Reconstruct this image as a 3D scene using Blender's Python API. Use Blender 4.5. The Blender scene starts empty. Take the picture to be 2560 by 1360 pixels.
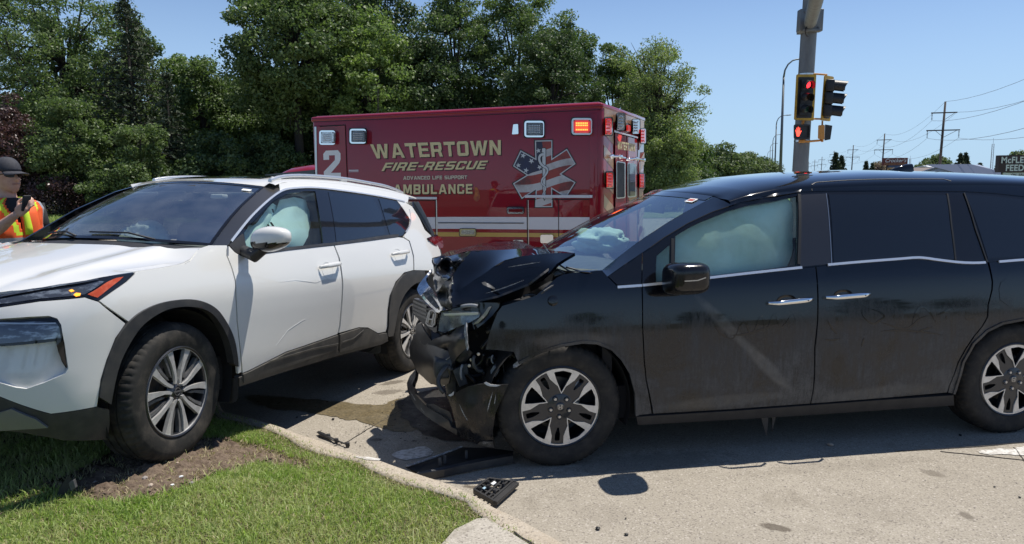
import bpy, bmesh, math, random
import numpy as np
from mathutils import Vector, Matrix, noise
from mathutils.geometry import delaunay_2d_cdt
from math import radians, sin, cos, pi, atan2, sqrt
random.seed(7); rng = np.random.default_rng(7)
scene = bpy.context.scene; COL = scene.collection
V3 = lambda *a: np.array(a, float)

# ---------------------------------------------------------------- camera, light, exposure
FPX, PITCH, ROLL, EYE = 1831.57, .125, .0094, 1.6703      # focal length in pixels of a 2560 wide picture
fw = V3(0, cos(PITCH), -sin(PITCH)); up0 = V3(0, sin(PITCH), cos(PITCH)); x0_ = V3(1, 0, 0)
CX = x0_*cos(ROLL) - up0*sin(ROLL); CU = up0*cos(ROLL) + x0_*sin(ROLL); CC = V3(0, 0, EYE)
cam = bpy.data.cameras.new("camera"); camo = bpy.data.objects.new("camera", cam); COL.objects.link(camo)
cam.sensor_width = 36; cam.lens = 36*FPX/2560; cam.clip_start = .05; cam.clip_end = 5000
Mx = Matrix(((CX[0], CU[0], -fw[0], 0), (CX[1], CU[1], -fw[1], 0), (CX[2], CU[2], -fw[2], EYE), (0, 0, 0, 1)))
camo.matrix_world = Mx; scene.camera = camo
SUNV = V3(.34, .21, 1.0); SUNV /= np.linalg.norm(SUNV)
wd = bpy.data.worlds.new("World"); scene.world = wd; wd.use_nodes = True
nt = wd.node_tree; bg = nt.nodes["Background"]; sk = nt.nodes.new("ShaderNodeTexSky"); sk.sky_type = 'NISHITA'
sk.sun_disc = False; sk.sun_elevation = math.asin(SUNV[2]); sk.sun_rotation = atan2(SUNV[0], SUNV[1])
sk.air_density = .7; sk.dust_density = 0; sk.ozone_density = 3.0; sk.altitude = 2000
_tc = nt.nodes.new("ShaderNodeTexCoord"); _sx = nt.nodes.new("ShaderNodeSeparateXYZ"); nt.links.new(_tc.outputs["Generated"], _sx.inputs[0])
_mr = nt.nodes.new("ShaderNodeMapRange"); _mr.interpolation_type = 'SMOOTHSTEP'; _mr.inputs[1].default_value = -.02; _mr.inputs[2].default_value = .34; _mr.inputs[3].default_value = .95; _mr.inputs[4].default_value = 0; nt.links.new(_sx.outputs[2], _mr.inputs[0])
_mx = nt.nodes.new("ShaderNodeMix"); _mx.data_type = 'RGBA'; nt.links.new(_mr.outputs[0], _mx.inputs["Factor"]); nt.links.new(sk.outputs[0], _mx.inputs["A"]); _mx.inputs["B"].default_value = (2.75, 3.95, 5.15, 1)      # pale summer haze low over the horizon
nt.links.new(_mx.outputs["Result"], bg.inputs[0]); bg.inputs[1].default_value = .135
sl = bpy.data.lights.new("sun", 'SUN'); sl.energy = 4.6; sl.angle = radians(.55); sl.color = (1, .95, .87)
so = bpy.data.objects.new("sun", sl); COL.objects.link(so)
so.rotation_euler = Vector(SUNV).to_track_quat('Z', 'Y').to_euler()
scene.view_settings.view_transform = 'Standard'; scene.view_settings.look = 'None'
scene.view_settings.gamma = 1; scene.view_settings.exposure = 0.28
try: scene.view_settings.use_curve_mapping = False
except Exception: pass
scene.cycles.max_bounces = 10; scene.cycles.diffuse_bounces = 7; scene.cycles.transparent_max_bounces = 24

# ---------------------------------------------------------------- materials
MATS = {}
def mat(name, col, rough=.6, metal=0., coat=0., var=None, bump=None, spec=.5, trans=0., emit=None, vscale=None, crough=.03):
    if name in MATS: return MATS[name]
    m = bpy.data.materials.new(name); m.use_nodes = True; n = m.node_tree.nodes; l = m.node_tree.links
    b = n["Principled BSDF"]; b.inputs["Base Color"].default_value = (*col, 1); b.inputs["Roughness"].default_value = rough
    b.inputs["Metallic"].default_value = metal; b.inputs["Coat Weight"].default_value = coat
    b.inputs["Coat Roughness"].default_value = crough
    b.inputs["Specular IOR Level"].default_value = spec*(.15 if coat >= .9 else 1)
    tc = n.new("ShaderNodeTexCoord")
    if var:                                  # (scale, second colour, low, high)
        sc, c2, lo, hi = var
        t = n.new("ShaderNodeTexNoise"); t.inputs["Scale"].default_value = sc; t.inputs["Detail"].default_value = 8; t.inputs["Roughness"].default_value = .65
        r = n.new("ShaderNodeMapRange"); r.inputs["From Min"].default_value = lo; r.inputs["From Max"].default_value = hi
        x = n.new("ShaderNodeMix"); x.data_type = 'RGBA'; x.inputs["A"].default_value = (*col, 1); x.inputs["B"].default_value = (*c2, 1)
        if vscale:
            mp = n.new("ShaderNodeMapping"); mp.inputs["Scale"].default_value = vscale; l.new(tc.outputs["Object"], mp.inputs[0]); l.new(mp.outputs[0], t.inputs["Vector"])
        else: l.new(tc.outputs["Object"], t.inputs["Vector"])
        l.new(t.outputs["Fac"], r.inputs["Value"]); l.new(r.outputs[0], x.inputs["Factor"]); l.new(x.outputs["Result"], b.inputs["Base Color"])
    if bump:                                 # (scale, strength, distance)
        t = n.new("ShaderNodeTexNoise"); t.inputs["Scale"].default_value = bump[0]; t.inputs["Detail"].default_value = 6
        u = n.new("ShaderNodeBump"); u.inputs["Strength"].default_value = bump[1]; u.inputs["Distance"].default_value = bump[2]
        l.new(tc.outputs["Object"], t.inputs["Vector"]); l.new(t.outputs["Fac"], u.inputs["Height"]); l.new(u.outputs[0], b.inputs["Normal"])
    if emit:
        b.inputs["Emission Color"].default_value = (*emit[0], 1); b.inputs["Emission Strength"].default_value = emit[1]
    MATS[name] = m; return m
def glass(name, tint, dust=.03, dustc=(.5, .5, .5), extra=.01, rough=.01, refl=.6):
    if name in MATS: return MATS[name]
    m = bpy.data.materials.new(name); m.use_nodes = True; n = m.node_tree.nodes; l = m.node_tree.links
    for q in list(n): n.remove(q)
    o = n.new("ShaderNodeOutputMaterial"); tr = n.new("ShaderNodeBsdfTransparent"); tr.inputs[0].default_value = (*tint, 1)
    gl = n.new("ShaderNodeBsdfGlossy"); gl.inputs["Roughness"].default_value = rough
    df = n.new("ShaderNodeBsdfDiffuse"); df.inputs[0].default_value = (*dustc, 1)
    fr = n.new("ShaderNodeFresnel"); fr.inputs[0].default_value = 1.5
    ad = n.new("ShaderNodeMath"); ad.operation = 'MULTIPLY_ADD'; ad.inputs[1].default_value = refl; ad.inputs[2].default_value = extra; l.new(fr.outputs[0], ad.inputs[0])
    a = n.new("ShaderNodeMixShader"); b = n.new("ShaderNodeMixShader")
    tc = n.new("ShaderNodeTexCoord"); t = n.new("ShaderNodeTexNoise"); t.inputs["Scale"].default_value = 6; t.inputs["Detail"].default_value = 9
    r = n.new("ShaderNodeMapRange"); r.inputs["To Max"].default_value = dust*2; r.inputs["From Min"].default_value = .3; r.inputs["From Max"].default_value = .75
    l.new(tc.outputs["Object"], t.inputs["Vector"]); l.new(t.outputs["Fac"], r.inputs["Value"])
    l.new(r.outputs[0], a.inputs[0]); l.new(tr.outputs[0], a.inputs[1]); l.new(df.outputs[0], a.inputs[2])
    l.new(ad.outputs[0], b.inputs[0]); l.new(a.outputs[0], b.inputs[1]); l.new(gl.outputs[0], b.inputs[2]); l.new(b.outputs[0], o.inputs[0])
    MATS[name] = m; return m

# ---------------------------------------------------------------- survey: photograph sight lines -> points on real surfaces
def ray(px, py): return fw + CX*(px-1280)/FPX - CU*(py-680)/FPX
def on_z(px, py, z=0.):
    d = ray(px, py); return CC + d*((z-EYE)/d[2])
def on_y(px, py, y):
    d = ray(px, py); return CC + d*(y/d[1])
def on_plane(px, py, P, N):
    d = ray(px, py); return CC + d*(((P-CC)@N)/(d@N))
def proj(P):
    P = np.asarray(P)-CC; z = P@fw; return np.stack([1280+FPX*(P@CX)/z, 680-FPX*(P@CU)/z], -1)

# ---------------------------------------------------------------- objects
def put(o, parent=None):
    COL.objects.link(o)
    if parent is not None: o.parent = parent
    return o
def tag(o, label=None, cat=None, group=None, kind=None):
    for k, v in (("label", label), ("category", cat), ("group", group), ("kind", kind)):
        if v: o[k] = v
    return o
def thing(name, loc, label, cat, group=None):
    o = bpy.data.objects.new(name, None); o.empty_display_size = .1; o.location = loc; put(o)
    return tag(o, label, cat, group)
def part_empty(name, parent):
    o = bpy.data.objects.new(name, None); o.empty_display_size = .05; return put(o, parent)
def base(o):
    while o is not None and o.parent is not None: o = o.parent
    return V3(*o.location) if o is not None else V3(0, 0, 0)
def link_mesh(name, V, F, m, parent=None, smooth=False, sharp=None):
    """V,F in world coordinates; children of a thing are stored relative to the thing's base"""
    V = np.asarray(V, float).reshape(-1, 3) - base(parent)
    me = bpy.data.meshes.new(name)
    if isinstance(F, np.ndarray):
        me.vertices.add(len(V)); me.vertices.foreach_set("co", V.astype(np.float32).ravel())
        k = F.shape[1]; me.loops.add(F.size); me.loops.foreach_set("vertex_index", F.astype(np.int32).ravel())
        me.polygons.add(len(F)); me.polygons.foreach_set("loop_start", np.arange(0, F.size, k, dtype=np.int32))
        me.update(calc_edges=True); me.validate()
    else: me.from_pydata([tuple(v) for v in V], [], [tuple(int(i) for i in f) for f in F])
    if isinstance(smooth, (list, np.ndarray)):
        me.polygons.foreach_set("use_smooth", np.array(smooth, bool))
    elif smooth: me.polygons.foreach_set("use_smooth", np.ones(len(me.polygons), bool))
    if smooth is not False and sharp:
        try: me.set_sharp_from_angle(angle=radians(sharp))
        except Exception: pass
    for q in (m if isinstance(m, (list, tuple)) else [m]): me.materials.append(q)
    return put(bpy.data.objects.new(name, me), parent)
def unit(v):
    v = np.asarray(v, float); return v/(np.linalg.norm(v, axis=-1, keepdims=True)+1e-12)
class MB:
    def __init__(s): s.V = []; s.F = []
    def add(s, V, F):
        o = len(s.V); s.V += [np.asarray(v, float) for v in V]; s.F += [tuple(i+o for i in f) for f in F]; return s
    def box(s, c, a, b, d, bev=0):
        """centre and three half-extent vectors"""
        c, a, b, d = map(lambda q: np.asarray(q, float), (c, a, b, d))
        if bev:
            bm = bmesh.new(); bmesh.ops.create_cube(bm, size=2)
            L = [np.linalg.norm(q) for q in (a, b, d)]
            for v in bm.verts: v.co = Vector((v.co.x*L[0], v.co.y*L[1], v.co.z*L[2]))
            bmesh.ops.bevel(bm, geom=bm.edges[:], offset=min(bev, min(L)*.95), segments=3, profile=.5, affect='EDGES')
            U = [q/n for q, n in zip((a, b, d), L)]
            hand = np.dot(np.cross(U[0], U[1]), U[2]) < 0
            bm.verts.index_update(); V = [c+U[0]*v.co.x+U[1]*v.co.y+U[2]*v.co.z for v in bm.verts]
            F = [tuple(v.index for v in (reversed(f.verts) if hand else f.verts)) for f in bm.faces]; bm.free(); return s.add(V, F)
        V = [c+a*i+b*j+d*k for k in (-1, 1) for j in (-1, 1) for i in (-1, 1)]
        F = [(0, 2, 3, 1), (4, 5, 7, 6), (0, 1, 5, 4), (2, 6, 7, 3), (0, 4, 6, 2), (1, 3, 7, 5)]
        if np.dot(np.cross(a, b), d) < 0: F = [f[::-1] for f in F]
        return s.add(V, F)
    def tube(s, P, r, n=8, cap=True, flat=1.):
        P = [np.asarray(p, float) for p in P]; R = [r]*len(P) if np.isscalar(r) else r
        V = []; F = []; ref = None
        for i, p in enumerate(P):
            t = unit(P[min(i+1, len(P)-1)]-P[max(i-1, 0)])
            if ref is None: ref = V3(0, 0, 1) if abs(t[2]) < .9 else V3(1, 0, 0)
            a = unit(np.cross(t, ref)); b = np.cross(a, t); ref = b
            V += [p+R[i]*(a*cos(2*pi*k/n)+b*flat*sin(2*pi*k/n)) for k in range(n)]
        for i in range(len(P)-1):
            F += [(i*n+k, i*n+(k+1) % n, (i+1)*n+(k+1) % n, (i+1)*n+k) for k in range(n)]
        if cap: F += [tuple(range(n))[::-1], tuple((len(P)-1)*n+k for k in range(n))]
        return s.add(V, F)
    def lathe(s, prof, c, ax, n=32, closed=False, mod=None):
        """prof: (radius, height along ax)"""
        c = np.asarray(c, float); ax = unit(ax); a = unit(np.cross(ax, V3(0, 0, 1) if abs(ax[2]) < .9 else V3(1, 0, 0))); b = np.cross(ax, a)
        V = []; F = []
        for i, (r, h) in enumerate(prof):
            for k in range(n):
                rr = r if mod is None else mod(i, k, r)
                V.append(c+ax*h+rr*(a*cos(2*pi*k/n)+b*sin(2*pi*k/n)))
        m_ = len(prof); e = m_ if closed else m_-1
        for i in range(e):
            j = (i+1) % m_
            F += [(i*n+k, i*n+(k+1) % n, j*n+(k+1) % n, j*n+k) for k in range(n)]
        return s.add(V, F)
    def loft(s, rings, cap=True):
        n = len(rings[0]); V = [v for r_ in rings for v in r_]
        F = [(i*n+k, i*n+(k+1) % n, (i+1)*n+(k+1) % n, (i+1)*n+k) for i in range(len(rings)-1) for k in range(n)]
        if cap: F += [tuple(range(n))[::-1], tuple((len(rings)-1)*n+k for k in range(n))]
        return s.add(V, F)
    def obj(s, name, m, parent=None, smooth=False, sharp=None):
        return link_mesh(name, s.V, s.F, m, parent, smooth, sharp)
def inside(poly, P):
    P = np.atleast_2d(P); x, y = P[:, 0], P[:, 1]; c = np.zeros(len(P), bool); n = len(poly); q = np.asarray(poly)
    for i in range(n):
        x1, y1 = q[i]; x2, y2 = q[(i+1) % n]
        k = ((y1 > y) != (y2 > y)); 
        with np.errstate(divide='ignore', invalid='ignore'): c ^= k & (x < (x2-x1)*(y-y1)/(y2-y1+1e-30)+x1)
    return c
def dense(poly, res, closed=True):
    out = []; n = len(poly)
    for i in range(n if closed else n-1):
        a = np.asarray(poly[i], float); b = np.asarray(poly[(i+1) % n], float)
        k = max(1, int(np.ceil(np.linalg.norm(b-a)/res)))
        out += [a+(b-a)*j/k for j in range(k)]
    if not closed: out.append(np.asarray(poly[-1], float))
    return out
def smooth_poly(P, it=1, closed=True, keep=()):
    """Chaikin rounding"""
    for _ in range(it):
        Q = []; n = len(P)
        for i in range(n if closed else n-1):
            a = np.asarray(P[i], float); b = np.asarray(P[(i+1) % n], float); Q += [a*.75+b*.25, a*.25+b*.75]
        P = Q
    return P
def cdt(outer, holes=(), res=.06, extra=()):
    """triangulate a polygon with holes and an even interior grid"""
    rs = res or 1e9; O = dense(outer, rs); H = [dense(h, rs) for h in holes]
    pts = list(O); ed = [(i, (i+1) % len(O)) for i in range(len(O))]
    for h in H:
        k = len(pts); pts += list(h); ed += [(k+i, k+(i+1) % len(h)) for i in range(len(h))]
    B = np.array(pts); lo = B.min(0); hi = B.max(0)
    if res:
        gx, gy = np.meshgrid(np.arange(lo[0]+res/2, hi[0], res), np.arange(lo[1]+res/2, hi[1], res)); G = np.stack([gx.ravel(), gy.ravel()], 1)
        if len(G):
            k = inside(O, G)
            for h in H: k &= ~inside(h, G)
            G = G[k]
            if len(G):
                k = np.array([np.min(np.sum((B-g)**2, 1)) > (.45*res)**2 for g in G]); G = G[k]; pts += list(G)
    pts += [np.asarray(e, float) for e in extra]
    v, e_, f, ov, _, _ = delaunay_2d_cdt([Vector((float(p[0]), float(p[1]))) for p in pts], ed, [], 0, 1e-7)
    v = np.array([(a.x, a.y) for a in v]); f = np.array([t for t in f if len(t) == 3])
    c = v[f].mean(1); k = inside(O, c)
    for h in H: k &= ~inside(h, c)
    f = f[k]
    a = v[f]; ar = (a[:, 1, 0]-a[:, 0, 0])*(a[:, 2, 1]-a[:, 0, 1])-(a[:, 1, 1]-a[:, 0, 1])*(a[:, 2, 0]-a[:, 0, 0])
    f = f[np.abs(ar) > 1e-12]; ar = ar[np.abs(ar) > 1e-12]
    f[ar < 0] = f[ar < 0][:, ::-1]
    return v, f
def edge_loops(f):
    s = {}
    for t in f:
        for i in range(3): s[(t[i], t[(i+1) % 3])] = 1
    return [e for e in s if (e[1], e[0]) not in s]
def shell(name, V, f, N, m, parent, rim=.015, smooth=True):
    """front sheet + turned-in edge (own vertices, so shading stays clean)"""
    V = np.asarray(V); F = [tuple(t) for t in f]; sm = [True]*len(F); n0 = len(V); VV = [*V]
    if rim:
        E = edge_loops(f); ids = {}
        for a, b in E:
            for k in (a, b):
                if k not in ids: ids[k] = len(VV); VV += [V[k], V[k]-N[k]*rim]
        for a, b in E: F.append((ids[b], ids[a], ids[a]+1, ids[b]+1)); sm.append(False)
    o = link_mesh(name, VV, F, m, parent, smooth=sm if smooth else False)
    if smooth:
        me = o.data; LN = np.zeros((len(me.loops), 3)); li = np.zeros(len(me.loops), np.int32); me.loops.foreach_get("vertex_index", li); NN = np.vstack([N, np.zeros((len(VV)-n0, 3))])
        LN = NN[li]; fnm = np.zeros(len(me.polygons)*3); me.polygons.foreach_get("normal", fnm); fnm = fnm.reshape(-1, 3); nf = len(f); LN[nf*3:] = np.repeat(fnm[nf:], 4, 0)
        me.normals_split_custom_set([tuple(q) for q in LN])
    return o
def vnormals(V, f):
    N = np.zeros_like(V); fn = np.cross(V[f[:, 1]]-V[f[:, 0]], V[f[:, 2]]-V[f[:, 0]])
    for i in range(3): np.add.at(N, f[:, i], fn)
    return unit(N)
class Surf:
    """a smooth body surface P(u,v); .hit(px,py) finds where a sight line meets it"""
    def __init__(s, fn, guess): s.fn = fn; s.guess = guess
    def hit(s, px, py):
        q = np.array(s.guess(px, py), float)
        for _ in range(25):
            P = s.fn(q[0], q[1]); e = proj(P)-V3(px, py, 0)[:2]
            if abs(e).max() < .02: break
            J = np.stack([(proj(s.fn(q[0]+1e-4, q[1]))-proj(P))/1e-4, (proj(s.fn(q[0], q[1]+1e-4))-proj(P))/1e-4], 1)
            d = np.linalg.lstsq(J, -e, rcond=None)[0]; L = np.linalg.norm(d); q = q+d*min(1, .15/(L+1e-9))
        return q
    def uv(s, P): return [s.hit(p[0], p[1]) if len(p) == 2 else np.array(p[1:], float) for p in P]
    def nrm(s, u, v):
        a = s.fn(u+1e-3, v)-s.fn(u-1e-3, v); b = s.fn(u, v+1e-3)-s.fn(u, v-1e-3); return unit(np.cross(a, b))
    def panel(s, name, P, m, parent, holes=(), res=.06, rim=.015, proud=0., rnd=0, bumpf=None):
        uv = s.uv(P); H = [s.uv(h) for h in holes]
        if rnd: uv = smooth_poly(uv, rnd)
        v, f = cdt(uv, H, res)
        V = np.array([s.fn(*q) for q in v]); N = np.array([s.nrm(*q) for q in v])
        # outward = away from the vehicle's middle
        c = V.mean(0); out = 1 if (N.mean(0)@(c-s.mid)) > 0 else -1
        N = N*out
        if out < 0: f = f[:, ::-1]
        if bumpf is not None: V = V+N*np.array([bumpf(*q) for q in v])[:, None]
        V = V+N*proud
        return shell(name, V, f, N, m, parent, rim)
    def strip(s, name, P, width, m, parent, proud=.002, thick=.004, res=.05, taper=False):
        uv = dense(s.uv(P), res, False); V = np.array([s.fn(*q) for q in uv]); N = np.array([s.nrm(*q) for q in uv])
        out = 1 if (N.mean(0)@(V.mean(0)-s.mid)) > 0 else -1
        return ribbon(name, V+N*out*proud, N*out, width, thick, m, parent, taper)
def ribbon(name, V, N, width, thick, m, parent, taper=False, smooth=False):
    V = np.asarray(V); n = len(V); T = np.array([V[min(i+1, n-1)]-V[max(i-1, 0)] for i in range(n)]); T = unit(T); B = unit(np.cross(N, T)); VV = []; F = []
    for i in range(n):
        w = (width if np.isscalar(width) else width[i])/2
        if taper: w *= max(.15, min(1, 4*min(i, n-1-i)/max(1, n-1)))
        VV += [V[i]-B[i]*w-N[i]*thick, V[i]-B[i]*w*.92, V[i]+B[i]*w*.92, V[i]+B[i]*w-N[i]*thick]
    for i in range(n-1):
        a, b = i*4, i*4+4; F += [(a, a+1, b+1, b), (a+1, a+2, b+2, b+1), (a+2, a+3, b+3, b+2)]
    F = [q[::-1] for q in F]; F += [(0, 3, 2, 1)[::-1], tuple(n*4-4+k for k in (0, 3, 2, 1))]
    return link_mesh(name, VV, F, m, parent, smooth)
def tps(P, w):
    P = np.asarray(P, float)/100; n = len(P); d = np.linalg.norm(P[:, None]-P[None], axis=2); K = np.where(d > 0, d**2*np.log(d+1e-12), 0)+np.eye(n)*1e-4
    A = np.zeros((n+3, n+3)); A[:n, :n] = K; A[:n, n] = 1; A[:n, n+1:] = P; A[n, :n] = 1; A[n+1:, :n] = P.T
    c = np.linalg.solve(A, np.concatenate([w, np.zeros(3)]))
    def f(Q):
        Q = np.atleast_2d(Q)/100; d = np.linalg.norm(Q[:, None]-P[None], axis=2); K = np.where(d > 0, d**2*np.log(d+1e-12), 0)
        return K@c[:n]+c[n]+Q@c[n+1:]
    return f
class Frame:
    """vehicle frame: s backwards from the front axle, w to the near side, z up"""
    def __init__(s, O, d, n, u): s.O, s.d, s.n, s.u = O, d, n, u
    def P(s, a, w, z): return s.O+s.d*a+s.n*w+s.u*z
    def at(s, px, py, w): return on_plane(px, py, s.O+s.n*w, s.n)
    def loc(s, P): q = P-s.O; return q@s.d, q@s.n, q@s.u
    def patch(s, name, P, m, parent, inner=(), res=14, rim=.012, crumple=None, smooth=True, holes=(), creases=()):
        """sheet whose outline and bends were surveyed as (px, py, lateral offset w)"""
        A = np.array([p for p in list(P)+list(inner)], float); f_ = tps(A[:, :2], A[:, 2])
        v, f = cdt([p[:2] for p in P], [[q[:2] for q in h] for h in holes], res, [q[:2] for q in inner])
        W = f_(v); V = np.array([s.at(q[0], q[1], w) for q, w in zip(v, W)])
        f = f[:, ::-1]                       # picture y runs down
        N = vnormals(V, f)
        if (N.mean(0)@(CC-V.mean(0))) < 0: f = f[:, ::-1]; N = -N
        if crumple:
            amp, sc = crumple; V = V+N*np.array([amp*(2*abs(noise.noise(Vector(p*sc)))-.5+.5*abs(noise.noise(Vector(p*sc*2.3)))) for p in V])[:, None]
        return shell(name, V, f, N, m, parent, rim, smooth)

# ================================================================ GROUND
def node_mat(name):
    m = bpy.data.materials.new(name); m.use_nodes = True; MATS[name] = m
    return m, m.node_tree.nodes, m.node_tree.links, m.node_tree.nodes["Principled BSDF"]
def mapr(n, l, src, a, b, c=0., d=1.):
    r = n.new("ShaderNodeMapRange"); r.inputs[1].default_value = a; r.inputs[2].default_value = b; r.inputs[3].default_value = c; r.inputs[4].default_value = d
    l.new(src, r.inputs[0]); return r.outputs[0]
def noi(n, l, vec, sc, det=8, rough=.6, dist=0):
    t = n.new("ShaderNodeTexNoise"); t.inputs["Scale"].default_value = sc; t.inputs["Detail"].default_value = det; t.inputs["Roughness"].default_value = rough
    t.inputs["Distortion"].default_value = dist; l.new(vec, t.inputs["Vector"]); return t.outputs["Fac"]
def mixc(n, l, f, A, B, blend='MIX'):
    x = n.new("ShaderNodeMix"); x.data_type = 'RGBA'; x.blend_type = blend
    if isinstance(f, float): x.inputs["Factor"].default_value = f
    else: l.new(f, x.inputs["Factor"])
    for k, v in (("A", A), ("B", B)):
        if isinstance(v, tuple): x.inputs[k].default_value = (*v, 1)
        else: l.new(v, x.inputs[k])
    return x.outputs["Result"]
def concrete(name, c1, c2, c3, stain=(.17, .145, .11), stn=(.56, .72)):
    m, n, l, b = node_mat(name); tc = n.new("ShaderNodeTexCoord").outputs["Object"]
    big = noi(n, l, tc, .9, 6, .6); mid = noi(n, l, tc, 7, 8, .7); fine = noi(n, l, tc, 95, 4, .75)
    vo = n.new("ShaderNodeTexVoronoi"); vo.inputs["Scale"].default_value = 130; l.new(tc, vo.inputs["Vector"])
    a = mixc(n, l, mapr(n, l, big, .35, .65), c1, c2); a = mixc(n, l, mapr(n, l, mid, .35, .7, 0, .6), a, c3)
    a = mixc(n, l, mapr(n, l, fine, .52, .68, 0, .75), a, (c1[0]*.42, c1[1]*.4, c1[2]*.38))
    a = mixc(n, l, mapr(n, l, fine, .45, .30, 0, .6), a, (min(1, c1[0]*1.5), min(1, c1[1]*1.5), min(1, c1[2]*1.48)))
    vc = n.new("ShaderNodeSeparateColor"); l.new(vo.outputs["Color"], vc.inputs[0])
    a = mixc(n, l, mapr(n, l, vc.outputs[0], .86, .95, 0, .6), a, (.12, .10, .09))
    a = mixc(n, l, mapr(n, l, vc.outputs[1], .9, .97, 0, .5), a, (.55, .5, .44))
    sn = noi(n, l, tc, 2.2, 9, .7, .6); a = mixc(n, l, mapr(n, l, sn, stn[0], stn[1], 0, .55), a, stain)
    l.new(a, b.inputs["Base Color"]); b.inputs["Roughness"].default_value = .85; b.inputs["Specular IOR Level"].default_value = .3
    bp = n.new("ShaderNodeBump"); bp.inputs["Strength"].default_value = .6; bp.inputs["Distance"].default_value = .003; l.new(fine, bp.inputs["Height"]); l.new(bp.outputs[0], b.inputs["Normal"])
    return m
m_road = concrete("road_concrete", (.325, .290, .236), (.365, .328, .270), (.285, .255, .208))
_st = []
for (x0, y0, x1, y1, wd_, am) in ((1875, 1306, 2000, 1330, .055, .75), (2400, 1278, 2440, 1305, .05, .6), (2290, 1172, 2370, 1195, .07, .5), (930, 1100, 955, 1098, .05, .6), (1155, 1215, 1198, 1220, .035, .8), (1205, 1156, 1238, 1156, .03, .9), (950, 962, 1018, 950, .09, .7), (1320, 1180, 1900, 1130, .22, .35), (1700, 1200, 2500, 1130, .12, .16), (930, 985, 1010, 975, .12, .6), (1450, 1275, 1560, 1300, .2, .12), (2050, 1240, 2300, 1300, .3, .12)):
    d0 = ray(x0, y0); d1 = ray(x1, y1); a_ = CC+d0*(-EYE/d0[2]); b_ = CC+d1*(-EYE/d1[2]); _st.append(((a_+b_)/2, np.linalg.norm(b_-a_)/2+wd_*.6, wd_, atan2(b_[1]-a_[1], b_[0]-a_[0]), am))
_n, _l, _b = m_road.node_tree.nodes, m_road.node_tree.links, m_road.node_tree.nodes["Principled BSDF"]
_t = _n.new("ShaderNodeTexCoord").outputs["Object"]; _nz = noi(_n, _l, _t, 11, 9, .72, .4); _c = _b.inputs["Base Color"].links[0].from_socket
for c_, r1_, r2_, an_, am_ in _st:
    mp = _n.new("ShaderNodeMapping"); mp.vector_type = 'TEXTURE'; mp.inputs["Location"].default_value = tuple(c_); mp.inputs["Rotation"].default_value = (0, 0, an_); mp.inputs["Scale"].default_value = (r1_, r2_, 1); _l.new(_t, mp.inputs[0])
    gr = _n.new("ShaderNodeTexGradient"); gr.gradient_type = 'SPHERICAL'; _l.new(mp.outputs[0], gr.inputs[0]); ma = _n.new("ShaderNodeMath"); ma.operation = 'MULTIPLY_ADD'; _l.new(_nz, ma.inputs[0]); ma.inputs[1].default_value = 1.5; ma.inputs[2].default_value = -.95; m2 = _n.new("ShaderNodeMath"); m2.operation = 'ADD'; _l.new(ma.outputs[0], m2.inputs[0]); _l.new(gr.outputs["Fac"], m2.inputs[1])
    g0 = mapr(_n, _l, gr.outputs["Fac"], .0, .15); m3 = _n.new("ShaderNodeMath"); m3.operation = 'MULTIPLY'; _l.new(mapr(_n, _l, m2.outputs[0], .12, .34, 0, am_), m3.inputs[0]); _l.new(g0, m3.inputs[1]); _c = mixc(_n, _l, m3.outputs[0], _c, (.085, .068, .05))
_l.new(_c, _b.inputs["Base Color"])
m_curb = concrete("curb_concrete", (.46, .40, .32), (.40, .35, .28), (.36, .31, .24), (.26, .19, .12), (.5, .7))
m_walk = concrete("walk_concrete", (.44, .40, .34), (.40, .37, .31), (.36, .33, .28))
m_gnd = mat("far_ground", (.09, .10, .05), .95, var=(.05, (.16, .14, .09), .4, .6))
m_soil = mat("soil", (.175, .132, .098), .95, var=(38, (.09, .064, .046), .4, .62), bump=(60, .9, .012), spec=.2)
m_lawnbase = mat("lawn_earth", (.06, .062, .025), .95, var=(30, (.10, .085, .045), .4, .6), spec=.1)

def polyline(pts, z): return [on_z(a, b, z)[:2] for a, b in pts]
CTOP = .105
inner_px = [(560, 1040), (609, 1047), (665, 1064), (724, 1086), (757, 1110), (819, 1131), (901, 1147), (947, 1173), (1019, 1201), (1085, 1219), (1177, 1245), (1205, 1276), (1249, 1308), (1331, 1360)]
outer_px = [(560, 1024), (626, 1040), (704, 1062), (744, 1079), (796, 1094), (888, 1129), (950, 1145), (1016, 1169), (1118, 1201), (1183, 1228), (1236, 1261), (1292, 1286), (1400, 1344)]
inn = polyline(inner_px, CTOP); out_ = polyline(outer_px, CTOP)
far = [np.array(q) for q in ((-2.62, 5.75), (-3.6, 6.5), (-5.2, 7.15), (-9, 7.9), (-30, 9.5), (-70, 12))]
nf = []
for i, q in enumerate(far):
    a = unit(far[min(i+1, 5)]-far[max(i-1, 0)]); nf.append(q+np.array([a[1], -a[0]])*.16)
near_i = [inn[-1]+np.array([.45, -.55]), inn[-1]+np.array([1.3, -2.4]), inn[-1]+np.array([2, -8])]
near_o = [out_[-1]+np.array([.42, -.62]), out_[-1]+np.array([1.25, -2.5]), out_[-1]+np.array([1.95, -8])]
INN = [q for q in far[::-1]]+list(inn)+near_i; OUT = [(q*2-p) if False else q+(q-p)*.0 for q, p in zip(far[::-1], nf[::-1])]
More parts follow.
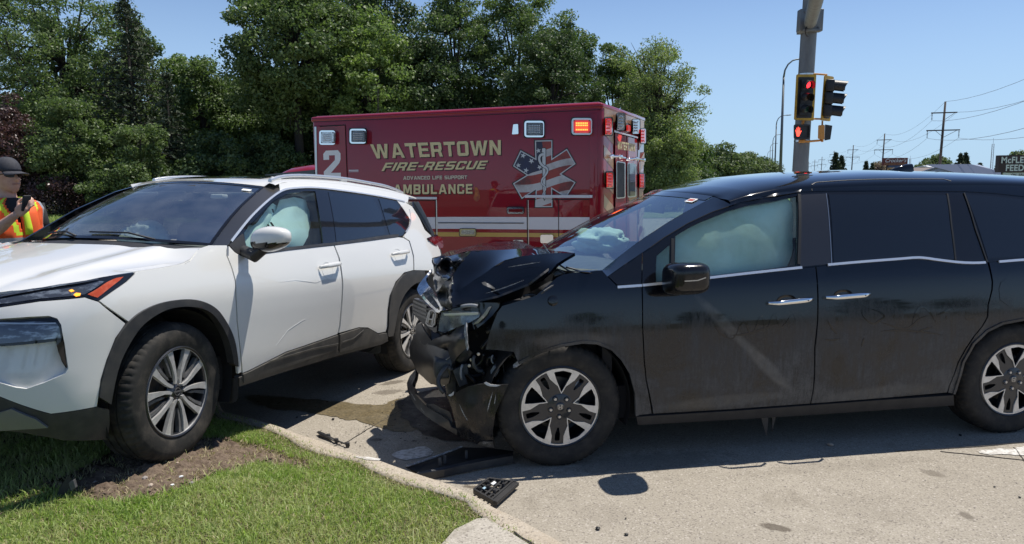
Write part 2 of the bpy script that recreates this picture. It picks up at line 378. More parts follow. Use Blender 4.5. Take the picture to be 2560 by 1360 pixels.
# outer line on the road side (towards +x/+y of the lawn)
OUT = []
for i, q in enumerate(far[::-1]):
    L = far[::-1]; a = unit(L[min(i+1, 5)]-L[max(i-1, 0)]); OUT.append(q+np.array([-a[1], a[0]])*.15)
OUT += list(out_)+near_o
def resample(L, n):
    L = np.array(L); d = np.r_[0, np.cumsum(np.linalg.norm(np.diff(L, axis=0), axis=1))]; t = np.linspace(0, d[-1], n)
    return np.stack([np.interp(t, d, L[:, i]) for i in range(2)], 1), t
def nearest(L, p):
    L = np.asarray(L); best = None
    A = L[:-1]; B = L[1:]; AB = B-A; t = np.clip(((p-A)*AB).sum(1)/(AB*AB).sum(1), 0, 1); Q = A+AB*t[:, None]; d = np.linalg.norm(Q-p, axis=1); i = d.argmin(); return Q[i], d[i]
INNd = np.array(dense(INN[4:-1], .12, False)); INNd = np.vstack([np.array(INN[:4]), INNd, [INN[-1]]])
INNd = np.array([q+np.array([noise.noise(Vector((q[0]*6, q[1]*6, 0))), noise.noise(Vector((q[0]*6, q[1]*6, 9)))])*.012 for q in INNd])
OUTd = np.array([nearest(OUT, q)[0] for q in INNd])
# the road
rp = [tuple(q) for q in OUTd]+[(8, -12), (140, -12), (140, 31), (-140, 31), (-140, 14)]
v, f = cdt([np.array(q) for q in rp], res=0)
road = tag(link_mesh("road", [(q[0], q[1], 0) for q in v], f, m_road), kind="structure")
tag(link_mesh("ground", [(-3000, -3000, -.05), (3000, -3000, -.05), (3000, 3000, -.05), (-3000, 3000, -.05)], [(0, 1, 2, 3)], m_gnd), kind="structure")
# curb with rounded nose
V = []; F = []
for a, b in zip(INNd, OUTd):
    d = unit(b-a); k = CTOP if a[1] > 3.75 else CTOP*.99
    V += [(*(a-d*.03), .02), (*(a-d*.03), k-.004), (*a, k), (*(b-d*.03), k), (*(b-d*.008), k-.012), (*(b+d*.004), k-.04), (*(b+d*.018), -.01)]
for i in range(len(INNd)-1):
    for k in range(6): F.append((i*7+k, i*7+k+1, i*7+8+k, i*7+7+k))
curb = tag(link_mesh("curb", V, [q[::-1] for q in F], m_curb, None, True), kind="structure")
# lawn
def cdist(P):
    """distance from the curb, vectorised"""
    P = np.asarray(P); L = INNd; d = np.full(len(P), 1e9)
    for a, b in zip(L[:-1], L[1:]):
        ab = b-a; t = np.clip(((P-a)@ab)/(ab@ab), 0, 1); d = np.minimum(d, np.linalg.norm(P-(a+t[:, None]*ab), axis=1))
    return d
dirt_px = [(60, 1222), (200, 1180), (262, 1140), (330, 1105), (430, 1092), (510, 1072), (560, 1068), (640, 1074), (706, 1092), (762, 1112), (766, 1128), (700, 1128), (640, 1136), (590, 1160), (545, 1180), (490, 1208), (440, 1232), (330, 1262), (240, 1256), (180, 1228)]
DZ = .205
dirt = np.array([on_z(a, b, DZ)[:2] for a, b in dirt_px])
def nz(P, s, o=0): return np.array([noise.noise(Vector((p[0]*s, p[1]*s, o))) for p in P])
walk_px = [(1193, 1297), (1216, 1296), (1249, 1315), (1324, 1362), (1400, 1410), (1520, 1500), (980, 1500), (1040, 1420), (1105, 1360), (1137, 1324)]
walk = np.array([on_z(a, b, .11)[:2] for a, b in walk_px])
def walkdist(P):
    d = np.full(len(P), 1e9)
    for a, b in zip(walk, np.roll(walk, -1, 0)):
        ab = b-a; t = np.clip(((P-a)@ab)/(ab@ab), 0, 1); d = np.minimum(d, np.linalg.norm(P-(a+t[:, None]*ab), axis=1))
    return np.where(inside(walk, P), 0, d)
def lawn_z(P):
    P = np.asarray(P); t = np.clip(cdist(P)/.9, 0, 1); t = t*t*(3-2*t); t = t*np.clip((walkdist(P)-.05)/.6, 0, 1)
    return CTOP-.012+.112*t+.012*nz(P, 3.1)*np.minimum(1, cdist(P)*8)
lawn_poly = [tuple(q) for q in INNd[3:]]+[(-1.5, -7), (-9, -7), (-12, 2), tuple(INNd[2]+np.array([-.5, -1.0]))]
v, f = cdt([np.array(q) for q in [tuple(q) for q in INNd[3:]]+[tuple(INN[-1]+np.array([-1.5, -1])), (-4, -6), (-12, 0), (-13.0, 7.6)]], res=.15)
zz = lawn_z(v); ins = inside(dirt, v); zz = zz-.03*ins
lawn = tag(link_mesh("lawn", np.c_[v, zz], f, m_lawnbase, None, True), kind="structure")
vy = v
# bare soil torn up by the wheel
dd = np.array(smooth_poly(dirt, 2)); dd = np.array([q+np.array([noise.noise(Vector((q[0]*9, q[1]*9, 3))), noise.noise(Vector((q[0]*9, q[1]*9, 5)))])*.05 for q in dd])
v, f = cdt(list(dd), res=.022)
cz = np.array([noise.fractal(Vector((p[0]*9, p[1]*9, 1)), .8, 2.1, 5) for p in v]); cz2 = np.array([noise.fractal(Vector((p[0]*30, p[1]*30, 4)), .7, 2.1, 4) for p in v])
edge = np.array([np.min(np.sum((dd-p)**2, 1))**.5 for p in v]); e = np.clip(edge/.08, 0, 1)
zz = lawn_z(v)-.02+e*(.03+.035*cz+.014*cz2)
soil = tag(link_mesh("bare_soil", np.c_[v, zz], f, m_soil, None, True), kind="structure")
# clods: real crumbs of earth
def scatter_lumps(name, pts, r0, r1, m, flat=.7):
    ico = [V3(*q) for q in ((0, 0, 1), (.9, 0, .4), (.28, .85, .4), (-.72, .53, .4), (-.72, -.53, .4), (.28, -.85, .4), (.72, .53, -.4), (-.28, .85, -.4), (-.9, 0, -.4), (-.28, -.85, -.4), (.72, -.53, -.4), (0, 0, -1))]
    fi = [(0, 1, 2), (0, 2, 3), (0, 3, 4), (0, 4, 5), (0, 5, 1), (1, 6, 2), (2, 7, 3), (3, 8, 4), (4, 9, 5), (5, 10, 1), (6, 7, 2), (7, 8, 3), (8, 9, 4), (9, 10, 5), (10, 6, 1), (6, 11, 7), (7, 11, 8), (8, 11, 9), (9, 11, 10), (10, 11, 6)]
    V = []; F = []
    for p in pts:
        r = rng.uniform(r0, r1); a = rng.uniform(0, 6.28); o = len(V); sx = rng.uniform(.7, 1.3)
        for q in ico:
            j = q*(1+rng.uniform(-.25, .25)); V.append((p[0]+r*(j[0]*cos(a)*sx-j[1]*sin(a)), p[1]+r*(j[0]*sin(a)*sx+j[1]*cos(a)), p[2]+r*flat*(j[2]*.8+.3)))
        F += [tuple(i+o for i in t) for t in fi]
    return link_mesh(name, V, F, m, None, False)
def sample(poly, n):
    poly = np.asarray(poly); lo, hi = poly.min(0), poly.max(0); P = rng.uniform(lo, hi, (n*3, 2)); P = P[inside(poly, P)][:n]; return P
P = sample(dd, 2600); k = rng.random(len(P)) < .35+.65*(np.array([noise.noise(Vector((p[0]*5, p[1]*5, 8))) for p in P]) > 0); P = P[k]
zi = np.array([noise.fractal(Vector((p[0]*9, p[1]*9, 1)), .8, 2.1, 5) for p in P])
pz = lawn_z(P)-.0+.03*zi
tag(scatter_lumps("soil_clods", np.c_[P, pz], .003, .011, m_soil), kind="stuff")
# blades of grass
def blades(name, P, z0, h0, h1, w, m, lean=.5, parent=None, hs=1.):
    n = len(P); h = rng.uniform(h0, h1, n)*hs; a = rng.uniform(0, 2*pi, n); ln = rng.uniform(.1, lean, n)*h*1.3; b = rng.uniform(0, 2*pi, n)
    dx, dy = np.cos(a), np.sin(a); lx, ly = np.cos(b)*ln, np.sin(b)*ln; ww = w*rng.uniform(.6, 1.4, n)/2
    V = np.empty((n, 5, 3)); z = z0
    V[:, 0] = np.c_[P[:, 0]-dx*ww, P[:, 1]-dy*ww, z-.004]; V[:, 1] = np.c_[P[:, 0]+dx*ww, P[:, 1]+dy*ww, z-.004]
    V[:, 2] = np.c_[P[:, 0]-dx*ww*.8+lx*.35, P[:, 1]-dy*ww*.8+ly*.35, z+h*.6]; V[:, 3] = np.c_[P[:, 0]+dx*ww*.8+lx*.35, P[:, 1]+dy*ww*.8+ly*.35, z+h*.6]
    V[:, 4] = np.c_[P[:, 0]+lx, P[:, 1]+ly, z+h*np.where(ln > h, .7, 1.)]
    o = (np.arange(n)*5)[:, None]; T = np.concatenate([o+np.array([[0, 1, 3]]), o+np.array([[0, 3, 2]]), o+np.array([[2, 3, 4]])], 0)
    return link_mesh(name, V.reshape(-1, 3), T, m, parent)
def leaf_mat(name, c1, c2, c3=None, tr=.4, rough=.45, gl=.5, big=.35):
    m, n, l, b = node_mat(name); g = n.new("ShaderNodeNewGeometry"); tc = n.new("ShaderNodeTexCoord").outputs["Object"]
    a = mixc(n, l, g.outputs["Random Per Island"], c1, c2)
    if c3: a = mixc(n, l, mapr(n, l, noi(n, l, tc, big, 5, .6), .42, .62), a, c3)
    l.new(a, b.inputs["Base Color"]); b.inputs["Roughness"].default_value = rough; b.inputs["Specular IOR Level"].default_value = gl
    t = n.new("ShaderNodeBsdfTranslucent"); mc = mixc(n, l, 1.0, a, (1.12, 1.3, .68), 'MULTIPLY'); l.new(mc, t.inputs[0])
    x = n.new("ShaderNodeMixShader"); x.inputs[0].default_value = tr; l.new(b.outputs[0], x.inputs[1]); l.new(t.outputs[0], x.inputs[2])
    l.new(x.outputs[0], n["Material Output"].inputs[0]); return m
m_grass = leaf_mat("grass_blade", (.20, .30, .06), (.38, .49, .13), (.44, .47, .21), .4, .5, .35, 2.2)
m_dry = leaf_mat("dry_blade", (.50, .43, .27), (.36, .31, .17), None, .2, .7, .2)
P = np.r_[rng.uniform((-4.2, 2.5), (.2, 5.6), (330000, 2)), rng.uniform((-3.5, .5), (.8, 2.5), (40000, 2))]
lp = np.array([tuple(q) for q in INNd[4:]]+[(-1, -6), (-7, -6), (-7, 5)])
P = P[inside(lp, P)]
ind = inside(dd, P); dE = cdist(P)
keep = (~ind) | (rng.random(len(P)) < .012); keep &= ~inside(walk, P) | (rng.random(len(P)) < .004)
pn = nz(P, 2.3, 2); keep &= rng.random(len(P)) < np.clip(.72+.6*pn, .25, 1)
P = P[keep]; z = lawn_z(P); dE = cdist(P)
big = rng.random(len(P)) < .12
near_d = np.array([1.0])
blades_z = z
g1 = blades("grass", P[~big], z[~big], .014, .034, .0042, m_grass, 1.25, hs=np.clip(dE[~big]/.14, .3, 1)); tag(g1, kind="stuff")
g2 = blades("long_grass", P[big], z[big], .03, .058, .0046, m_grass, 1., hs=np.clip(dE[big]/.2, .25, 1)); tag(g2, kind="stuff")
P = rng.uniform((-4.2, 2.5), (.2, 5.6), (40000, 2)); P = P[inside(lp, P) & ~inside(walk, P)]
tag(blades("dead_grass", P, lawn_z(P)-.002, .014, .034, .0042, m_dry, 1.5), kind="stuff")
# weeds creeping over the curb edge
P = []
for q in dense([tuple(a) for a in INNd if a[1] < 5.2 and a[1] > 2.6], .004, False):
    for _ in range(2): P.append(q+rng.normal(0, .012, 2)) if rng.random() < .35 else None
P = np.array(P); tag(blades("edge_grass", P, np.full(len(P), CTOP-.01), .012, .03, .004, m_grass, 1.2), kind="stuff")
# sidewalk slab
v, f = cdt([q for q in walk], res=.2); wz = .112
sv = np.r_[np.c_[v, np.full(len(v), wz)]]; tag(shell("sidewalk", sv, f, np.tile(V3(0, 0, 1), (len(sv), 1)), m_walk, None, .1, False), kind="structure")
# white paint and joints on the road
m_paint = mat("road_paint", (.62, .6, .56), .7, var=(30, (.36, .33, .29), .45, .6))
m_joint = mat("joint_filler", (.035, .03, .027), .9)
def flat_on_road(name, px, m, z, res=.05, rough_edge=0., kind=None):
    q = np.array([on_z(a, b, z)[:2] for a, b in px])
    if rough_edge:
        q = np.array(dense(smooth_poly(q, 2), .02)); q = np.array([p+rough_edge*np.array([noise.fractal(Vector((p[0]*8, p[1]*8, 1)), .8, 2, 4), noise.fractal(Vector((p[0]*8, p[1]*8, 7)), .8, 2, 4)]) for p in q])
    v, f = cdt(list(q), res=res); return link_mesh(name, np.c_[v, np.full(len(v), z)], f, m, road)
flat_on_road("road_marking", [(973, 1142), (990, 1127), (1019, 1121), (1065, 1115), (1091, 1131), (1039, 1153)], m_paint, .004, .1, .02)
flat_on_road("road_marking", [(2440, 1131), (2500, 1122), (2560, 1118), (2700, 1108), (2700, 1140), (2560, 1140), (2510, 1134), (2470, 1136)], m_paint, .004, .1, .03)
flat_on_road("curb_paint", [(880, 1140), (920, 1142), (952, 1147), (948, 1151), (915, 1149)], m_paint, .108, .1)
def joint(px, w=.006, z=.004, wob=.006):
    q = [on_z(a, b, z)[:2] for a, b in px]; q = dense(q, .04, False); q = [p+wob*np.array([noise.noise(Vector((p[0]*12, p[1]*12, 2))), noise.noise(Vector((p[0]*12, p[1]*12, 6)))]) for p in q]
    return ribbon("joint", [V3(p[0], p[1], z) for p in q], np.tile(V3(0, 0, 1), (len(q), 1)), w, .003, m_joint, road)
joint([(760, 1140), (868, 1104), (940, 1060), (1019, 1016), (1120, 960)], .005)
joint([(2350, 1128), (2460, 1139), (2560, 1150), (2760, 1166)], .008); joint([(2240, 1128), (2420, 1118), (2620, 1100)], .006); joint([(2535, 1118), (2556, 1142), (2580, 1180)], .005)
joint([(1285, 1328), (1310, 1345), (1345, 1366), (1500, 1460)], .008, .112, .01)
# leaked coolant, wet and shiny
def wet(name, dark, gloss):
    m, n, l, b = node_mat(name); tc = n.new("ShaderNodeTexCoord").outputs["Object"]
    a = mixc(n, l, mapr(n, l, noi(n, l, tc, 60, 6, .7), .4, .65), dark, (dark[0]*2.1, dark[1]*2.0, dark[2]*1.8)); l.new(a, b.inputs["Base Color"])
    r = mapr(n, l, noi(n, l, tc, 9, 6, .6), .35, .65, gloss, gloss+.35); l.new(r, b.inputs["Roughness"]); b.inputs["Specular IOR Level"].default_value = .35
    bp = n.new("ShaderNodeBump"); bp.inputs["Strength"].default_value = .5; bp.inputs["Distance"].default_value = .003; l.new(noi(n, l, tc, 120, 4, .7), bp.inputs["Height"]); l.new(bp.outputs[0], b.inputs["Normal"]); return m
m_wet = wet("coolant_wet", (.095, .078, .048), .25); m_oil = wet("oil_wet", (.02, .02, .02), .25); m_damp = wet("damp_stain", (.13, .105, .078), .5)
pud = flat_on_road("coolant_puddle", [(597, 984), (720, 992), (847, 1003), (947, 1016), (985, 1000), (1040, 985), (1100, 990), (1090, 1050), (1010, 1085), (950, 1066), (870, 1048), (792, 1037), (747, 1025), (700, 1027), (635, 1012)], m_wet, .0035, .05, .03); pud.parent = None; tag(pud, "dark wet coolant puddle on the concrete between the two cars", "puddle")
pud = flat_on_road("oil_puddle", [(985, 1004), (1030, 985), (1130, 960), (1230, 1000), (1260, 1090), (1180, 1108), (1080, 1095), (1020, 1060), (1000, 1030)], m_oil, .006, .05, .03); pud.parent = None; tag(pud, "black oily puddle in the shadow under the torn front bumper of the minivan", "puddle")
# ================================================================ TREES
m_bark = mat("bark", (.085, .07, .058), .95, var=(9, (.15, .13, .11), .4, .6), bump=(30, .8, .01))
m_barkd = mat("bark_dark", (.035, .030, .027), .95)
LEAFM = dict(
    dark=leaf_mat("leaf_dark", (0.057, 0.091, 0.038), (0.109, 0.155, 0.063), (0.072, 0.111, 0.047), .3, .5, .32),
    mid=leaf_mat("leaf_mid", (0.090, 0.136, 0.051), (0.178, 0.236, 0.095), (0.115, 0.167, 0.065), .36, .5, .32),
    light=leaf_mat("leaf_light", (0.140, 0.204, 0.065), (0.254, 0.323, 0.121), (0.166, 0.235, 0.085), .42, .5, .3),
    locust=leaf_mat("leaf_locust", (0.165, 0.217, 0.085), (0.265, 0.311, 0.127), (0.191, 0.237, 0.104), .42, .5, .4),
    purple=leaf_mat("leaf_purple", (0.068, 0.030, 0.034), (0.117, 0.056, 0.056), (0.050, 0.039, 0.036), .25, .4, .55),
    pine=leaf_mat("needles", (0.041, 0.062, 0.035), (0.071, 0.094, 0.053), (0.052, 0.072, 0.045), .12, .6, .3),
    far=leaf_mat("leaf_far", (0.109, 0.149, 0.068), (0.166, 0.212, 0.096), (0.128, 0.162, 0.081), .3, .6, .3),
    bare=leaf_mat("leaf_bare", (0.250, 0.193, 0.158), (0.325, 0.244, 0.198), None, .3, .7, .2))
def cards(C, N, size, asp=.55):
    """leaf faces: slightly folded diamonds at C, facing N"""
    n = len(C); r = unit(rng.normal(size=(n, 3))); a = unit(np.cross(N, r)); b = np.cross(N, a); s = (size*rng.uniform(.6, 1.35, n))[:, None]/2
    V = np.empty((n, 4, 3)); V[:, 0] = C-a*s; V[:, 1] = C-b*s*asp+N*s*.15; V[:, 2] = C+a*s; V[:, 3] = C+b*s*asp+N*s*.15
    return V.reshape(-1, 3), (np.arange(n)*4)[:, None]+np.array([[0, 1, 2, 3]])
def tree(name, label, cat, group, px, depth, hw, top, bot, kind, nclump=150, nleaf=95, leaf=.17, clump=.75, open_=0., trunk=.2, lean=0, shape=1., depthr=1.0, cr=None, gz=0.05, trunk_m=None, limbs=16, droop=0.):
    """crown limits surveyed in the photograph at the tree's own distance"""
    c = on_y(px, (top+bot)/2, depth); R = hw/FPX*depth; T = on_y(px, top, depth)[2]; B = max(on_y(px, bot, depth)[2], .1); H = (T-B)/2; cz = (T+B)/2
    root = thing(name, (c[0], depth, gz), label, cat, group); x, y = c[0], depth
    d = unit(rng.normal(size=(nclump, 3))); rr = rng.uniform(.25 if not open_ else .05, 1, nclump)**(.45)
    K = d*rr[:, None]; wz = np.where(K[:, 2] > 0, 1-.35*shape*K[:, 2]**2, 1-.18*K[:, 2]**2)
    irr = 1+.22*np.array([noise.noise(Vector(q*2.1+V3(px*.1, depth, 0))) for q in K])
    K = np.c_[K[:, 0]*R*wz*irr, K[:, 1]*R*depthr*wz*irr, K[:, 2]*H*irr]
    K = K[(np.abs(K[:, 0]) < R*1.05)]
    cen = K+V3(x, y, cz); cen[:, 2] = np.maximum(cen[:, 2], B*.8+.25)
    nleaf = int(nleaf*2.4); leaf *= .9; n = len(cen)*nleaf; idx = np.repeat(np.arange(len(cen)), nleaf); cl = clump*rng.uniform(.55, 1.25, len(cen))
    q = unit(rng.normal(size=(n, 3)))*(rng.uniform(.12, 1, n)**.5)[:, None]; q[:, 2] *= .62; q[:, 2] -= droop*(q[:, 0]**2+q[:, 1]**2)*.5
    C = cen[idx]+q*cl[idx][:, None]
    N = unit(rng.normal(size=(n, 3))*.75+unit(q)*.5+V3(0, 0, .45))
    V, F = cards(C, N, leaf); cr_ = link_mesh("crown", V, F, LEAFM[kind], root); tag(cr_, kind="stuff")
    mb = MB(); tm = trunk_m or m_barkd
    t0 = V3(x+lean, y, gz); mb.tube([t0, t0+V3(.05-lean*.4, 0, (cz-H*.3)*.5), V3(x, y, cz-H*.25), V3(x+.1*R, y, cz+H*.45)], [trunk, trunk*.8, trunk*.6, trunk*.2], 9)
    sel = rng.choice(len(cen), min(limbs, len(cen)), replace=False)
    for i in sel:
        s0 = V3(x, y, rng.uniform(max(gz+1, cz-H*.8), cz+H*.1)); e = cen[i]; mid = s0*.45+e*.55+V3(0, 0, .12*H*.6)
        mb.tube([s0, mid, e, e+(e-mid)*.12], [trunk*.42, trunk*.24, trunk*.11, .008], 5, False)
        for _ in range(2):
            e2 = e+rng.normal(0, .45*clump, 3); mb.tube([mid*.4+e*.6, (mid*.4+e*.6)*.4+e2*.6, e2], [trunk*.13, trunk*.08, .007], 4, False)
    mb.obj("trunk", tm, root, True); return root
def conifer(name, label, cat, group, px, depth, hw, top, bot, kind='pine', layers=16, per=22, leaf=.3, gz=0., ragged=.35):
    c = on_y(px, (top+bot)/2, depth); R = hw/FPX*depth; T = on_y(px, top, depth)[2]; B = max(on_y(px, bot, depth)[2], .2); x = c[0]
    root = thing(name, (x, depth, gz), label, cat, group); C = []; N = []; mb = MB(); mb.tube([(x, depth, gz), (x, depth, T)], [.02*(T-B)+.05, .03], 8)
    for i in range(layers):
        t = i/(layers-1); z = B+(T-B)*t; r = R*(1-t)**.8+.05*R
        for k in range(max(5, int(9*(1-t))+4)):
            a = rng.uniform(0, 2*pi); L = r*rng.uniform(1-ragged, 1.08); tip = V3(x+cos(a)*L, depth+sin(a)*L, z-.12*L+rng.uniform(-.15, .15)*(T-B)/layers); s0 = V3(x, depth, z+.05)
            mb.tube([s0, tip], [.035, .008], 4, False)
            m_ = per; tt = rng.uniform(.12, 1, m_)[:, None]; q = s0+(tip-s0)*tt+rng.normal(0, 1, (m_, 3))*(.09*r+.08)*V3(1, 1, .6); C.append(q); N.append(unit(rng.normal(size=(m_, 3))+V3(0, 0, .8)))
    V, F = cards(np.vstack(C), np.vstack(N), leaf, .35); tag(link_mesh("crown", V, F, LEAFM[kind], root), kind="stuff")
    mb.obj("trunk", m_barkd, root, True); return root
GT = "trees in the row behind the ambulance"
T = lambda label, *a, nm="broadleaf_tree", **k: tree(nm, label, "tree", GT, *a, **k)
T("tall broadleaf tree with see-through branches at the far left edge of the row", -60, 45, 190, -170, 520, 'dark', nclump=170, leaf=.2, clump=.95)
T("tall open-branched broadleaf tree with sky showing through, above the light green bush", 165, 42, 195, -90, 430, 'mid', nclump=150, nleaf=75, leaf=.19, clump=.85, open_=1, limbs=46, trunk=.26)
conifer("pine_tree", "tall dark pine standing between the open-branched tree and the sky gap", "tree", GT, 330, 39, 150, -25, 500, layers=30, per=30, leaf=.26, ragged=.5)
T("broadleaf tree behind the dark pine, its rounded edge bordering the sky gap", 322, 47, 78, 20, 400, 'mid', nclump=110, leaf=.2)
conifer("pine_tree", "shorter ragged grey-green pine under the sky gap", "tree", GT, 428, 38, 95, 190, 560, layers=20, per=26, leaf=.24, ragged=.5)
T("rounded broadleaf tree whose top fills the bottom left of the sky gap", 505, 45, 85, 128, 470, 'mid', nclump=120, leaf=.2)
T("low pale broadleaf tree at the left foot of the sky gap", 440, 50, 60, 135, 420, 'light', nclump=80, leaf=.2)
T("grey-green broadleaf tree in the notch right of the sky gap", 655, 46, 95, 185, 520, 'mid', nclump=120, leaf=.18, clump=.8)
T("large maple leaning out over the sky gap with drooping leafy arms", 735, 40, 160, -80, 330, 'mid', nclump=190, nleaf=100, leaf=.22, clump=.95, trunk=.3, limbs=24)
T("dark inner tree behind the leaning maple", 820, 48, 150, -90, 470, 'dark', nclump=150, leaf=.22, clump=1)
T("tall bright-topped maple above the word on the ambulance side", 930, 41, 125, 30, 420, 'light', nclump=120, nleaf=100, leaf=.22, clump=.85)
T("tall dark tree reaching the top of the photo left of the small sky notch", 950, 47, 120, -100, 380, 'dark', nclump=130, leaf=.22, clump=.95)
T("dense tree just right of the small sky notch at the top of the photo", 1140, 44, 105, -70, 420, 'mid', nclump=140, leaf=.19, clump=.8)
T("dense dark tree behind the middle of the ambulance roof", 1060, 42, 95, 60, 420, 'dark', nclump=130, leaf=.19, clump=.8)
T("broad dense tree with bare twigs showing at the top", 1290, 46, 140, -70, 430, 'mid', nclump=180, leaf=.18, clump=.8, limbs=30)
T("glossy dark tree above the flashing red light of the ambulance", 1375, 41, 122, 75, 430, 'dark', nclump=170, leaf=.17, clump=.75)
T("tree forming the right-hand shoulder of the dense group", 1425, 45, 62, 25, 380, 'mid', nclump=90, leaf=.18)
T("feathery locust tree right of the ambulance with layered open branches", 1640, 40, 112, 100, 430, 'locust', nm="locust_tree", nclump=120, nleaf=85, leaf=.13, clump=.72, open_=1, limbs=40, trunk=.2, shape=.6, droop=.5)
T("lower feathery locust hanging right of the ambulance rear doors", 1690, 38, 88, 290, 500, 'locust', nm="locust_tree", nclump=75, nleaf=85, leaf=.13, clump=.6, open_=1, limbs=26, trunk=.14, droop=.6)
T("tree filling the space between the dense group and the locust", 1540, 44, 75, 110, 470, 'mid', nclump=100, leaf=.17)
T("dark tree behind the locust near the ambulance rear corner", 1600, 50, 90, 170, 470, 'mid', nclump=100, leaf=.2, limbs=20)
GS = "bushes along the foot of the trees"
S = lambda label, *a, nm="bush", **k: tree(nm, label, "bush", GS, *a, limbs=10, trunk=.05, **k)
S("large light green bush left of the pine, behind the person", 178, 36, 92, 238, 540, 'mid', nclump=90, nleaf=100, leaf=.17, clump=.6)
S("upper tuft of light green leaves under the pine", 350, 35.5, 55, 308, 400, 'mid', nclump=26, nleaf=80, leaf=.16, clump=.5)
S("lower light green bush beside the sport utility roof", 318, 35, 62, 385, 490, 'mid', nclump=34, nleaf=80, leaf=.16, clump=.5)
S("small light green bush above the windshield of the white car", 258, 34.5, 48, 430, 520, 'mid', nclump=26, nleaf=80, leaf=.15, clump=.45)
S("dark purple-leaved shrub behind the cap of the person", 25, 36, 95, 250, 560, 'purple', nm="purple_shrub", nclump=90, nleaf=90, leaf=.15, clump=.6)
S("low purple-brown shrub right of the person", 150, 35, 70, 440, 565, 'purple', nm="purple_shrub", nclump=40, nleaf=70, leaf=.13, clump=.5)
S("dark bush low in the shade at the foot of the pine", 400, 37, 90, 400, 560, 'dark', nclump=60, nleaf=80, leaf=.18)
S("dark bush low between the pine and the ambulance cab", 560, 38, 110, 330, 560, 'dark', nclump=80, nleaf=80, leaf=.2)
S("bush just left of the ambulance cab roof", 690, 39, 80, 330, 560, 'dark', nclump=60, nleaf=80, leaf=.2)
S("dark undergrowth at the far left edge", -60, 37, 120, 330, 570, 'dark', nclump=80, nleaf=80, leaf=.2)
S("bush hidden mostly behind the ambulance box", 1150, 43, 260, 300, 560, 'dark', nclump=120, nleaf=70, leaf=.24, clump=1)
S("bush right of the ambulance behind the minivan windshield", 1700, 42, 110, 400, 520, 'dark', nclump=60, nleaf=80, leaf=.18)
FG = "low rounded trees along the far roadside"
for i, (x, d, hw, tp, lb) in enumerate(((1800, 62, 60, 368, "nearest of the low roadside trees, beside the locust"), (1862, 78, 45, 385, "second low roadside tree, left of the lamp posts"), (1905, 95, 34, 398, "third low roadside tree, at the foot of the tall lamp post"), (1935, 120, 20, 408, "smallest low roadside tree, touching the signal mast side"))):
    tree("roadside_tree", lb, "tree", FG, x, d, hw, tp, 470, 'far', nclump=60, nleaf=60, leaf=.3, clump=1.0, limbs=8, trunk=.15)
# background wood closing the row (reads as one mass)
def wood(name, x0, x1, depth, top, bot, n, m, leaf):
    a = on_y(x0, bot, depth); b = on_y(x1, bot, depth); zt = on_y((x0+x1)/2, top, depth)[2]; t = rng.random(n)
    zz = rng.random(n)**.8*zt*(.8+.25*np.array([noise.noise(Vector((q*9, 0, depth))) for q in t])); C = np.c_[a[0]+(b[0]-a[0])*t, depth+rng.uniform(-2.5, 2.5, n), zz+.1]
    V, F = cards(C, unit(rng.normal(size=(n, 3))+V3(0, 0, .4)), leaf, .7); return tag(link_mesh(name, V, F, m), kind="stuff")
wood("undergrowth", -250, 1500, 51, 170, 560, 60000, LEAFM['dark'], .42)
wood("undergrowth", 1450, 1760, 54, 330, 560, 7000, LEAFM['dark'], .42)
# verge in front of the trees
m_verge = mat("verge", (.10, .14, .04), .95, var=(3, (.16, .18, .07), .4, .6))
tag(link_mesh("verge", [(-150, 31, .02), (60, 31, .02), (60, 60, .12), (-150, 60, .12)], [(0, 1, 2, 3)], m_verge), kind="structure")
P = rng.uniform((-26, 31.2), (-18, 36), (9000, 2)); tag(blades("verge_grass", P, np.full(len(P), .03), .05, .28, .03, m_grass, .6), kind="stuff")

# ================================================================ FAR STREET: lamps, power line, signs, buildings
m_galv = mat("galvanised", (.30, .31, .31), .5, .6, var=(6, (.22, .23, .23), .4, .6)); m_wood = mat("pole_wood", (.085, .065, .055), .9); m_steel = mat("lamp_steel", (.16, .17, .17), .5, .5)
def street_lamp(px, top, depth, label):
    b = on_y(px, 452, depth); H = on_y(px, top, depth)[2]; root = thing("street_lamp", (b[0], depth, 0), label, "street lamp", "street lamps in a row along the road")
    x = b[0]; mb = MB(); mb.tube([(x, depth, 0), (x, depth, H*.88)], [.12, .07], 10); a = [V3(x, depth, H*.88)]+[V3(x+.9*(1-cos(t)), depth, H*.88+(H*.12)*sin(t)) for t in (.4, .8, 1.2, 1.5)]+[V3(x+1.35, depth, H+.04)]
    mb.obj("pole", m_steel, root, True); m2 = MB(); m2.tube(a, [.07, .06, .055, .05, .05, .045], 8); m2.obj("arm", m_steel, root, True)
    h = MB(); h.box((x+1.6, depth, H+.05), (.28, 0, .02), (0, .13, 0), (0, 0, .06), .04); h.obj("lamp_head", m_steel, root, True)
street_lamp(1950, 149, 53, "tallest street lamp, its curved arm reaching to the signal mast")
street_lamp(1936, 289, 98, "second street lamp, its arm crossing the tall lamp post")
street_lamp(1929, 337, 145, "third street lamp in the row, half as tall as the second")
street_lamp(1923, 359, 192, "fourth street lamp in the row, small against the sky")
street_lamp(1917, 377, 240, "farthest and smallest street lamp in the row")
ppos = []
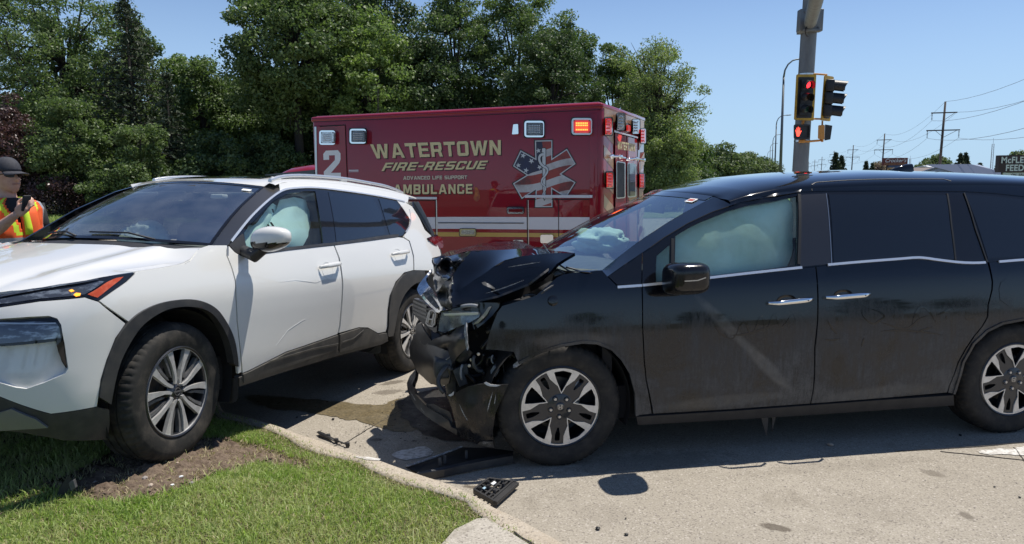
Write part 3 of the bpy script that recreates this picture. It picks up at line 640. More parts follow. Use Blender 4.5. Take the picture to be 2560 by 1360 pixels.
def power_pole(x, y, H, label, s=1.):
    root = thing("power_pole", (x, y, 0), label, "utility pole", "wooden power poles receding along the road")
    mb = MB(); mb.tube([(x-.25*s, y, 0), (x+.1, y, H)], [.24, .15], 10); mb.obj("pole", m_wood, root, True)
    at = []
    for z, a, b in ((H-1.75, -2.1, 1.9), (H-4.5, -2.7, 2.5)):
        c = MB(); c.box((x+(a+b)/2, y-.22, z), ((b-a)/2, -.12, .03), (0, .06, 0), (0, 0, .09)); c.obj("crossarm", m_wood, root)
        br = MB(); br.tube([(x, y-.2, z-1.1), (x+b*.8, y-.25, z-.08)], .035, 5)
        if a < -2.5: br.tube([(x, y-.2, z-1.1), (x+a*.5, y-.25, z-.08)], .035, 5)
        br.obj("brace", m_wood, root)
        for e in ((a,) if a > -2.5 else (a, b)):
            i = MB(); prof = [(.02, 0)]
            for k in range(5): prof += [(.02, -.1-.22*k), (.11, -.14-.22*k), (.11, -.19-.22*k), (.02, -.22-.22*k)]
            i.lathe(prof, (x+e*.97, y-.25, z-.05), (0, 0, 1), 8); i.obj("insulator", m_wood, root, True); at.append(V3(x+e*.97, y-.25, z-1.25))
    ppos.append([V3(x+.1, y, H)]+[at[0], at[1], at[2]]+[V3(x+1.9, y-.25, H-1.7)])
PL = ["nearest power pole offscreen to the right", "tall nearest power pole rising right of the signals", "second power pole, standing at the left end of the brown sign", "third power pole, left of the brown sign", "fourth power pole, beside the spruce pair", "fifth power pole, left of the spruce pair", "sixth power pole, just right of the signal mast", "farthest and tiniest power pole in the row"]
power_pole(71.6-36.5, 119-90, 14.2, PL[0]); bpy.data.objects.remove  # the next pole towards the camera carries the wires out of the frame
for i, (px, tp, dp) in enumerate(((2362, 254, 119), (2211, 334, 209), (2133, 363, 284), (2085, 377, 364), (2055, 392, 450), (2037, 399, 560), (2022, 404, 700))):
    q = on_y(px, tp, dp); power_pole(q[0], dp, q[2], PL[i+1])
for k in range(5):
    mb = MB(); nm = ("top", "upper left", "lower left", "lower right", "upper right")[k]
    for a, b in zip(ppos[:-1], ppos[1:]):
        p, q = a[k], b[k]; pts = [p+(q-p)*t+V3(0, 0, -4*(.022*np.linalg.norm(q-p))*t*(1-t)) for t in np.linspace(0, 1, 13)]; mb.tube(pts, .022, 4, False)
    tag(mb.obj("power_line", mat("wire", (.12, .12, .13), .6)), f"thin {nm} wire sagging between the power poles", "wire", "wires of the power line")
m_brown = mat("sign_brown", (.16, .035, .028), .6); m_navy = mat("sign_blue", (.06, .09, .16), .6); m_white = mat("sign_white", (.75, .76, .74), .6); m_dkb = mat("sign_dark", (.045, .018, .02), .5); m_blk = mat("plain_black", (.012, .012, .013), .6)
def text_mesh(s, size, m, parent, P, X, Y, bold=.0, name="lettering", sx=1., shear=0., align='CENTER', th=.01, space=1.):
    cu = bpy.data.curves.new("t", 'FONT'); cu.body = s; cu.size = 1; cu.offset = bold; cu.align_x = align; cu.shear = shear; cu.space_character = space; o = bpy.data.objects.new("t", cu); COL.objects.link(o)
    dg = bpy.context.evaluated_depsgraph_get(); me = bpy.data.meshes.new_from_object(o.evaluated_get(dg)); bpy.data.objects.remove(o); bpy.data.curves.remove(cu)
    X, Y = unit(X), unit(Y); Z = np.cross(X, Y); P = np.asarray(P, float)
    V = [P+X*v.co.x*size*sx+Y*v.co.y*size+Z*th for v in me.vertices]; F = [tuple(p.vertices) for p in me.polygons]; bpy.data.meshes.remove(me)
    return tag(link_mesh(name, V, F, m, parent), kind="stuff")
def post_sign(name, label, x0, y0, x1, y1, depth, m, posts):
    a = on_y(x0, y0, depth); b = on_y(x1, y1, depth); root = thing(name, (a[0], depth, 0), label, "sign"); c = (a+b)/2
    MB().box((c[0], depth, c[2]), ((b[0]-a[0])/2, 0, 0), (0, .2, 0), (0, 0, abs(a[2]-b[2])/2)).obj("panel", m, root)
    for p in posts: MB().tube([(a[0]+(b[0]-a[0])*p, depth+.1, 0), (a[0]+(b[0]-a[0])*p, depth+.1, min(a[2], b[2]))], .12, 8).obj("post", m_blk, root)
    return root, a, b, c
root, a, b, c = post_sign("shop_sign", "brown roadside sign with white script lettering beside the second power pole", 2206, 395, 2267.5, 413, 150, m_brown, (.2, .7)); S_ = 150/FPX
text_mesh("Crocker's", 12.5*S_, m_white, root, (c[0], 149.78, c[2]-1.5*S_), (1, 0, 0), (0, 0, 1), .012, shear=.35, sx=1.05)
text_mesh("COLLISION CENTER", 5.2*S_, mat("sign_gold", (.5, .28, .12), .6), root, (c[0], 149.78, c[2]-7.6*S_), (1, 0, 0), (0, 0, 1), .01, sx=1.15)
p0 = on_y(2219.5, 413.5, 150); p1 = on_y(2250, 418.5, 150); MB().box(((p0[0]+p1[0])/2, 150, (p0[2]+p1[2])/2), ((p1[0]-p0[0])/2, 0, 0), (0, .15, 0), (0, 0, (p0[2]-p1[2])/2)).obj("lower_panel", m_navy, root)
root, a, b, c = post_sign("feed_store_sign", "dark brown feed store sign with white slab lettering at the right edge of the photo", 2494, 388.5, 2606, 430, 55, m_dkb, (.16, .8)); S_ = 55/FPX
for s_, pxx, pyy, sz in (("McFLEEG'S", 2502, 407.5, 21), ("FEED", 2513, 427, 21)):
    q = on_y(pxx, pyy, 54.78); text_mesh(s_[:6] if s_[0] == 'M' else s_, sz*S_, m_white, root, q, (1, 0, 0), (0, 0, 1), .03, align='LEFT', space=1.06, sx=.95)
a2 = on_y(2509, 432, 54.9); b2 = on_y(2606, 452, 54.9); MB().box(((a2[0]+b2[0])/2, 55, (a2[2]+b2[2])/2), ((b2[0]-a2[0])/2, 0, 0), (0, .1, 0), (0, 0, (a2[2]-b2[2])/2)).obj("letter_board", m_white, root)
q = on_y(2528, 439.5, 54.85); text_mesh("ON  SALE", 7.5*S_, m_blk, root, q, (1, 0, 0), (0, 0, 1), .012, align='LEFT', space=1.15)
q = on_y(2534, 447.5, 54.85); text_mesh("HOARD", 7.5*S_, m_blk, root, q, (1, 0, 0), (0, 0, 1), .012, align='LEFT', space=1.15)
# buildings
m_bluer = mat("metal_roof", (.30, .34, .42), .4, .2); m_tanr = mat("shingle_roof", (.16, .13, .12), .8); m_wall = mat("pale_wall", (.45, .45, .44), .8); m_wroof = mat("white_roof", (.7, .72, .74), .6); m_tan = mat("tan_wall", (.34, .30, .26), .8)
def shed(name, label, x0, x1, ridge, eave, depth, span, mr, mw, ribs=0, skew=0.):
    a = on_y(x0, eave, depth); b = on_y(x1, eave, depth); zr = on_y(x0, ridge, depth+span/2)[2]; ze = a[2]; root = thing(name, ((a[0]+b[0])/2, depth, 0), label, "building")
    y0, y1, y2 = depth, depth+span/2, depth+span
    MB().add([(a[0], y0, 0), (b[0], y0, 0), (b[0], y2, 0), (a[0], y2, 0), (a[0], y0, ze), (b[0], y0, ze), (b[0], y2, ze), (a[0], y2, ze), (a[0]+skew, y1, zr-.05), (b[0], y1, zr-.05)], [(0, 1, 5, 4), (1, 2, 6, 9, 5), (2, 3, 7, 6), (3, 0, 4, 8, 7)]).obj("wall", mw, root)
    r = MB(); n_ = (b[0]-a[0])
    r.loft([[V3(a[0]-.3, y0-.4, ze-.1), V3(a[0]-.3+skew, y1, zr), V3(a[0]-.3, y2+.4, ze-.1), V3(a[0]-.3, y2+.4, ze-.25), V3(a[0]-.3+skew, y1, zr-.15), V3(a[0]-.3, y0-.4, ze-.25)], [V3(b[0]+.3, y0-.4, ze-.1), V3(b[0]+.3, y1, zr), V3(b[0]+.3, y2+.4, ze-.1), V3(b[0]+.3, y2+.4, ze-.25), V3(b[0]+.3, y1, zr-.15), V3(b[0]+.3, y0-.4, ze-.25)]]).obj("roof", mr, root)
    if ribs:
        k = MB()
        for i in range(ribs):
            t = (i+.5)/ribs; xx = a[0]+n_*t; k.tube([(xx+skew*.6, y0-.4, ze-.02), (xx-skew*.5, y1, zr+.06)], .05, 4)
        tag(k.obj("roof_rib", mat("rib", (.14, .17, .24), .5), root), kind="stuff")
shed("blue_roof_building", "building with a ribbed blue-grey metal roof left of the feed store sign", 2413, 2535, 412, 445, 85, 14, m_bluer, m_wall, 26, 1.5)
shed("brown_roof_building", "low building with a brown-grey shingle roof in front of the nearest power pole", 2306, 2412, 419, 440, 100, 12, m_tanr, m_tan, 0, 1.)
shed("white_roof_building", "white flat-roofed building behind the brown-roofed one", 2355, 2414, 413.5, 421, 115, 10, m_wroof, m_wall)
shed("distant_white_building", "long low white building right of the brown sign", 2262, 2302, 427, 434, 170, 12, m_wroof, m_wall)
for x, d, hw, tp, bt, lb in ((2089, 110, 17, 385, 440, "left and nearer spruce of the pair beside the power poles"), (2103, 116, 15, 392, 440, "right spruce of the pair beside the power poles"), (2165, 150, 9, 405, 440, "small dark spruce left of the brown sign"), (2180, 155, 8, 410, 440, "smaller dark spruce touching the brownish trees"), (2252, 140, 9, 417, 440, "small dark spruce under the right end of the brown sign"), (2400, 120, 15, 387, 436, "left spruce behind the blue-roofed building"), (2413, 122, 18, 385, 436, "tall spruce behind the blue-roofed building"), (2450, 130, 12, 410, 436, "little rounded evergreen over the blue roof"), (2497, 125, 10, 405, 436, "evergreen half hidden by the feed store sign")):
    conifer("spruce_tree", lb, "tree", "small evergreens on the skyline", x, d, hw, tp, bt, layers=12, per=26, leaf=.5, ragged=.3)
for x, d, hw, tp, bt, kd, lb in ((2338, 130, 30, 390, 440, 'far', "rounded green tree behind the nearest power pole"), (2312, 128, 18, 412, 440, 'far', "low green tree left of the nearest power pole"), (2196, 160, 10, 409, 440, 'bare', "brownish thin tree at the left of the brown sign"), (2232, 165, 14, 414, 440, 'bare', "brownish tree under the brown sign"), (2545, 90, 14, 381, 440, 'far', "green tree top peeking over the feed store sign")):
    tree("skyline_tree", lb, "tree", "small round trees on the skyline", x, d, hw, tp, bt, kd, nclump=40, nleaf=60, leaf=.45, clump=1.1, limbs=8, trunk=.15)
m_mast = mat("mast_grey", (.3, .3, .32), .5)
for x, tp, d, lb in ((2484, 345, 300, "tall thin lattice radio mast over the blue roof"), (2276, 389, 400, "faint thin radio mast right of the brown sign")):
    q = on_y(x, tp, d); root = thing("radio_mast", (q[0], d, 0), lb, "mast"); H = q[2]; mb = MB(); w = .55
    for e in ((-w, 0), (w, 0), (0, w)): mb.tube([(q[0]+e[0], d+e[1], 0), (q[0]+e[0]*.7, d+e[1], H*.86)], .1, 4)
    for k in range(22): mb.tube([(q[0]-w, d, H*.86*k/22), (q[0]+w, d, H*.86*(k+1)/22)], .06, 4)
    mb.obj("lattice", m_mast, root); MB().tube([(q[0], d, H*.86), (q[0], d, H)], .06, 4).obj("antenna", m_mast, root)

# ================================================================ LETTERS (wide squared signwriter's alphabet)
_h = [(.25, .2), (.65, .2), (.65, .8), (.25, .8)]
GL = {
 'A': (1.04, [([(0, 0), (.36, 1), (.68, 1), (1.04, 0), (.79, 0), (.72, .2), (.32, .2), (.25, 0)], [[(.39, .38), (.65, .38), (.52, .78)]])]),
 'T': (.9, [([(0, 1), (.9, 1), (.9, .78), (.57, .78), (.57, 0), (.33, 0), (.33, .78), (0, .78)], [])]),
 'E': (.84, [([(0, 0), (0, 1), (.82, 1), (.82, .8), (.25, .8), (.25, .6), (.78, .6), (.78, .41), (.25, .41), (.25, .2), (.84, .2), (.84, 0)], [])]),
 'F': (.82, [([(0, 0), (0, 1), (.82, 1), (.82, .8), (.25, .8), (.25, .58), (.78, .58), (.78, .38), (.25, .38), (.25, 0)], [])]),
 'R': (.92, [([(0, 0), (0, 1), (.76, 1), (.88, .9), (.88, .5), (.8, .37), (.92, 0), (.66, 0), (.56, .33), (.25, .33), (.25, 0)], [[(.25, .53), (.25, .8), (.63, .8), (.63, .53)]])]),
 'O': (.92, [([(.12, 0), (.8, 0), (.92, .12), (.92, .88), (.8, 1), (.12, 1), (0, .88), (0, .12)], [_h])]),
 'N': (.92, [([(0, 0), (0, 1), (.25, 1), (.68, .4), (.68, 1), (.92, 1), (.92, 0), (.68, 0), (.25, .6), (.25, 0)], [])]),
 'I': (.25, [([(0, 0), (0, 1), (.25, 1), (.25, 0)], [])]),
 'S': (.9, [([(0, 0), (.78, 0), (.9, .1), (.9, .5), (.8, .6), (.25, .6), (.25, .8), (.86, .8), (.86, 1), (.12, 1), (0, .9), (0, .5), (.1, .4), (.65, .4), (.65, .2), (0, .2)], [])]),
 'C': (.9, [([(.12, 0), (.8, 0), (.9, .1), (.9, .36), (.66, .36), (.66, .2), (.25, .2), (.25, .8), (.66, .8), (.66, .66), (.9, .66), (.9, .9), (.8, 1), (.12, 1), (0, .88), (0, .12)], [])]),
 'U': (.9, [([(.12, 0), (.78, 0), (.9, .12), (.9, 1), (.65, 1), (.65, .2), (.25, .2), (.25, 1), (0, 1), (0, .12)], [])]),
 'D': (.9, [([(0, 0), (.75, 0), (.9, .15), (.9, .85), (.75, 1), (0, 1)], [_h])]),
 'V': (1., [([(0, 1), (.26, 1), (.5, .3), (.74, 1), (1, 1), (.63, 0), (.37, 0)], [])]),
 'L': (.8, [([(0, 0), (.8, 0), (.8, .2), (.25, .2), (.25, 1), (0, 1)], [])]),
 'P': (.9, [([(0, 0), (.25, 0), (.25, .33), (.78, .33), (.9, .43), (.9, .9), (.78, 1), (0, 1)], [[(.25, .53), (.65, .53), (.65, .8), (.25, .8)]])]),
 'M': (1.1, [([(0, 0), (0, 1), (.33, 1), (.55, .45), (.77, 1), (1.1, 1), (1.1, 0), (.86, 0), (.86, .62), (.65, .1), (.45, .1), (.24, .62), (.24, 0)], [])]),
 'B': (.9, [([(0, 0), (.8, 0), (.9, .1), (.9, .42), (.82, .5), (.9, .58), (.9, .9), (.8, 1), (0, 1)], [[(.25, .2), (.64, .2), (.64, .4), (.25, .4)], [(.25, .6), (.64, .6), (.64, .8), (.25, .8)]])]),
 'W': (1.4, [([(0, 1), (.26, 1), (.4, .34), (.56, 1), (.84, 1), (1., .34), (1.14, 1), (1.4, 1), (1.13, 0), (.87, 0), (.7, .68), (.53, 0), (.27, 0)], [])]),
 '-': (.5, [([(0, .38), (0, .58), (.5, .58), (.5, .38)], [])]),
 '2': (1., [([(0, 0), (1, 0), (1, .17), (.42, .17), (.92, .52), (1, .66), (1, .88), (.85, 1), (.15, 1), (0, .88), (0, .66), (.33, .66), (.33, .82), (.67, .82), (.67, .64), (0, .22)], [])]),
 ' ': (.45, [])}
def letters(s, quad, onto, m, parent, off, shear=0., shadow=None, gap=.16, name="lettering", push=(0, 0), kind='stuff'):
    """quad: picture corners (bottom-left, bottom-right, top-right, top-left) of the line; onto(px,py,off) -> point on the side"""
    W = sum(GL[c][0]+gap for c in s)-gap; x = 0; V = []; F = []; q = np.array(quad, float)
    def tp(p):
        u = (p[0]+shear*p[1])/W; v = p[1]; u -= shear/2/W
        return q[0]*(1-u)*(1-v)+q[1]*u*(1-v)+q[2]*u*v+q[3]*(1-u)*v
    for c in s:
        w, polys = GL[c]
        for o, hs in polys:
            v, f = cdt([np.array(a)+(x, 0) for a in o], [[np.array(a)+(x, 0) for a in h] for h in hs], res=0)
            k = len(V); V += [onto(*(tp(p)+push), off) for p in v]; F += [tuple(t+k) for t in f]
        x += w+gap
    o = link_mesh(name, V, F, m, parent); tag(o, kind=kind); return o
def offset_poly(P, d):
    P = np.array(P, float); n = len(P); ar = sum(P[i][0]*P[(i+1) % n][1]-P[(i+1) % n][0]*P[i][1] for i in range(n)); s = 1 if ar > 0 else -1; out = []
    for i in range(n):
        a = unit(P[i]-P[i-1]); b = unit(P[(i+1) % n]-P[i]); na = np.array([a[1], -a[0]])*s; nb = np.array([b[1], -b[0]])*s; m_ = unit(na+nb); out.append(P[i]+m_*d/max(.35, m_@na))
    return out
def plate(name, px, onto, m, parent, o0, o1, rnd=0, holes=()):
    """solid plate between two offsets from the face"""
    P = [np.array(p, float) for p in px]
    if rnd: P = round_poly(P, rnd)
    v, f = cdt(P, holes, res=0); n = len(v); V = [onto(*p, o1) for p in v]+[onto(*p, o0) for p in v]
    c = np.cross(np.array(V[f[0][1]])-V[f[0][0]], np.array(V[f[0][2]])-V[f[0][0]]); 
    if c@(np.array(V[0])-V[n]) < 0: f = f[:, ::-1]
    F = [tuple(t) for t in f]+[tuple(t[::-1]+n) for t in f]+[(b, a, a+n, b+n) for a, b in edge_loops(f)]
    return link_mesh(name, V, F, m, parent)
def round_poly(P, r, k=4):
    P = [np.array(p, float) for p in P]; out = []; n = len(P)
    for i in range(n):
        a = P[i-1]-P[i]; b = P[(i+1) % n]-P[i]; la, lb = np.linalg.norm(a), np.linalg.norm(b); rr = min(r, la*.48, lb*.48); p, q = P[i]+a/la*rr, P[i]+b/lb*rr
        for t in np.linspace(0, 1, k+1): out.append(p*(1-t)**2+P[i]*2*t*(1-t)+q*t*t)
    return out

# ================================================================ AMBULANCE
m_red = mat("ambulance_red", (.26, .010, .022), .35, coat=1., crough=.015, var=(.6, (.25, .009, .020), .4, .6))
m_redtop = m_red
m_chrome = mat("chrome", (.82, .83, .84), .07, 1.); m_alu = mat("brushed_alu", (.62, .63, .64), .28, 1.); m_gold = mat("gold_leaf", (.74, .64, .36), .45, .05, var=(160, (.56, .47, .22), .45, .6))
m_goldp = mat("gold_stripe", (.52, .33, .07), .35, coat=.6); m_wstr = mat("white_stripe", (.62, .63, .66), .3, coat=.6); m_rub = mat("black_rubber", (.015, .015, .016), .6); m_silver = mat("silver_vinyl", (.52, .54, .55), .35, .2)
m_lens = mat("clear_lens", (.30, .32, .34), .12, .6, coat=1., var=(55, (.75, .77, .8), .45, .6), vscale=(1, 1, 3)); m_dlens = mat("smoked_lens", (.06, .065, .075), .15, .2, coat=1., var=(60, (.25, .27, .3), .5, .62), vscale=(1, 1, 2.5))
m_rlens = mat("red_lens", (.35, .02, .02), .15, coat=1., emit=((1, .05, .04), .35)); m_rlit = mat("lit_red_led", (.6, .03, .01), .4, emit=((1, .05, .02), 1.9)); m_olit = mat("lit_orange_led", (.7, .2, .02), .4, emit=((1, .28, .05), 2.6)); m_drk = mat("dark_gap", (.02, .004, .006), .7)
m_rlens2 = mat("dull_red_lens", (.16, .01, .012), .15, coat=1.); m_wing = mat("window_dark", (.02, .025, .03), .08, coat=1.)
AA = V3(cos(2.7499), sin(2.7499), 0); AB = V3(-AA[1]*-1, AA[0]*-1, 0); AB = V3(AA[1], -AA[0], 0)
if AB[1] < 0: AB = -AB
A0 = V3(1.1328, 9.1768, 0); ATOP = 2.62; AZ = V3(0, 0, 1)
amb = thing("ambulance", tuple(A0+AA*2.2+AB*1.22), "dark red ambulance with gold lettering and flashing red light behind the crashed cars", "ambulance")
def aside(px, py, off=0.): return on_plane(px, py, A0-AB*off, AB)
def arear(px, py, off=0.): return on_plane(px, py, A0-AA*off, AA)
MB().box(A0+AA*2.185+AB*1.22+AZ*((ATOP+.36)/2), AA*2.185, AB*1.22, AZ*((ATOP-.36)/2), .075).obj("box_body", m_red, amb, True, 40)
# proud roof cap and corner mouldings
MB().box(A0+AA*2.185+AB*1.22+AZ*(ATOP-.055), AA*2.19, AB*1.225, AZ*.04, .035).obj("roof_cap", m_red, amb, True, 40)
for a_, b_ in ((.11, -.004), (4.26, -.004)):
    MB().box(A0+AA*a_+AB*b_+AZ*1.55, AA*.05, AB*.006, AZ*.93, .005).obj("corner_moulding", m_red, amb, True, 40)
def gapline(onto, pts, w, m=m_drk, off=.0015, nm="panel_gap"):
    V = [onto(*p, off) for p in dense(pts, 40, False)]; n = -AB if onto is aside else -AA
    return ribbon(nm, V, np.tile(n, (len(V), 1)), w, .0012, m, amb)
plate("front_door", [(787, 315), (864, 311), (870, 470), (874, 600), (792, 604)], aside, m_drk, amb, 0, .002)
plate("front_door", [(790, 318), (862, 314), (868, 470), (872, 598), (795, 601)], aside, m_red, amb, .002, .012)
gapline(aside, [(788, 317), (794, 602)], .035, m_alu, .02, "hinge_strip")
plate("white_band", [(777, 547), (1130, 542.2), (1503, 543), (1503, 575), (1130, 572), (777, 573)], aside, m_wstr, amb, 0, .004)
plate("gold_band", [(777, 581), (1095, 580.5), (1395, 583), (1503, 584.5), (1503, 596), (1395, 593), (1095, 591), (777, 592)], aside, m_goldp, amb, 0, .004)
def beacon(onto, x0, y0, x1, y1, lens, nm="warning_light", chrome=m_chrome, lit=False, t0=.0, th=.06, skew=0.):
    q = [(x0, y0+skew), (x1, y0-skew*0), (x1, y1), (x0, y1+skew)]; w = min(x1-x0, y1-y0)
    plate_o = plate(nm+"_bezel", offset_poly(q, 2.2), onto, m_rub, amb, 0, .006, 6)
    e = part_empty(nm, amb)
    plate_o.parent = e; plate_o.name = "gasket"
    o = plate("bezel", q, onto, chrome, e, .006, th, w*.2)
    i = offset_poly(q, -w*.11); plate("lens", i, onto, lens, e, th-.005, th+.02, w*.1)
    i2 = np.array(offset_poly(q, -w*.24)); lo, hi = i2.min(0), i2.max(0)
    rows = 4 if y1-y0 > 30 else 3; cols = 7
    mm = MB(); m3 = MB()
    for r_ in range(rows):
        for c_ in range(cols):
            cx = lo[0]+(hi[0]-lo[0])*(c_+.5)/cols; cy = lo[1]+(hi[1]-lo[1])*(r_+.5)/rows; a = (hi[0]-lo[0])/cols*.36; b = (hi[1]-lo[1])/rows*.3
            P = [onto(cx+i_*a, cy+j_*b, th+.021) for i_, j_ in ((-1, -1), (1, -1), (1, 1), (-1, 1))]
            (m3 if (lit and (r_ != 2)) else mm).add(P+[onto(cx, cy, th+.028)], [(0, 4, 1), (1, 4, 2), (2, 4, 3), (3, 4, 0)])
    tag(mm.obj("led", m_rlit if lit else (m_alu if lens is not m_rlens else m_rlens2), e), kind="stuff")
    if lit: tag(m3.obj("led", m_olit, e), kind="stuff"); plate("lit_panel", i2, onto, m_rlit, e, th+.0195, th+.0205)
    sc = MB()
    for sx in (0, 1):
        for sy in (0, 1):
            p = onto(i[0][0]*(1-sx)+i[1][0]*sx+(2-4*sx), i[0][1]*(1-sy)+i[2][1]*sy+(2-4*sy), th+.02); nn = -AB if onto is aside else -AA; sc.lathe([(.0, .006), (.008, .005), (.008, 0)], p, nn, 8)
    tag(sc.obj("screw", m_rub, e), kind="stuff")
beacon(aside, 798, 326, 838, 362, m_lens, "scene_light"); beacon(aside, 874, 322, 915, 359, m_dlens); beacon(aside, 1311, 302, 1360, 343, m_dlens); beacon(aside, 1429, 295, 1480, 337, m_rlens, lit=True, chrome=m_alu)
plate("chrome_marker", [(1283, 311), (1295, 310), (1296, 335), (1280, 336)], aside, m_chrome, amb, 0, .05, 2)
for r_, l_ in (((1268, 518, 1309, 534), m_rlens2), ((1149, 572, 1189, 590), m_lens)):
    q = [(r_[0], r_[1]), (r_[2], r_[1]), (r_[2], r_[3]), (r_[0], r_[3])]; e = part_empty("marker_light", amb)
    plate("gasket", offset_poly(q, 1.5), aside, m_rub, e, 0, .006, 5); plate("bezel", q, aside, m_chrome, e, .006, .03, 4); plate("lens", offset_poly(q, -4), aside, l_, e, .029, .038, 2)
q = [(1351, 587), (1383, 587), (1383, 608), (1351, 608)]; plate("door_handle", q, aside, m_chrome, amb, 0, .04, 5)
q = [(1283, 600), (1308, 600), (1308, 612), (1283, 612)]; plate("door_latch", q, aside, m_alu, amb, 0, .03, 3)
gapline(aside, [(1312, 491), (1396, 491), (1481, 491.2)], .036, m_wstr, .03, "drip_rail"); gapline(aside, [(1010, 495), (1092, 495.5)], .032, m_wstr, .03, "drip_rail")
gapline(aside, [(1317.5, 499), (1319, 640)], .014, m_rub, .006); gapline(aside, [(1320.5, 500), (1322, 640)], .008, m_alu, .007, "edge_trim"); gapline(aside, [(1396, 499), (1397, 640)], .010, m_drk, .006); gapline(aside, [(1317, 499), (1479, 498.5)], .012, m_drk, .006); gapline(aside, [(1478.5, 499), (1480, 620)], .012, m_alu, .006, "edge_trim"); gapline(aside, [(1475.5, 499), (1477, 620)], .01, m_drk, .006)
gapline(aside, [(1091, 500), (1093, 640)], .014, m_alu, .006, "edge_trim"); gapline(aside, [(1088, 500), (1090, 640)], .009, m_drk, .006); gapline(aside, [(1010, 500.5), (1090, 501)], .012, m_drk, .006); gapline(aside, [(1095, 557), (1309, 558)], .012, m_rub, .012, "rub_rail")
gapline(aside, [(782, 305), (1130, 291), (1503, 274)], .008, m_drk, .003)
# lettering with black drop shadow
def sign(s, quad, m, shear=0, sh=(2.2, 2.0), gap=.16, o=.004):
    letters(s, quad, aside, m_rub, amb, o, shear, push=sh, gap=gap, name="lettering_shadow"); letters(s, quad, aside, m, amb, o+.003, shear, gap=gap)
sign("WATERTOWN", [(934, 396.5), (1252, 387), (1252, 350), (925, 361)], m_gold)
sign("FIRE-RESCUE", [(959, 427.5), (1216, 422.5), (1216, 401.5), (959, 407)], m_gold, .42)
sign("ADVANCED LIFE SUPPORT", [(1008, 449.5), (1168, 447.5), (1168, 438.5), (1008, 440.5)], mat("cream_vinyl", (.66, .58, .44), .5), sh=(.6, .6), gap=.14)
sign("AMBULANCE", [(984, 486), (1181, 484), (1181, 460), (984, 461.5)], m_gold, gap=.22)
letters("2", [(810, 444), (852, 443.5), (851, 375), (808, 377)], aside, mat("grey_vinyl", (.75, .78, .77), .4), amb, .0135)
for k, (x0, x1, y) in enumerate(((872, 896, 426), (872, 896, 429.5))): gapline(aside, [(x0, y), (x1, y-.4)], .014 if not k else .007, m_wstr, .004, "maker_mark")
# star of life filled with a flag
star = [(1337.5, 351.4), (1380.6, 350.5), (1380.6, 396.3), (1417.4, 372), (1439, 409.8), (1403, 435), (1439, 455.8), (1415, 493.7), (1380, 472.5), (1381, 517.5), (1338, 518), (1339.5, 473.8), (1304.5, 497.5), (1282.5, 458.8), (1316.8, 437.7), (1282.7, 415.2), (1301.5, 375.7), (1338.4, 396.3)]
plate("star_outline", offset_poly(star, 2.3), aside, m_rub, amb, 0, .0035); plate("star_border", star, aside, m_silver, amb, .0035, .006)
inn_ = offset_poly(star, -2.6)
bnd = [lambda x, o=o: o-.16*(x-1280)+5.5*sin((x-1290)/27.) for o in (386, 404, 424, 441, 463, 482, 503, 523, 545)]
segs = []; ext = []
for b_ in bnd: segs.append([(x, b_(x)) for x in range(1276, 1448, 3)])
canton = [(1276, 345), (1353, 345), (1357, 365), (1353, 380), (1358, 400), (1357, 424), (1330, 432), (1312, 440), (1276, 445)]
def clipmesh():
    pts = [np.array(p) for p in dense(inn_, 3)]; n0 = len(pts); ed = [(i, (i+1) % n0) for i in range(n0)]
    for L in segs+[dense(canton, 6)+[np.array(canton[0])]]:
        k = len(pts); pts += [np.array(p, float) for p in L]; ed += [(k+i, k+i+1) for i in range(len(L)-1)]
    v, _, f, *_r = delaunay_2d_cdt([Vector((float(p[0]), float(p[1]))) for p in pts], ed, [], 0, 1e-6); v = np.array([(a.x, a.y) for a in v]); f = np.array([t for t in f if len(t) == 3]); c = v[f].mean(1); k = inside(inn_, c); f = f[k]; c = c[k]
    can = inside(canton, c); idx = []
    for q, cc in zip(c, can):
        if cc: idx.append(0); continue
        j = sum(q[1] > b_(q[0]) for b_ in bnd); idx.append(1 if j % 2 == 0 else 2)
    return v, f[:, ::-1], idx
v, f, idx = clipmesh()
m_fb = mat("flag_blue", (.018, .025, .07), .4, var=(4, (.03, .03, .05), .4, .6)); m_fr = mat("flag_red", (.30, .045, .035), .4, var=(3.2, (.10, .03, .03), .45, .65)); m_fw = mat("flag_white", (.5, .5, .5), .4, var=(3.2, (.26, .22, .21), .45, .66))
fl = link_mesh("star_flag", [aside(*p, .0075) for p in v], [tuple(t) for t in f], [m_fb, m_fr, m_fw], amb)
N0 = fl.data.polygons[0].normal; fl.data.polygons.foreach_set("material_index", np.array(idx, np.int32)); fl["kind"] = "stuff"
def star5(cx, cy, r, rot):
    return [(cx+(r if k % 2 == 0 else r*.4)*sin(rot+k*pi/5), cy-(r if k % 2 == 0 else r*.4)*cos(rot+k*pi/5)) for k in range(10)]
for k, (cx, cy, r_) in enumerate(((1308, 389, 7.6), (1328.5, 402.6, 7.6), (1296, 413.4, 7), (1315, 426, 7.4), (1349, 418, 7), (1346, 376.6, 7))): plate("flag_star", star5(cx, cy, r_, .3+k*.4), aside, m_silver, amb, .0075, .009)
plate("staff_outline", [(1353.5, 369), (1365.5, 369), (1365, 495), (1361, 503), (1357, 495)], aside, m_rub, amb, .0085, .0095, 3); plate("staff", [(1355, 370.5), (1364, 370.5), (1363.4, 494), (1361, 500), (1358.5, 494)], aside, m_silver, amb, .0095, .011, 3)
sn = [(1363, 386), (1352, 386), (1347, 395), (1350, 407), (1358, 416), (1368, 420), (1369, 430), (1362, 440), (1354, 449), (1354, 460), (1362, 465), (1365, 472), (1359, 481), (1356, 488), (1362, 494), (1364, 500)]
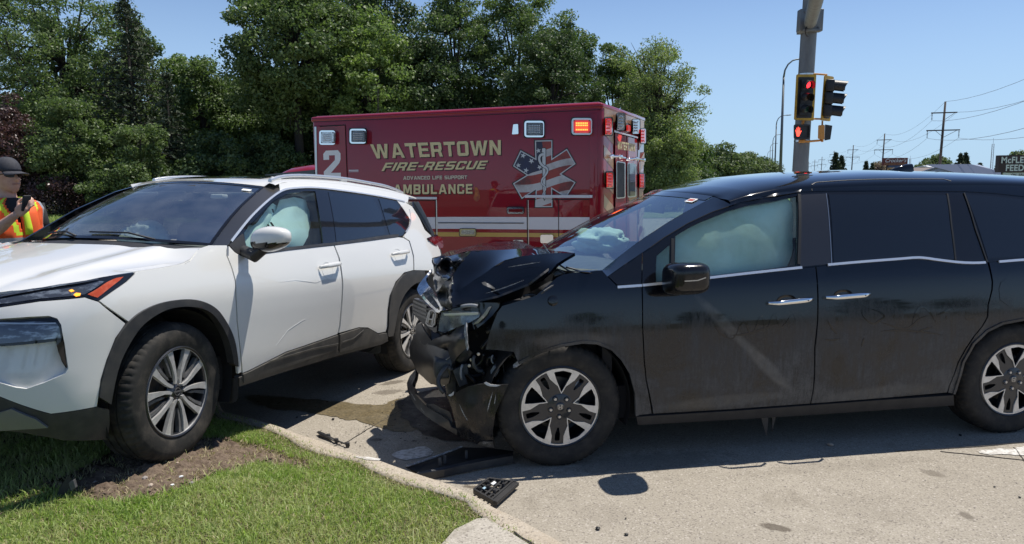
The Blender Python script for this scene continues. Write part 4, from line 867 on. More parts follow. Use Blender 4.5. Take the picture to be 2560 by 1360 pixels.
for w_, mm, o_ in ((8.5, m_rub, .012), (5.8, m_silver, .0135)):
    L = dense(smooth_poly(sn, 2, False), 2, False); V = [aside(*p, o_) for p in L]; n_ = len(V)
    ribbon("snake" if mm is m_silver else "snake_outline", V, np.tile(-AB, (n_, 1)), [w_/198*(1.15-.75*i/n_) for i in range(n_)], .001, mm, amb)
fl_px = [(1186, 466), (1194, 470), (1200, 486), (1199, 499), (1191, 505), (1183, 496), (1187, 484)]; plate("flame_decal", fl_px, aside, mat("flame", (.42, .14, .03), .5, var=(14, (.22, .03, .02), .4, .6)), amb, 0, .003, 3)
# rear face: chevrons, doors, windows, lights
rear_w = [(1511, 262), (1611, 297)]
mchg = mat("chevron_gold", (.42, .27, .15), .35, coat=.5, var=(2, (.34, .2, .13), .4, .6)); mchr = mat("chevron_red", (.22, .04, .05), .35, coat=.5)
for k in range(6):
    y = 300+k*62; plate("chevron", [(1510, y), (1534, y+30), (1534, y+62), (1510, y+32)], arear, mchg, amb, 0, .003); plate("chevron", [(1598, y+45), (1611, y+18), (1611, y+48), (1598, y+75)], arear, mchg, amb, 0, .003)
plate("header_panel", [(1511, 270), (1610, 303), (1610, 330), (1511, 297)], arear, mchg, amb, 0, .0025)
plate("door_frame", [(1536, 329), (1595, 345), (1594, 640), (1537, 640)], arear, m_drk, amb, 0, .004)
plate("rear_door", [(1538, 333), (1565.5, 341), (1565.5, 640), (1539, 640)], arear, m_red, amb, .004, .02); plate("rear_door", [(1567, 341), (1593, 348), (1592, 640), (1567, 640)], arear, m_red, amb, .004, .02)
plate("rear_drip_rail", [(1536, 326), (1595, 342), (1595, 346), (1536, 330.5)], arear, m_wstr, amb, .003, .04)
m_refl = mat("window_reflect", (.02, .024, .03), .05, coat=1.)
for x0, y0, x1, y1 in ((1541, 402, 1564, 497), (1569, 406, 1591, 494)):
    q = [(x0, y0), (x1, y0+4), (x1, y1-2), (x0, y1)]; plate("rear_window", q, arear, m_alu, amb, .02, .032, 4); plate("window_glass", offset_poly(q, -2.6), arear, m_refl, amb, .0315, .0345, 3)
def rearletters(s, q, m): letters(s, q, arear, m, amb, .0225)
letters("WATERTOWN", [(1544, 373), (1588, 379), (1588, 360), (1544, 352.5)], arear, m_gold, amb, .023)
for r_, l_, lit in (((1513, 294, 1531, 338), m_rlens, 0), ((1542, 284, 1562, 325), m_lens, 0), ((1581, 299, 1599, 334), m_lens, 0), ((1602, 322, 1614, 358), m_rlens, 0), ((1516, 430, 1534, 470), m_rlens, 0), ((1599, 434, 1611, 470), m_rlens, 0)): beacon(arear, *r_, l_, th=.05)
e = part_empty("marker_light", amb); plate("bezel", [(1566, 306), (1577, 309), (1577, 331), (1566, 328)], arear, m_chrome, e, 0, .03, 2); plate("lens", [(1570, 312), (1577, 314), (1577, 329), (1570, 327)], arear, m_rlens, e, .03, .045, 2)
for p in ([(1525, 391), (1545, 391), (1563, 395)], [(1566, 399), (1590, 396), (1611, 401)]): MB().tube([arear(*t, .06) for t in p], .014, 8).obj("grab_handle", m_chrome, amb, True)
for p in ((1528, 391), (1550, 392), (1588, 397), (1608, 400)): MB().box(arear(*p, .04), AB*.04, AZ*.025, AA*.03, .008).obj("handle_mount", m_chrome, amb, True)
MB().tube([aside(945, 283, -1.2), aside(945, 222, -1.2)], .008, 6).obj("antenna", m_rub, amb)
# step bumper, chassis, wheels
MB().box(A0-AA*.18+AB*1.22+AZ*.55, AA*.18, AB*1.15, AZ*.06, .02).obj("rear_step", m_alu, amb, True, 40)
MB().box(A0+AA*3.4+AB*1.22+AZ*.5, AA*3.2, AB*.45, AZ*.12).obj("chassis", m_rub, amb)
# cab (local: a forward, b across, z)
cw0, cw1 = .2, 2.24
def cabring(a, zt, w): 
    m_ = (cw0+cw1)/2; h = (cw1-cw0)/2; out = []
    for t in np.linspace(0, 2*pi, 28, endpoint=False):
        c, s = cos(t), sin(t); out.append(A0+AA*a+AB*(m_+h*w*np.sign(c)*abs(c)**.35)+AZ*((zt+.55)/2+(zt-.55)/2*np.sign(s)*abs(s)**.3))
    return out
zc = aside(775, 408, -.25)[2]
MB().loft([cabring(4.36, zc-.02, .97), cabring(4.75, zc, .97), cabring(5.1, zc-.03, .95), cabring(5.35, zc-.12, .94)]).obj("cab", m_red, amb, True, 50)
MB().loft([cabring(5.34, 1.42, 1.), cabring(5.9, 1.36, 1.), cabring(6.5, 1.28, .98), cabring(6.9, 1.15, .92)]).obj("cab_hood", m_red, amb, True, 50)
for s_ in (cw0+.018, cw1-.018):
    nrm_ = -AB if s_ < 1 else AB
    P = [A0+AA*a+AB*s_+nrm_*.012+AZ*z for a, z in ((4.5, 1.42), (5.95, 1.4), (5.42, zc-.16), (4.5, zc-.1))]
    MB().add(P+[p-nrm_*.02 for p in P], [(0, 1, 2, 3), (7, 6, 5, 4), (0, 4, 5, 1), (1, 5, 6, 2), (2, 6, 7, 3), (3, 7, 4, 0)]).obj("cab_window", m_wing, amb)
P = [A0+AA*5.36+AB*(cw0+.14)+AZ*(zc-.14), A0+AA*5.36+AB*(cw1-.14)+AZ*(zc-.14), A0+AA*6.0+AB*(cw1-.06)+AZ*1.37, A0+AA*6.0+AB*(cw0+.06)+AZ*1.37]
MB().add(P+[p-V3(0, 0, .03) for p in P], [(0, 1, 2, 3), (7, 6, 5, 4), (0, 4, 5, 1), (1, 5, 6, 2), (2, 6, 7, 3), (3, 7, 4, 0)]).obj("windshield", m_wing, amb)
def simple_wheel(c, ax, r, w, parent):
    e = part_empty("wheel", parent); rr = [(r*.55, -w/2), (r*.9, -w/2), (r, -w*.38), (r, w*.38), (r*.9, w/2), (r*.55, w/2)]
    MB().lathe(rr, c, ax, 36, True).obj("tyre", m_rub, e, True, 40); MB().lathe([(0, w*.3), (r*.2, w*.3), (r*.3, w*.1), (r*.5, w*.2), (r*.58, w*.42), (r*.58, -w*.4)], c, ax, 24).obj("rim", m_alu, e, True, 40)
for a_ in (1.1, 5.8):
    for b_, s_ in ((.2, -1), (2.24, 1)): simple_wheel(A0+AA*a_+AB*b_+AZ*.4, AB*s_, .4, .28, amb)

# ================================================================ WHEELS
m_tyre = mat("tyre", (.022, .021, .020), .75, var=(14, (.05, .044, .038), .45, .7), spec=.3, bump=(90, .3, .002)); m_tyred = mat("tyre_dusty", (.026, .025, .023), .8, var=(10, (.075, .066, .055), .45, .7), spec=.25, bump=(90, .3, .002))
m_mach = mat("machined_alloy", (.72, .71, .69), .32, .5, var=(20, (.56, .55, .53), .4, .65)); m_rimd = mat("rim_dark", (.035, .037, .043), .35, .5, coat=.5); m_brake = mat("brake_disc", (.16, .14, .12), .5, .7); m_black = mat("gloss_black_trim", (.008, .008, .010), .15, coat=1.); m_plas = mat("black_plastic", (.018, .018, .020), .55, var=(8, (.032, .031, .031), .4, .65)); m_well = mat("wheel_well", (.010, .010, .011), .9); m_nut = mat("lug_nut", (.5, .5, .5), .3, .9)
def pol(r, a): return (r*cos(radians(a)), r*sin(radians(a)))
def make_tyre(c, n, X, Y, R, w, rimr, m, parent, groundz=None, lugs=60):
    prof = [(rimr-.004, -.022), (rimr+.004, -.006), (rimr+.02, .0), (rimr+.05, .006), (R-.055, .006), (R-.035, .002), (R-.030, -.001), (R-.016, -.010), (R-.006, -.026), (R, -.045)]
    for a, b in ((-.062, -.072), (-.108, -.120), (-.155, -.167)): prof += [(R+.001, a), (R-.009, a-.001), (R-.009, b+.001), (R+.001, b)]
    prof += [(R, -w+.045), (R-.006, -w+.026), (R-.02, -w+.01), (R-.06, -w), (rimr, -w+.015)]
    sh = set(range(7, 10))|set(range(len(prof)-4, len(prof)-2)); N = lugs*4; mid = {10, 13, 14, 17, 18, 21}
    def mod(i, k, r):
        if i in sh: return r-(.006 if k % 4 == 0 else 0)
        if i in mid: return r-(.003 if k % 4 == (i % 4) else 0)
        return r
    mb = MB(); n = unit(n); V = []; F = []
    for i, (r, h) in enumerate(prof):
        for k in range(N):
            rr = mod(i, k, r); t = 2*pi*k/N; p = c+n*h+rr*(X*cos(t)+Y*sin(t))
            if groundz is not None and p[2] < groundz: p = p+n*.006*(1 if h > -.06 else 0); p[2] = groundz
            V.append(p)
    for i in range(len(prof)-1): F += [(i*N+k, i*N+(k+1) % N, (i+1)*N+(k+1) % N, (i+1)*N+k) for k in range(N)]
    return link_mesh("tyre", V, np.array([f for f in F]), m, parent, True, 38)
def onto_wheel(c, n, X, Y): return lambda x, y, off: c+X*x+Y*y+n*off
def barrel(c, n, rimr, parent, m=m_rimd):
    MB().lathe([(rimr-.002, -.012), (rimr+.004, -.004), (rimr-.002, .001), (rimr-.010, -.004), (rimr-.016, -.02), (rimr-.02, -.19), (.06, -.195)], c, n, 64).obj("rim_barrel", m, parent, True, 40)
    MB().lathe([(.02, -.085), (.06, -.085), (.065, -.10), (.155, -.10), (.158, -.105), (.155, -.12), (.02, -.12)], c, n, 40).obj("brake_disc", m_brake, parent, True, 40)
def van_wheel(c, n, X, Y, rot, parent, groundz):
    e = part_empty("wheel", parent); R = .3695; rr = .240; make_tyre(c, n, X, Y, R, .235, rr, m_tyre, e, groundz); barrel(c, n, rr, e); on = onto_wheel(c, n, X, Y)
    MB().box(c+X*.10+Y*.07-n*.085, X*.035, Y*.075, n*.03, .012).obj("brake_caliper", m_nut, e, True, 40)
    ring = [pol(.226, a) for a in range(0, 360, 4)]; bigs = []; slots = []
    for k in range(5):
        b = rot+36+72*k; f = rot+72*k
        bigs.append(round_poly([pol(.086, b), pol(.12, b+7.5), pol(.165, b+12.6), pol(.212, b+14.8), pol(.216, b), pol(.212, b-14.8), pol(.165, b-12.6), pol(.12, b-7.5)], .008, 3))
        slots.append(round_poly([pol(.125, f-2.), pol(.165, f-5.2), pol(.205, f-4.2), pol(.205, f+4.2), pol(.165, f+5.2), pol(.125, f+2.)], .006, 2))
    plate("spoke_face", ring, on, m_rimd, e, -.038, -.012, holes=bigs+slots)
    for k, h in enumerate(bigs):
        b = rot+36+72*k
        o = [pol(.228, b-26.5), pol(.178, b-24.5), pol(.150, b-19.), pol(.125, b-10.8), pol(.1, b-7.), pol(.078, b), pol(.1, b+7), pol(.125, b+10.8), pol(.150, b+19.), pol(.178, b+24.5)]+[pol(.228, b+a) for a in np.linspace(26.5, -20, 9)]
        plate("machined_spoke", o, on, m_mach, e, -.0125, -.006, holes=[h])
    plate("rim_lip", [pol(.238, a) for a in range(0, 360, 4)], on, m_mach, e, -.013, -.0045, holes=[[pol(.223, a) for a in range(0, 360, 4)]])
    MB().lathe([(0, -.008), (.07, -.008), (.082, -.014), (.085, -.03)], c, n, 40).obj("hub", m_rimd, e, True, 40)
    for k in range(5):
        p = on(*pol(.0575, rot+72*k), 0); MB().lathe([(0, .002), (.008, .002), (.0105, -.002), (.0105, -.02)], p, n, 8).obj("lug_nut", m_nut, e, True, 35); MB().lathe([(.011, -.0085), (.016, -.0065), (.0175, -.009)], p, n, 16).obj("nut_seat", m_black, e)
    MB().lathe([(0, -.003), (.024, -.003), (.028, -.006), (.029, -.012)], c, n, 28).obj("centre_cap", m_rimd, e, True, 40)
    sq = round_poly([(-.0135, -.013), (.0135, -.013), (.0165, .015), (-.0165, .015)], .006, 3); hol = round_poly([(-.0115, -.011), (.0115, -.011), (.0142, .0128), (-.0142, .0128)], .005, 3)
    plate("badge_ring", sq, on, m_nut, e, -.004, -.0015, holes=[hol]); plate("badge_letter", [(-.0105, .012), (-.0068, .012), (-.0055, .002), (.0055, .002), (.0068, .012), (.0105, .012), (.0075, -.010), (.0042, -.010), (.005, -.0015), (-.005, -.0015), (-.0042, -.010), (-.0075, -.010)], on, m_nut, e, -.004, -.0015)
    return e

# ================================================================ MINIVAN
VA = .1628; vd = V3(cos(VA), sin(VA), 0); vn = V3(sin(VA), -cos(VA), 0); VO = V3(.2732, 4.1149, 0)-vn*.955
van = Frame(VO, vd, vn, V3(0, 0, 1)); vroot = thing("minivan", tuple(VO+vd*1.5), "dusty black minivan with its front end smashed in and airbags inflated", "minivan")
def smooth_table(keys, sg=.022, lo=.0, hi=2.2):
    x = np.arange(lo, hi, .004); k = np.array(keys); y = np.interp(x, k[:, 0], k[:, 1]); g = np.exp(-.5*(np.arange(-40, 41)*.004/sg)**2); g /= g.sum(); y = np.convolve(np.pad(y, 40, mode='edge'), g, 'valid'); return lambda q: float(np.interp(q, x, y))
vW = smooth_table([(.12, .88), (.22, .93), (.30, .955), (.42, .980), (.56, .990), (.66, .993), (.78, .988), (.87, .979), (.96, .965), (1.03, .952), (1.09, .937), (1.14, .918), (1.3, .862), (1.45, .802), (1.57, .742), (1.62, .712), (1.66, .66)], .035)
vT = smooth_table([(0, .80), (.3, .92), (.6, .985), (.9, 1.), (4.6, 1.), (4.95, .97), (5.15, .92), (5.3, .8)], .06, 0, 5.6)   # s+1
def vside(s, z): return van.P(s, vW(z)*vT(s+1), z)
VS = Surf(vside, lambda px, py: van.loc(van.at(px, py, .95))[::2]); VS.mid = van.P(1.5, 0, 1.)
vz0 = smooth_table([(0, 1.40), (1.8, 1.45), (2.0, 1.49), (2.17, 1.53), (2.55, 1.592), (3.1, 1.607), (4.0, 1.602), (4.6, 1.58), (5.2, 1.5)], .08, 0, 5.6)
vZc = smooth_table([(0, 1.5), (1.9, 1.565), (2.05, 1.60), (2.4, 1.672), (2.8, 1.706), (3.3, 1.722), (3.9, 1.706), (4.5, 1.675), (5.2, 1.57)], .08, 0, 5.6)
# paint with road dust
def paint(name, base, dustc, z0, z1, amt, rough=.12, zoff=0., scr=.0, flake=None, top=.05):
    m, n, l, b = node_mat(name); tc = n.new("ShaderNodeTexCoord").outputs["Object"]; geo = n.new("ShaderNodeNewGeometry"); sx = n.new("ShaderNodeSeparateXYZ"); l.new(geo.outputs["Position"], sx.inputs[0])
    h = mapr(n, l, sx.outputs[2], z0, z1, top, amt); mp = n.new("ShaderNodeMapping"); mp.inputs["Scale"].default_value = (14, 14, 1.6); l.new(tc, mp.inputs[0])
    s1 = mapr(n, l, noi(n, l, mp.outputs[0], 3, 8, .7), .3, .7, .35, 1.45); s2 = mapr(n, l, noi(n, l, tc, 2.6, 8, .66, .5), .36, .6, .12, 1.35); s3 = mapr(n, l, noi(n, l, tc, 90, 4, .8), .35, .7, .6, 1.3)
    m1 = n.new("ShaderNodeMath"); m1.operation = 'MULTIPLY'; l.new(h, m1.inputs[0]); l.new(s1, m1.inputs[1]); m2 = n.new("ShaderNodeMath"); m2.operation = 'MULTIPLY'; l.new(m1.outputs[0], m2.inputs[0]); l.new(s2, m2.inputs[1])
    m3 = n.new("ShaderNodeMath"); m3.operation = 'MULTIPLY'; m3.use_clamp = True; l.new(m2.outputs[0], m3.inputs[0]); l.new(s3, m3.inputs[1]); D = m3.outputs[0]
    l.new(mixc(n, l, D, base, dustc), b.inputs["Base Color"]); b.inputs["Specular IOR Level"].default_value = .1
    ad = mapr(n, l, D, 0, .5, rough, .7); l.new(ad, b.inputs["Roughness"]); film = mapr(n, l, m2.outputs[0], 0, amt*.9, 0, 1.); l.new(mapr(n, l, film, .0, 1., 1., .28), b.inputs["Coat Weight"]); l.new(mapr(n, l, film, 0, .8, .012, .30), b.inputs["Coat Roughness"])
    return m
m_van = paint("black_paint_dusty", (.003, .004, .0075), (.098, .097, .097), .99, .44, .85, top=.008, rough=.06)
m_vanc = paint("black_paint_scuffed", (.0035, .004, .0065), (.08, .076, .072), 1.3, .3, .30, top=.05)
m_wind = glass("windshield_glass", (.80, .92, .88), .015, (.45, .5, .5)); m_dg = glass("side_glass", (.80, .94, .91), .04, (.4, .45, .44), .015)
m_tint = mat("privacy_glass", (.010, .013, .020), .04, coat=1.)
m_bag = mat("airbag_fabric", (.84, .94, .90), .8, var=(1.3, (.66, .72, .62), .45, .62), bump=(14, .25, .01)); m_bagw = mat("airbag_mint", (.62, .80, .72), .85, bump=(18, .4, .01))
m_int = mat("interior_dark", (.035, .035, .038), .85); m_dash = mat("dashboard", (.10, .105, .105), .7, var=(12, (.14, .145, .14), .4, .6)); m_hlin = mat("headliner", (.32, .31, .29), .9)
pv = lambda nm, P, m, **k: VS.panel(nm, P, m, vroot, **k)
# --- side panels
fender = [(1392, 694), (1408, 686), (1440, 681), (1505, 676), (1519, 692), (1541, 714), (1603.5, 713.5), (1605, 820), (1609, 900), (1614, 950), (1629, 1034), (1592, 1038), (1590, 982), (1577, 932), (1556, 898), (1530, 872), (1492, 857), (1455, 855), (1400, 864), (1352, 879), (1322, 894), (1296, 908), (1285, 880), (1214, 874), (1222, 840), (1231, 814), (1245, 781), (1257, 765), (1300, 752), (1340, 739)]
pv("fender", fender, m_van, res=.045, bumpf=lambda s, z: (-.035*math.exp(-((s+.30)**2/.015+(z-.86)**2/.02))+.018*math.exp(-((s+.17)**2/.006+(z-.80)**2/.02))-.012*math.exp(-((s+.08)**2/.004+(z-.98)**2/.01)) + .016*noise.noise(Vector((s*8, z*6, 0)))*max(0, min(1, (-.02-s)*6))-.02*math.exp(-((s+.36-.25*(z-.8))**2/.0012+(z-.80)**2/.02))))
pv("front_door", [(1606.5, 713.5), (1655, 708.5), (1700, 704), (1770, 695.5), (1900, 681), (2038, 667.5), (2043, 740), (2042.5, 800), (2035, 870), (2035, 920), (2032, 972), (2025, 1008.5), (1832, 1022.5), (1634, 1034), (1617, 950), (1612, 900), (1608, 820)], m_van, res=.055)
pv("sliding_door", [(2041, 667), (2150, 656), (2250, 648), (2290, 645), (2330, 649), (2400, 657), (2468, 656), (2479, 704), (2478, 724), (2468.5, 763), (2467, 792), (2454.5, 815), (2433, 841), (2413, 871), (2394, 905), (2382, 941), (2373, 962), (2367, 981), (2200, 995.5), (2028, 1008.5), (2035.5, 972), (2038.5, 920), (2039, 870), (2046, 800), (2046.5, 740)], m_van, res=.055)
pv("rear_quarter", [(2473, 656), (2560, 649.5), (2700, 640), ('m', 3.8, 1.15), ('m', 4.1, 1.14), ('m', 4.17, .8), ('m', 4.12, .32), ('m', 3.5, .27), (2735, 985), (2725, 930), (2700, 870), (2660, 825), (2610, 803), (2560, 798), (2506, 808), (2467, 827), (2433, 859), (2407, 905), (2392, 959), (2384, 984), (2371, 981.5), (2376, 962), (2386, 938), (2398, 905), (2417, 871), (2437, 841), (2458, 815), (2471, 792), (2472, 763), (2482, 724), (2483, 704)], m_van, res=.055)
pv("side_sill", [(1591, 1041), (1632, 1038), (1832, 1026), (2026, 1012), (2200, 999), (2382, 987), (2383.5, 1012), (1945, 1041), (1594, 1061)], m_plas, res=.08, proud=.006, rim=.03)
pv("pillar_trim", [(1521, 691), (1560, 664), (1605, 631), (1603, 711), (1543, 712)], m_black, res=.06, proud=.001)
# arch lips
VS.strip("arch_lip", [(1592, 1038), (1590, 982), (1577, 932), (1556, 898), (1530, 872), (1492, 857), (1455, 855), (1400, 864), (1352, 879), (1322, 894), (1296, 908)], .018, m_van, vroot, proud=.008, thick=.02)
VS.strip("arch_lip", [(2384, 984), (2392, 959), (2407, 905), (2433, 859), (2467, 827), (2506, 808), (2560, 798), (2610, 803), (2660, 825), (2700, 870), (2725, 930)], .018, m_van, vroot, proud=.008, thick=.02)
# greenhouse
gh_top = [(1607, 633), (1660, 596), (1720, 560), (1780, 532), (1850, 509), (1940, 491), (2000, 482), (2062, 480), (2200, 479), (2365, 480), (2409, 481), (2480, 485), (2560, 494), (2700, 510)]
win = [(1689, 590), (1720, 571), (1750, 556), (1825, 526), (1875, 512.5), (1940, 502), (1993, 489), (1994, 560), (1992, 663), (1900, 675), (1770, 690), (1686, 700)]; qwin = [(1642, 640), (1675, 611), (1675, 701), (1638, 705)]
pv("window_frame", [(a_, b_-2.5) for a_, b_ in gh_top]+[('m', 3.8, 1.50), ('m', 4.02, 1.44), ('m', 4.12, 1.13), ('m', 3.8, 1.14), (2700, 640), (2560, 648.5), (2470, 655.5), (2400, 656.5), (2330, 648), (2290, 644), (2250, 647), (2150, 655), (2040, 666), (1900, 680), (1770, 694.5), (1655, 708), (1606, 713)], m_black, holes=[win, qwin], res=.08, proud=-.003)
pv("front_door_glass", offset_poly(win, 1.5), m_dg, res=.1, proud=-.012, rim=.003); pv("quarter_glass", offset_poly(qwin, 1.5), m_dg, res=.1, proud=-.012, rim=.003)
pv("sliding_door_glass", [(2072, 486), (2366, 487), (2375, 560), (2386, 648), (2330, 645), (2290, 640), (2250, 643), (2150, 652), (2084, 659)], m_tint, res=.1, proud=.0, rnd=0)
pv("rear_side_glass", [(2414, 486), (2480, 490), (2560, 499), (2700, 514), ('m', 3.75, 1.47), ('m', 3.95, 1.40), ('m', 3.98, 1.18), (2700, 633), (2560, 640), (2470, 646)], m_tint, res=.1, proud=.0)
pv("pillar_cover", [(2002, 487), (2064, 484), (2080, 659), (2000, 667)], mat("satin_black", (.02, .02, .024), .3, coat=.4), res=.1, proud=.001)
VS.strip("glass_seal", [(2065, 484), (2073, 560), (2079, 659)], .004, m_nut, vroot, proud=.003); VS.strip("glass_seal", [(2368, 484), (2378, 560), (2389, 650)], .012, m_rub, vroot, proud=.003); VS.strip("glass_seal", [(2410, 482), (2440, 575), (2468, 655)], .010, m_rub, vroot, proud=.003); VS.strip("glass_seal", [(1998, 485), (1997, 660)], .02, m_rub, vroot, proud=.002); VS.strip("glass_seal", [(1682, 596), (1681, 700)], .022, m_rub, vroot, proud=.002)
m_trim = mat("bright_trim", (.78, .79, .80), .22, .55)
# chrome belt
for P in ([(1543, 718), (1604, 713.8)], [(1606, 713.5), (1655, 708.5)], [(1655, 708.5), (1770, 695), (1900, 680), (2038, 665.5)], [(2041, 665), (2150, 655), (2250, 647.5), (2290, 644), (2312, 645.5), (2345, 650.5), (2400, 657), (2440, 658), (2469, 656)], [(2474, 656.5), (2560, 649.5), (2700, 640), (2850, 634)]):
    L = dense(smooth_poly(P, 1, False) if len(P) > 3 else P, 20, False); VS.strip("chrome_strip", [tuple(q) for q in L], .016, m_trim, vroot, proud=.010, thick=.008)
# roof rail, roof
rail_b = [(1607, 631), (1660, 593), (1720, 557), (1780, 529), (1850, 506), (1940, 488.5), (2000, 479.5), (2062, 477.5), (2200, 476.5), (2409, 478.5), (2480, 482.5), (2560, 491), (2700, 507), (2800, 521)]
ru = VS.uv(rail_b)
ii = [q for q in ru if q[0] >= 1.56]
railP = [('m', *q) for q in ii]+[('m', s, vz0(s+1)) for s in np.arange(ii[-1][0], 1.56, -.12)]
pv("roof_rail", railP, m_van, res=.05, rim=.004)
def wsP(q, t):                                   # windshield: q across (-1..1), t up
    b = np.array([.02+.27*q*q, .80*q, 1.115+.02*q*q]); T_ = np.array([.995+.08*q*q, .605*q, 1.578-.024*q*q]); p = b+(T_-b)*t; bl = .03*sin(pi*t); return van.P(p[0]-bl*.6, p[1], p[2]+bl*.7)
def grid(fn, us, vs): 
    V = [fn(u, v) for v in vs for u in us]; n = len(us); F = [(j*n+i, j*n+i+1, (j+1)*n+i+1, (j+1)*n+i) for j in range(len(vs)-1) for i in range(n-1)]; return V, F
V, F = grid(wsP, np.linspace(-1, 1, 25), np.linspace(0, 1, 13)); link_mesh("windshield", V, [f[::-1] for f in F], m_wind, vroot, True)
V, F = grid(lambda q, t: wsP(q, t)+V3(0, 0, .003), np.linspace(-.98, .98, 25), np.linspace(.93, 1.0, 3)); link_mesh("shade_band", V, [f[::-1] for f in F], m_tint, vroot, True)
MB().box(wsP(.83, .90)+V3(0, 0, .006), unit(wsP(.85, .9)-wsP(.8, .9))*.038, unit(wsP(.83, .92)-wsP(.83, .88))*.026, V3(0, 0, .001)).obj("sticker", m_white, vroot); MB().box(wsP(.83, .90)+V3(0, 0, .008), unit(wsP(.85, .9)-wsP(.8, .9))*.026, unit(wsP(.83, .92)-wsP(.83, .88))*.012, V3(0, 0, .001)).obj("sticker_print", mat("sticker_red", (.45, .08, .05), .6), vroot)
def roofP(s, th):
    z0_ = vz0(s+1); w0 = vW(z0_)*vT(s+1); zc_ = vZc(s+1); c, sn_ = cos(th), sin(th); w = w0*np.sign(c)*abs(c)**.86; k = 1-.0
    return van.P(s, w, z0_+(zc_-z0_)*abs(sn_)**.9)
def roofQ(i, th):                                # i 0..1 along, front edge curved
    c = abs(cos(th))**.86*.74/.6; s0 = .995+.08*min(1.4, c*c); s = s0+(4.15-s0)*i; p = roofP(s, th); k = max(0, 1-i/.04); wq = van.loc(p)[1]/.605
    k *= min(1, max(0, (1.32-abs(wq))/.25)); e_ = abs(wq)-1
    if k > 0: p = p*(1-k)+(wsP(max(-1, min(1, wq)), 1.)+V3(0, 0, .004)+(vn*np.sign(wq)*.605*e_-V3(0, 0, .16*e_)+vd*.06*e_ if e_ > 0 else 0))*k
    return p
V, F = grid(lambda a, b: roofQ(b, a), np.linspace(0, pi, 49), np.r_[np.linspace(0, .06, 7)[:-1], np.linspace(.06, 1, 36)]); 
roof = link_mesh("roof", V, F, m_van, vroot, True)
me_n = sum(p.normal.z for p in roof.data.polygons)
if me_n < 0: roof.data.flip_normals()
VS.strip("roof_gap", [(2031, 476), (2029, 462), (2040, 455), (2120, 449), (2250, 446.5), (2360, 446.5), (2385, 452), (2400, 474)], .006, m_rub, vroot, proud=.004) if False else None
def roofhit(px, py):
    q = np.array([(px-1280)/500.-.0, .5]); RS = Surf(lambda a, b: roofP(a, b), lambda x, y: (max(1.2, min(3.3, 1.58+(x-2000)*.00275)), .35)); return RS.hit(px, py)
RS = Surf(lambda a, b: roofP(a, b), lambda x, y: (max(1.2, 1.58+(x-2000)*.00275), .35)); RS.mid = van.P(1.5, 0, 1.)
try:
    RS.strip("door_top_gap", [(2029, 462), (2040, 456), (2120, 450.5), (2250, 447.5), (2358, 447.5), (2378, 453)], .007, m_rub, vroot, proud=.002, thick=.004)
except Exception as ex: print("gap", ex)
VS.strip("door_top_gap", [(2030, 477), (2029, 470)], .006, m_rub, vroot, proud=.002)
# near A pillar from the door-frame line across to the windshield edge
ol = [(1519, 691), (1560, 662), (1607, 631), (1660, 593), (1720, 557), (1780, 529), (1850, 506), (1905, 495)]
op = [(p[0], p[1], van.loc(VS.fn(*VS.hit(*p)))[1]) for p in ol]; wi = [(proj(wsP(1., t)), van.loc(wsP(1., t))[1]) for t in (1.0, .8, .6, .4, .2, .0)]
e0 = roofP(1.16, .0); e1 = roofQ(0, .5); e2 = roofP(1.35, 0.)
edge = [(proj(p)[0], proj(p)[1], van.loc(p)[1]) for p in (roofP(1.42, .02), roofP(1.3, .02), roofQ(.02, .1), roofQ(.0, .45), roofQ(0, .7))]
wi_ = [(q[0], q[1], w) for q, w in wi]
low = [(1440, 681, .93), (1475, 679, .955)]
apl = op+[(2000, 479.5, vW(1.57))]+[(proj(roofP(1.6, .03))[0], proj(roofP(1.6, .03))[1], van.loc(roofP(1.6, .03))[1])]+edge[:3]+wi_[:]+[(1425, 677, .86), (1470, 680, .94)]
van.patch("front_pillar", apl, m_van, vroot, res=16, rim=.004)
def vtail(q, z): return van.P(4.19-.16*abs(q)**5-.10*max(0, z-1.1), q*vW(z)*.93, z)
V, F = grid(vtail, np.linspace(-1, 1, 21), np.linspace(.3, 1.62, 14)); link_mesh("tailgate", V, F, m_van, vroot, True)
V, F = grid(lambda q, z: vtail(q*.86, z)+vd*.006, np.linspace(-1, 1, 21), np.linspace(1.12, 1.52, 6)); link_mesh("rear_window", V, F, m_tint, vroot, True)
for s_ in (1, -1): MB().box(van.P(4.11, .80*s_, 1.0), vd*.06, vn*.07, V3(0, 0, .14), .02).obj("tail_lamp", m_rlens2, vroot, True, 50)
# shark-fin aerial
fin = [van.P(3.02, 0, 1.705), van.P(3.08, 0, 1.745), van.P(3.16, 0, 1.765), van.P(3.21, 0, 1.765), van.P(3.22, 0, 1.705)]
mb = MB(); rg = []
for t, h in ((0, 0), (.25, .022), (.5, .04), (.75, .054), (.97, .058), (1, 0)):
    s = 2.72+.2*t; w = .026*sqrt(max(.05, 1-(1-t)**2)); zb = vZc(s+1)-.012; rg.append([van.P(s, w*cos(a), zb+(h+.012)*max(0, sin(a))**.6 if sin(a) > 0 else zb) for a in np.linspace(0, 2*pi, 16, endpoint=False)])
mb.loft(rg).obj("aerial_fin", m_van, vroot, True, 50)
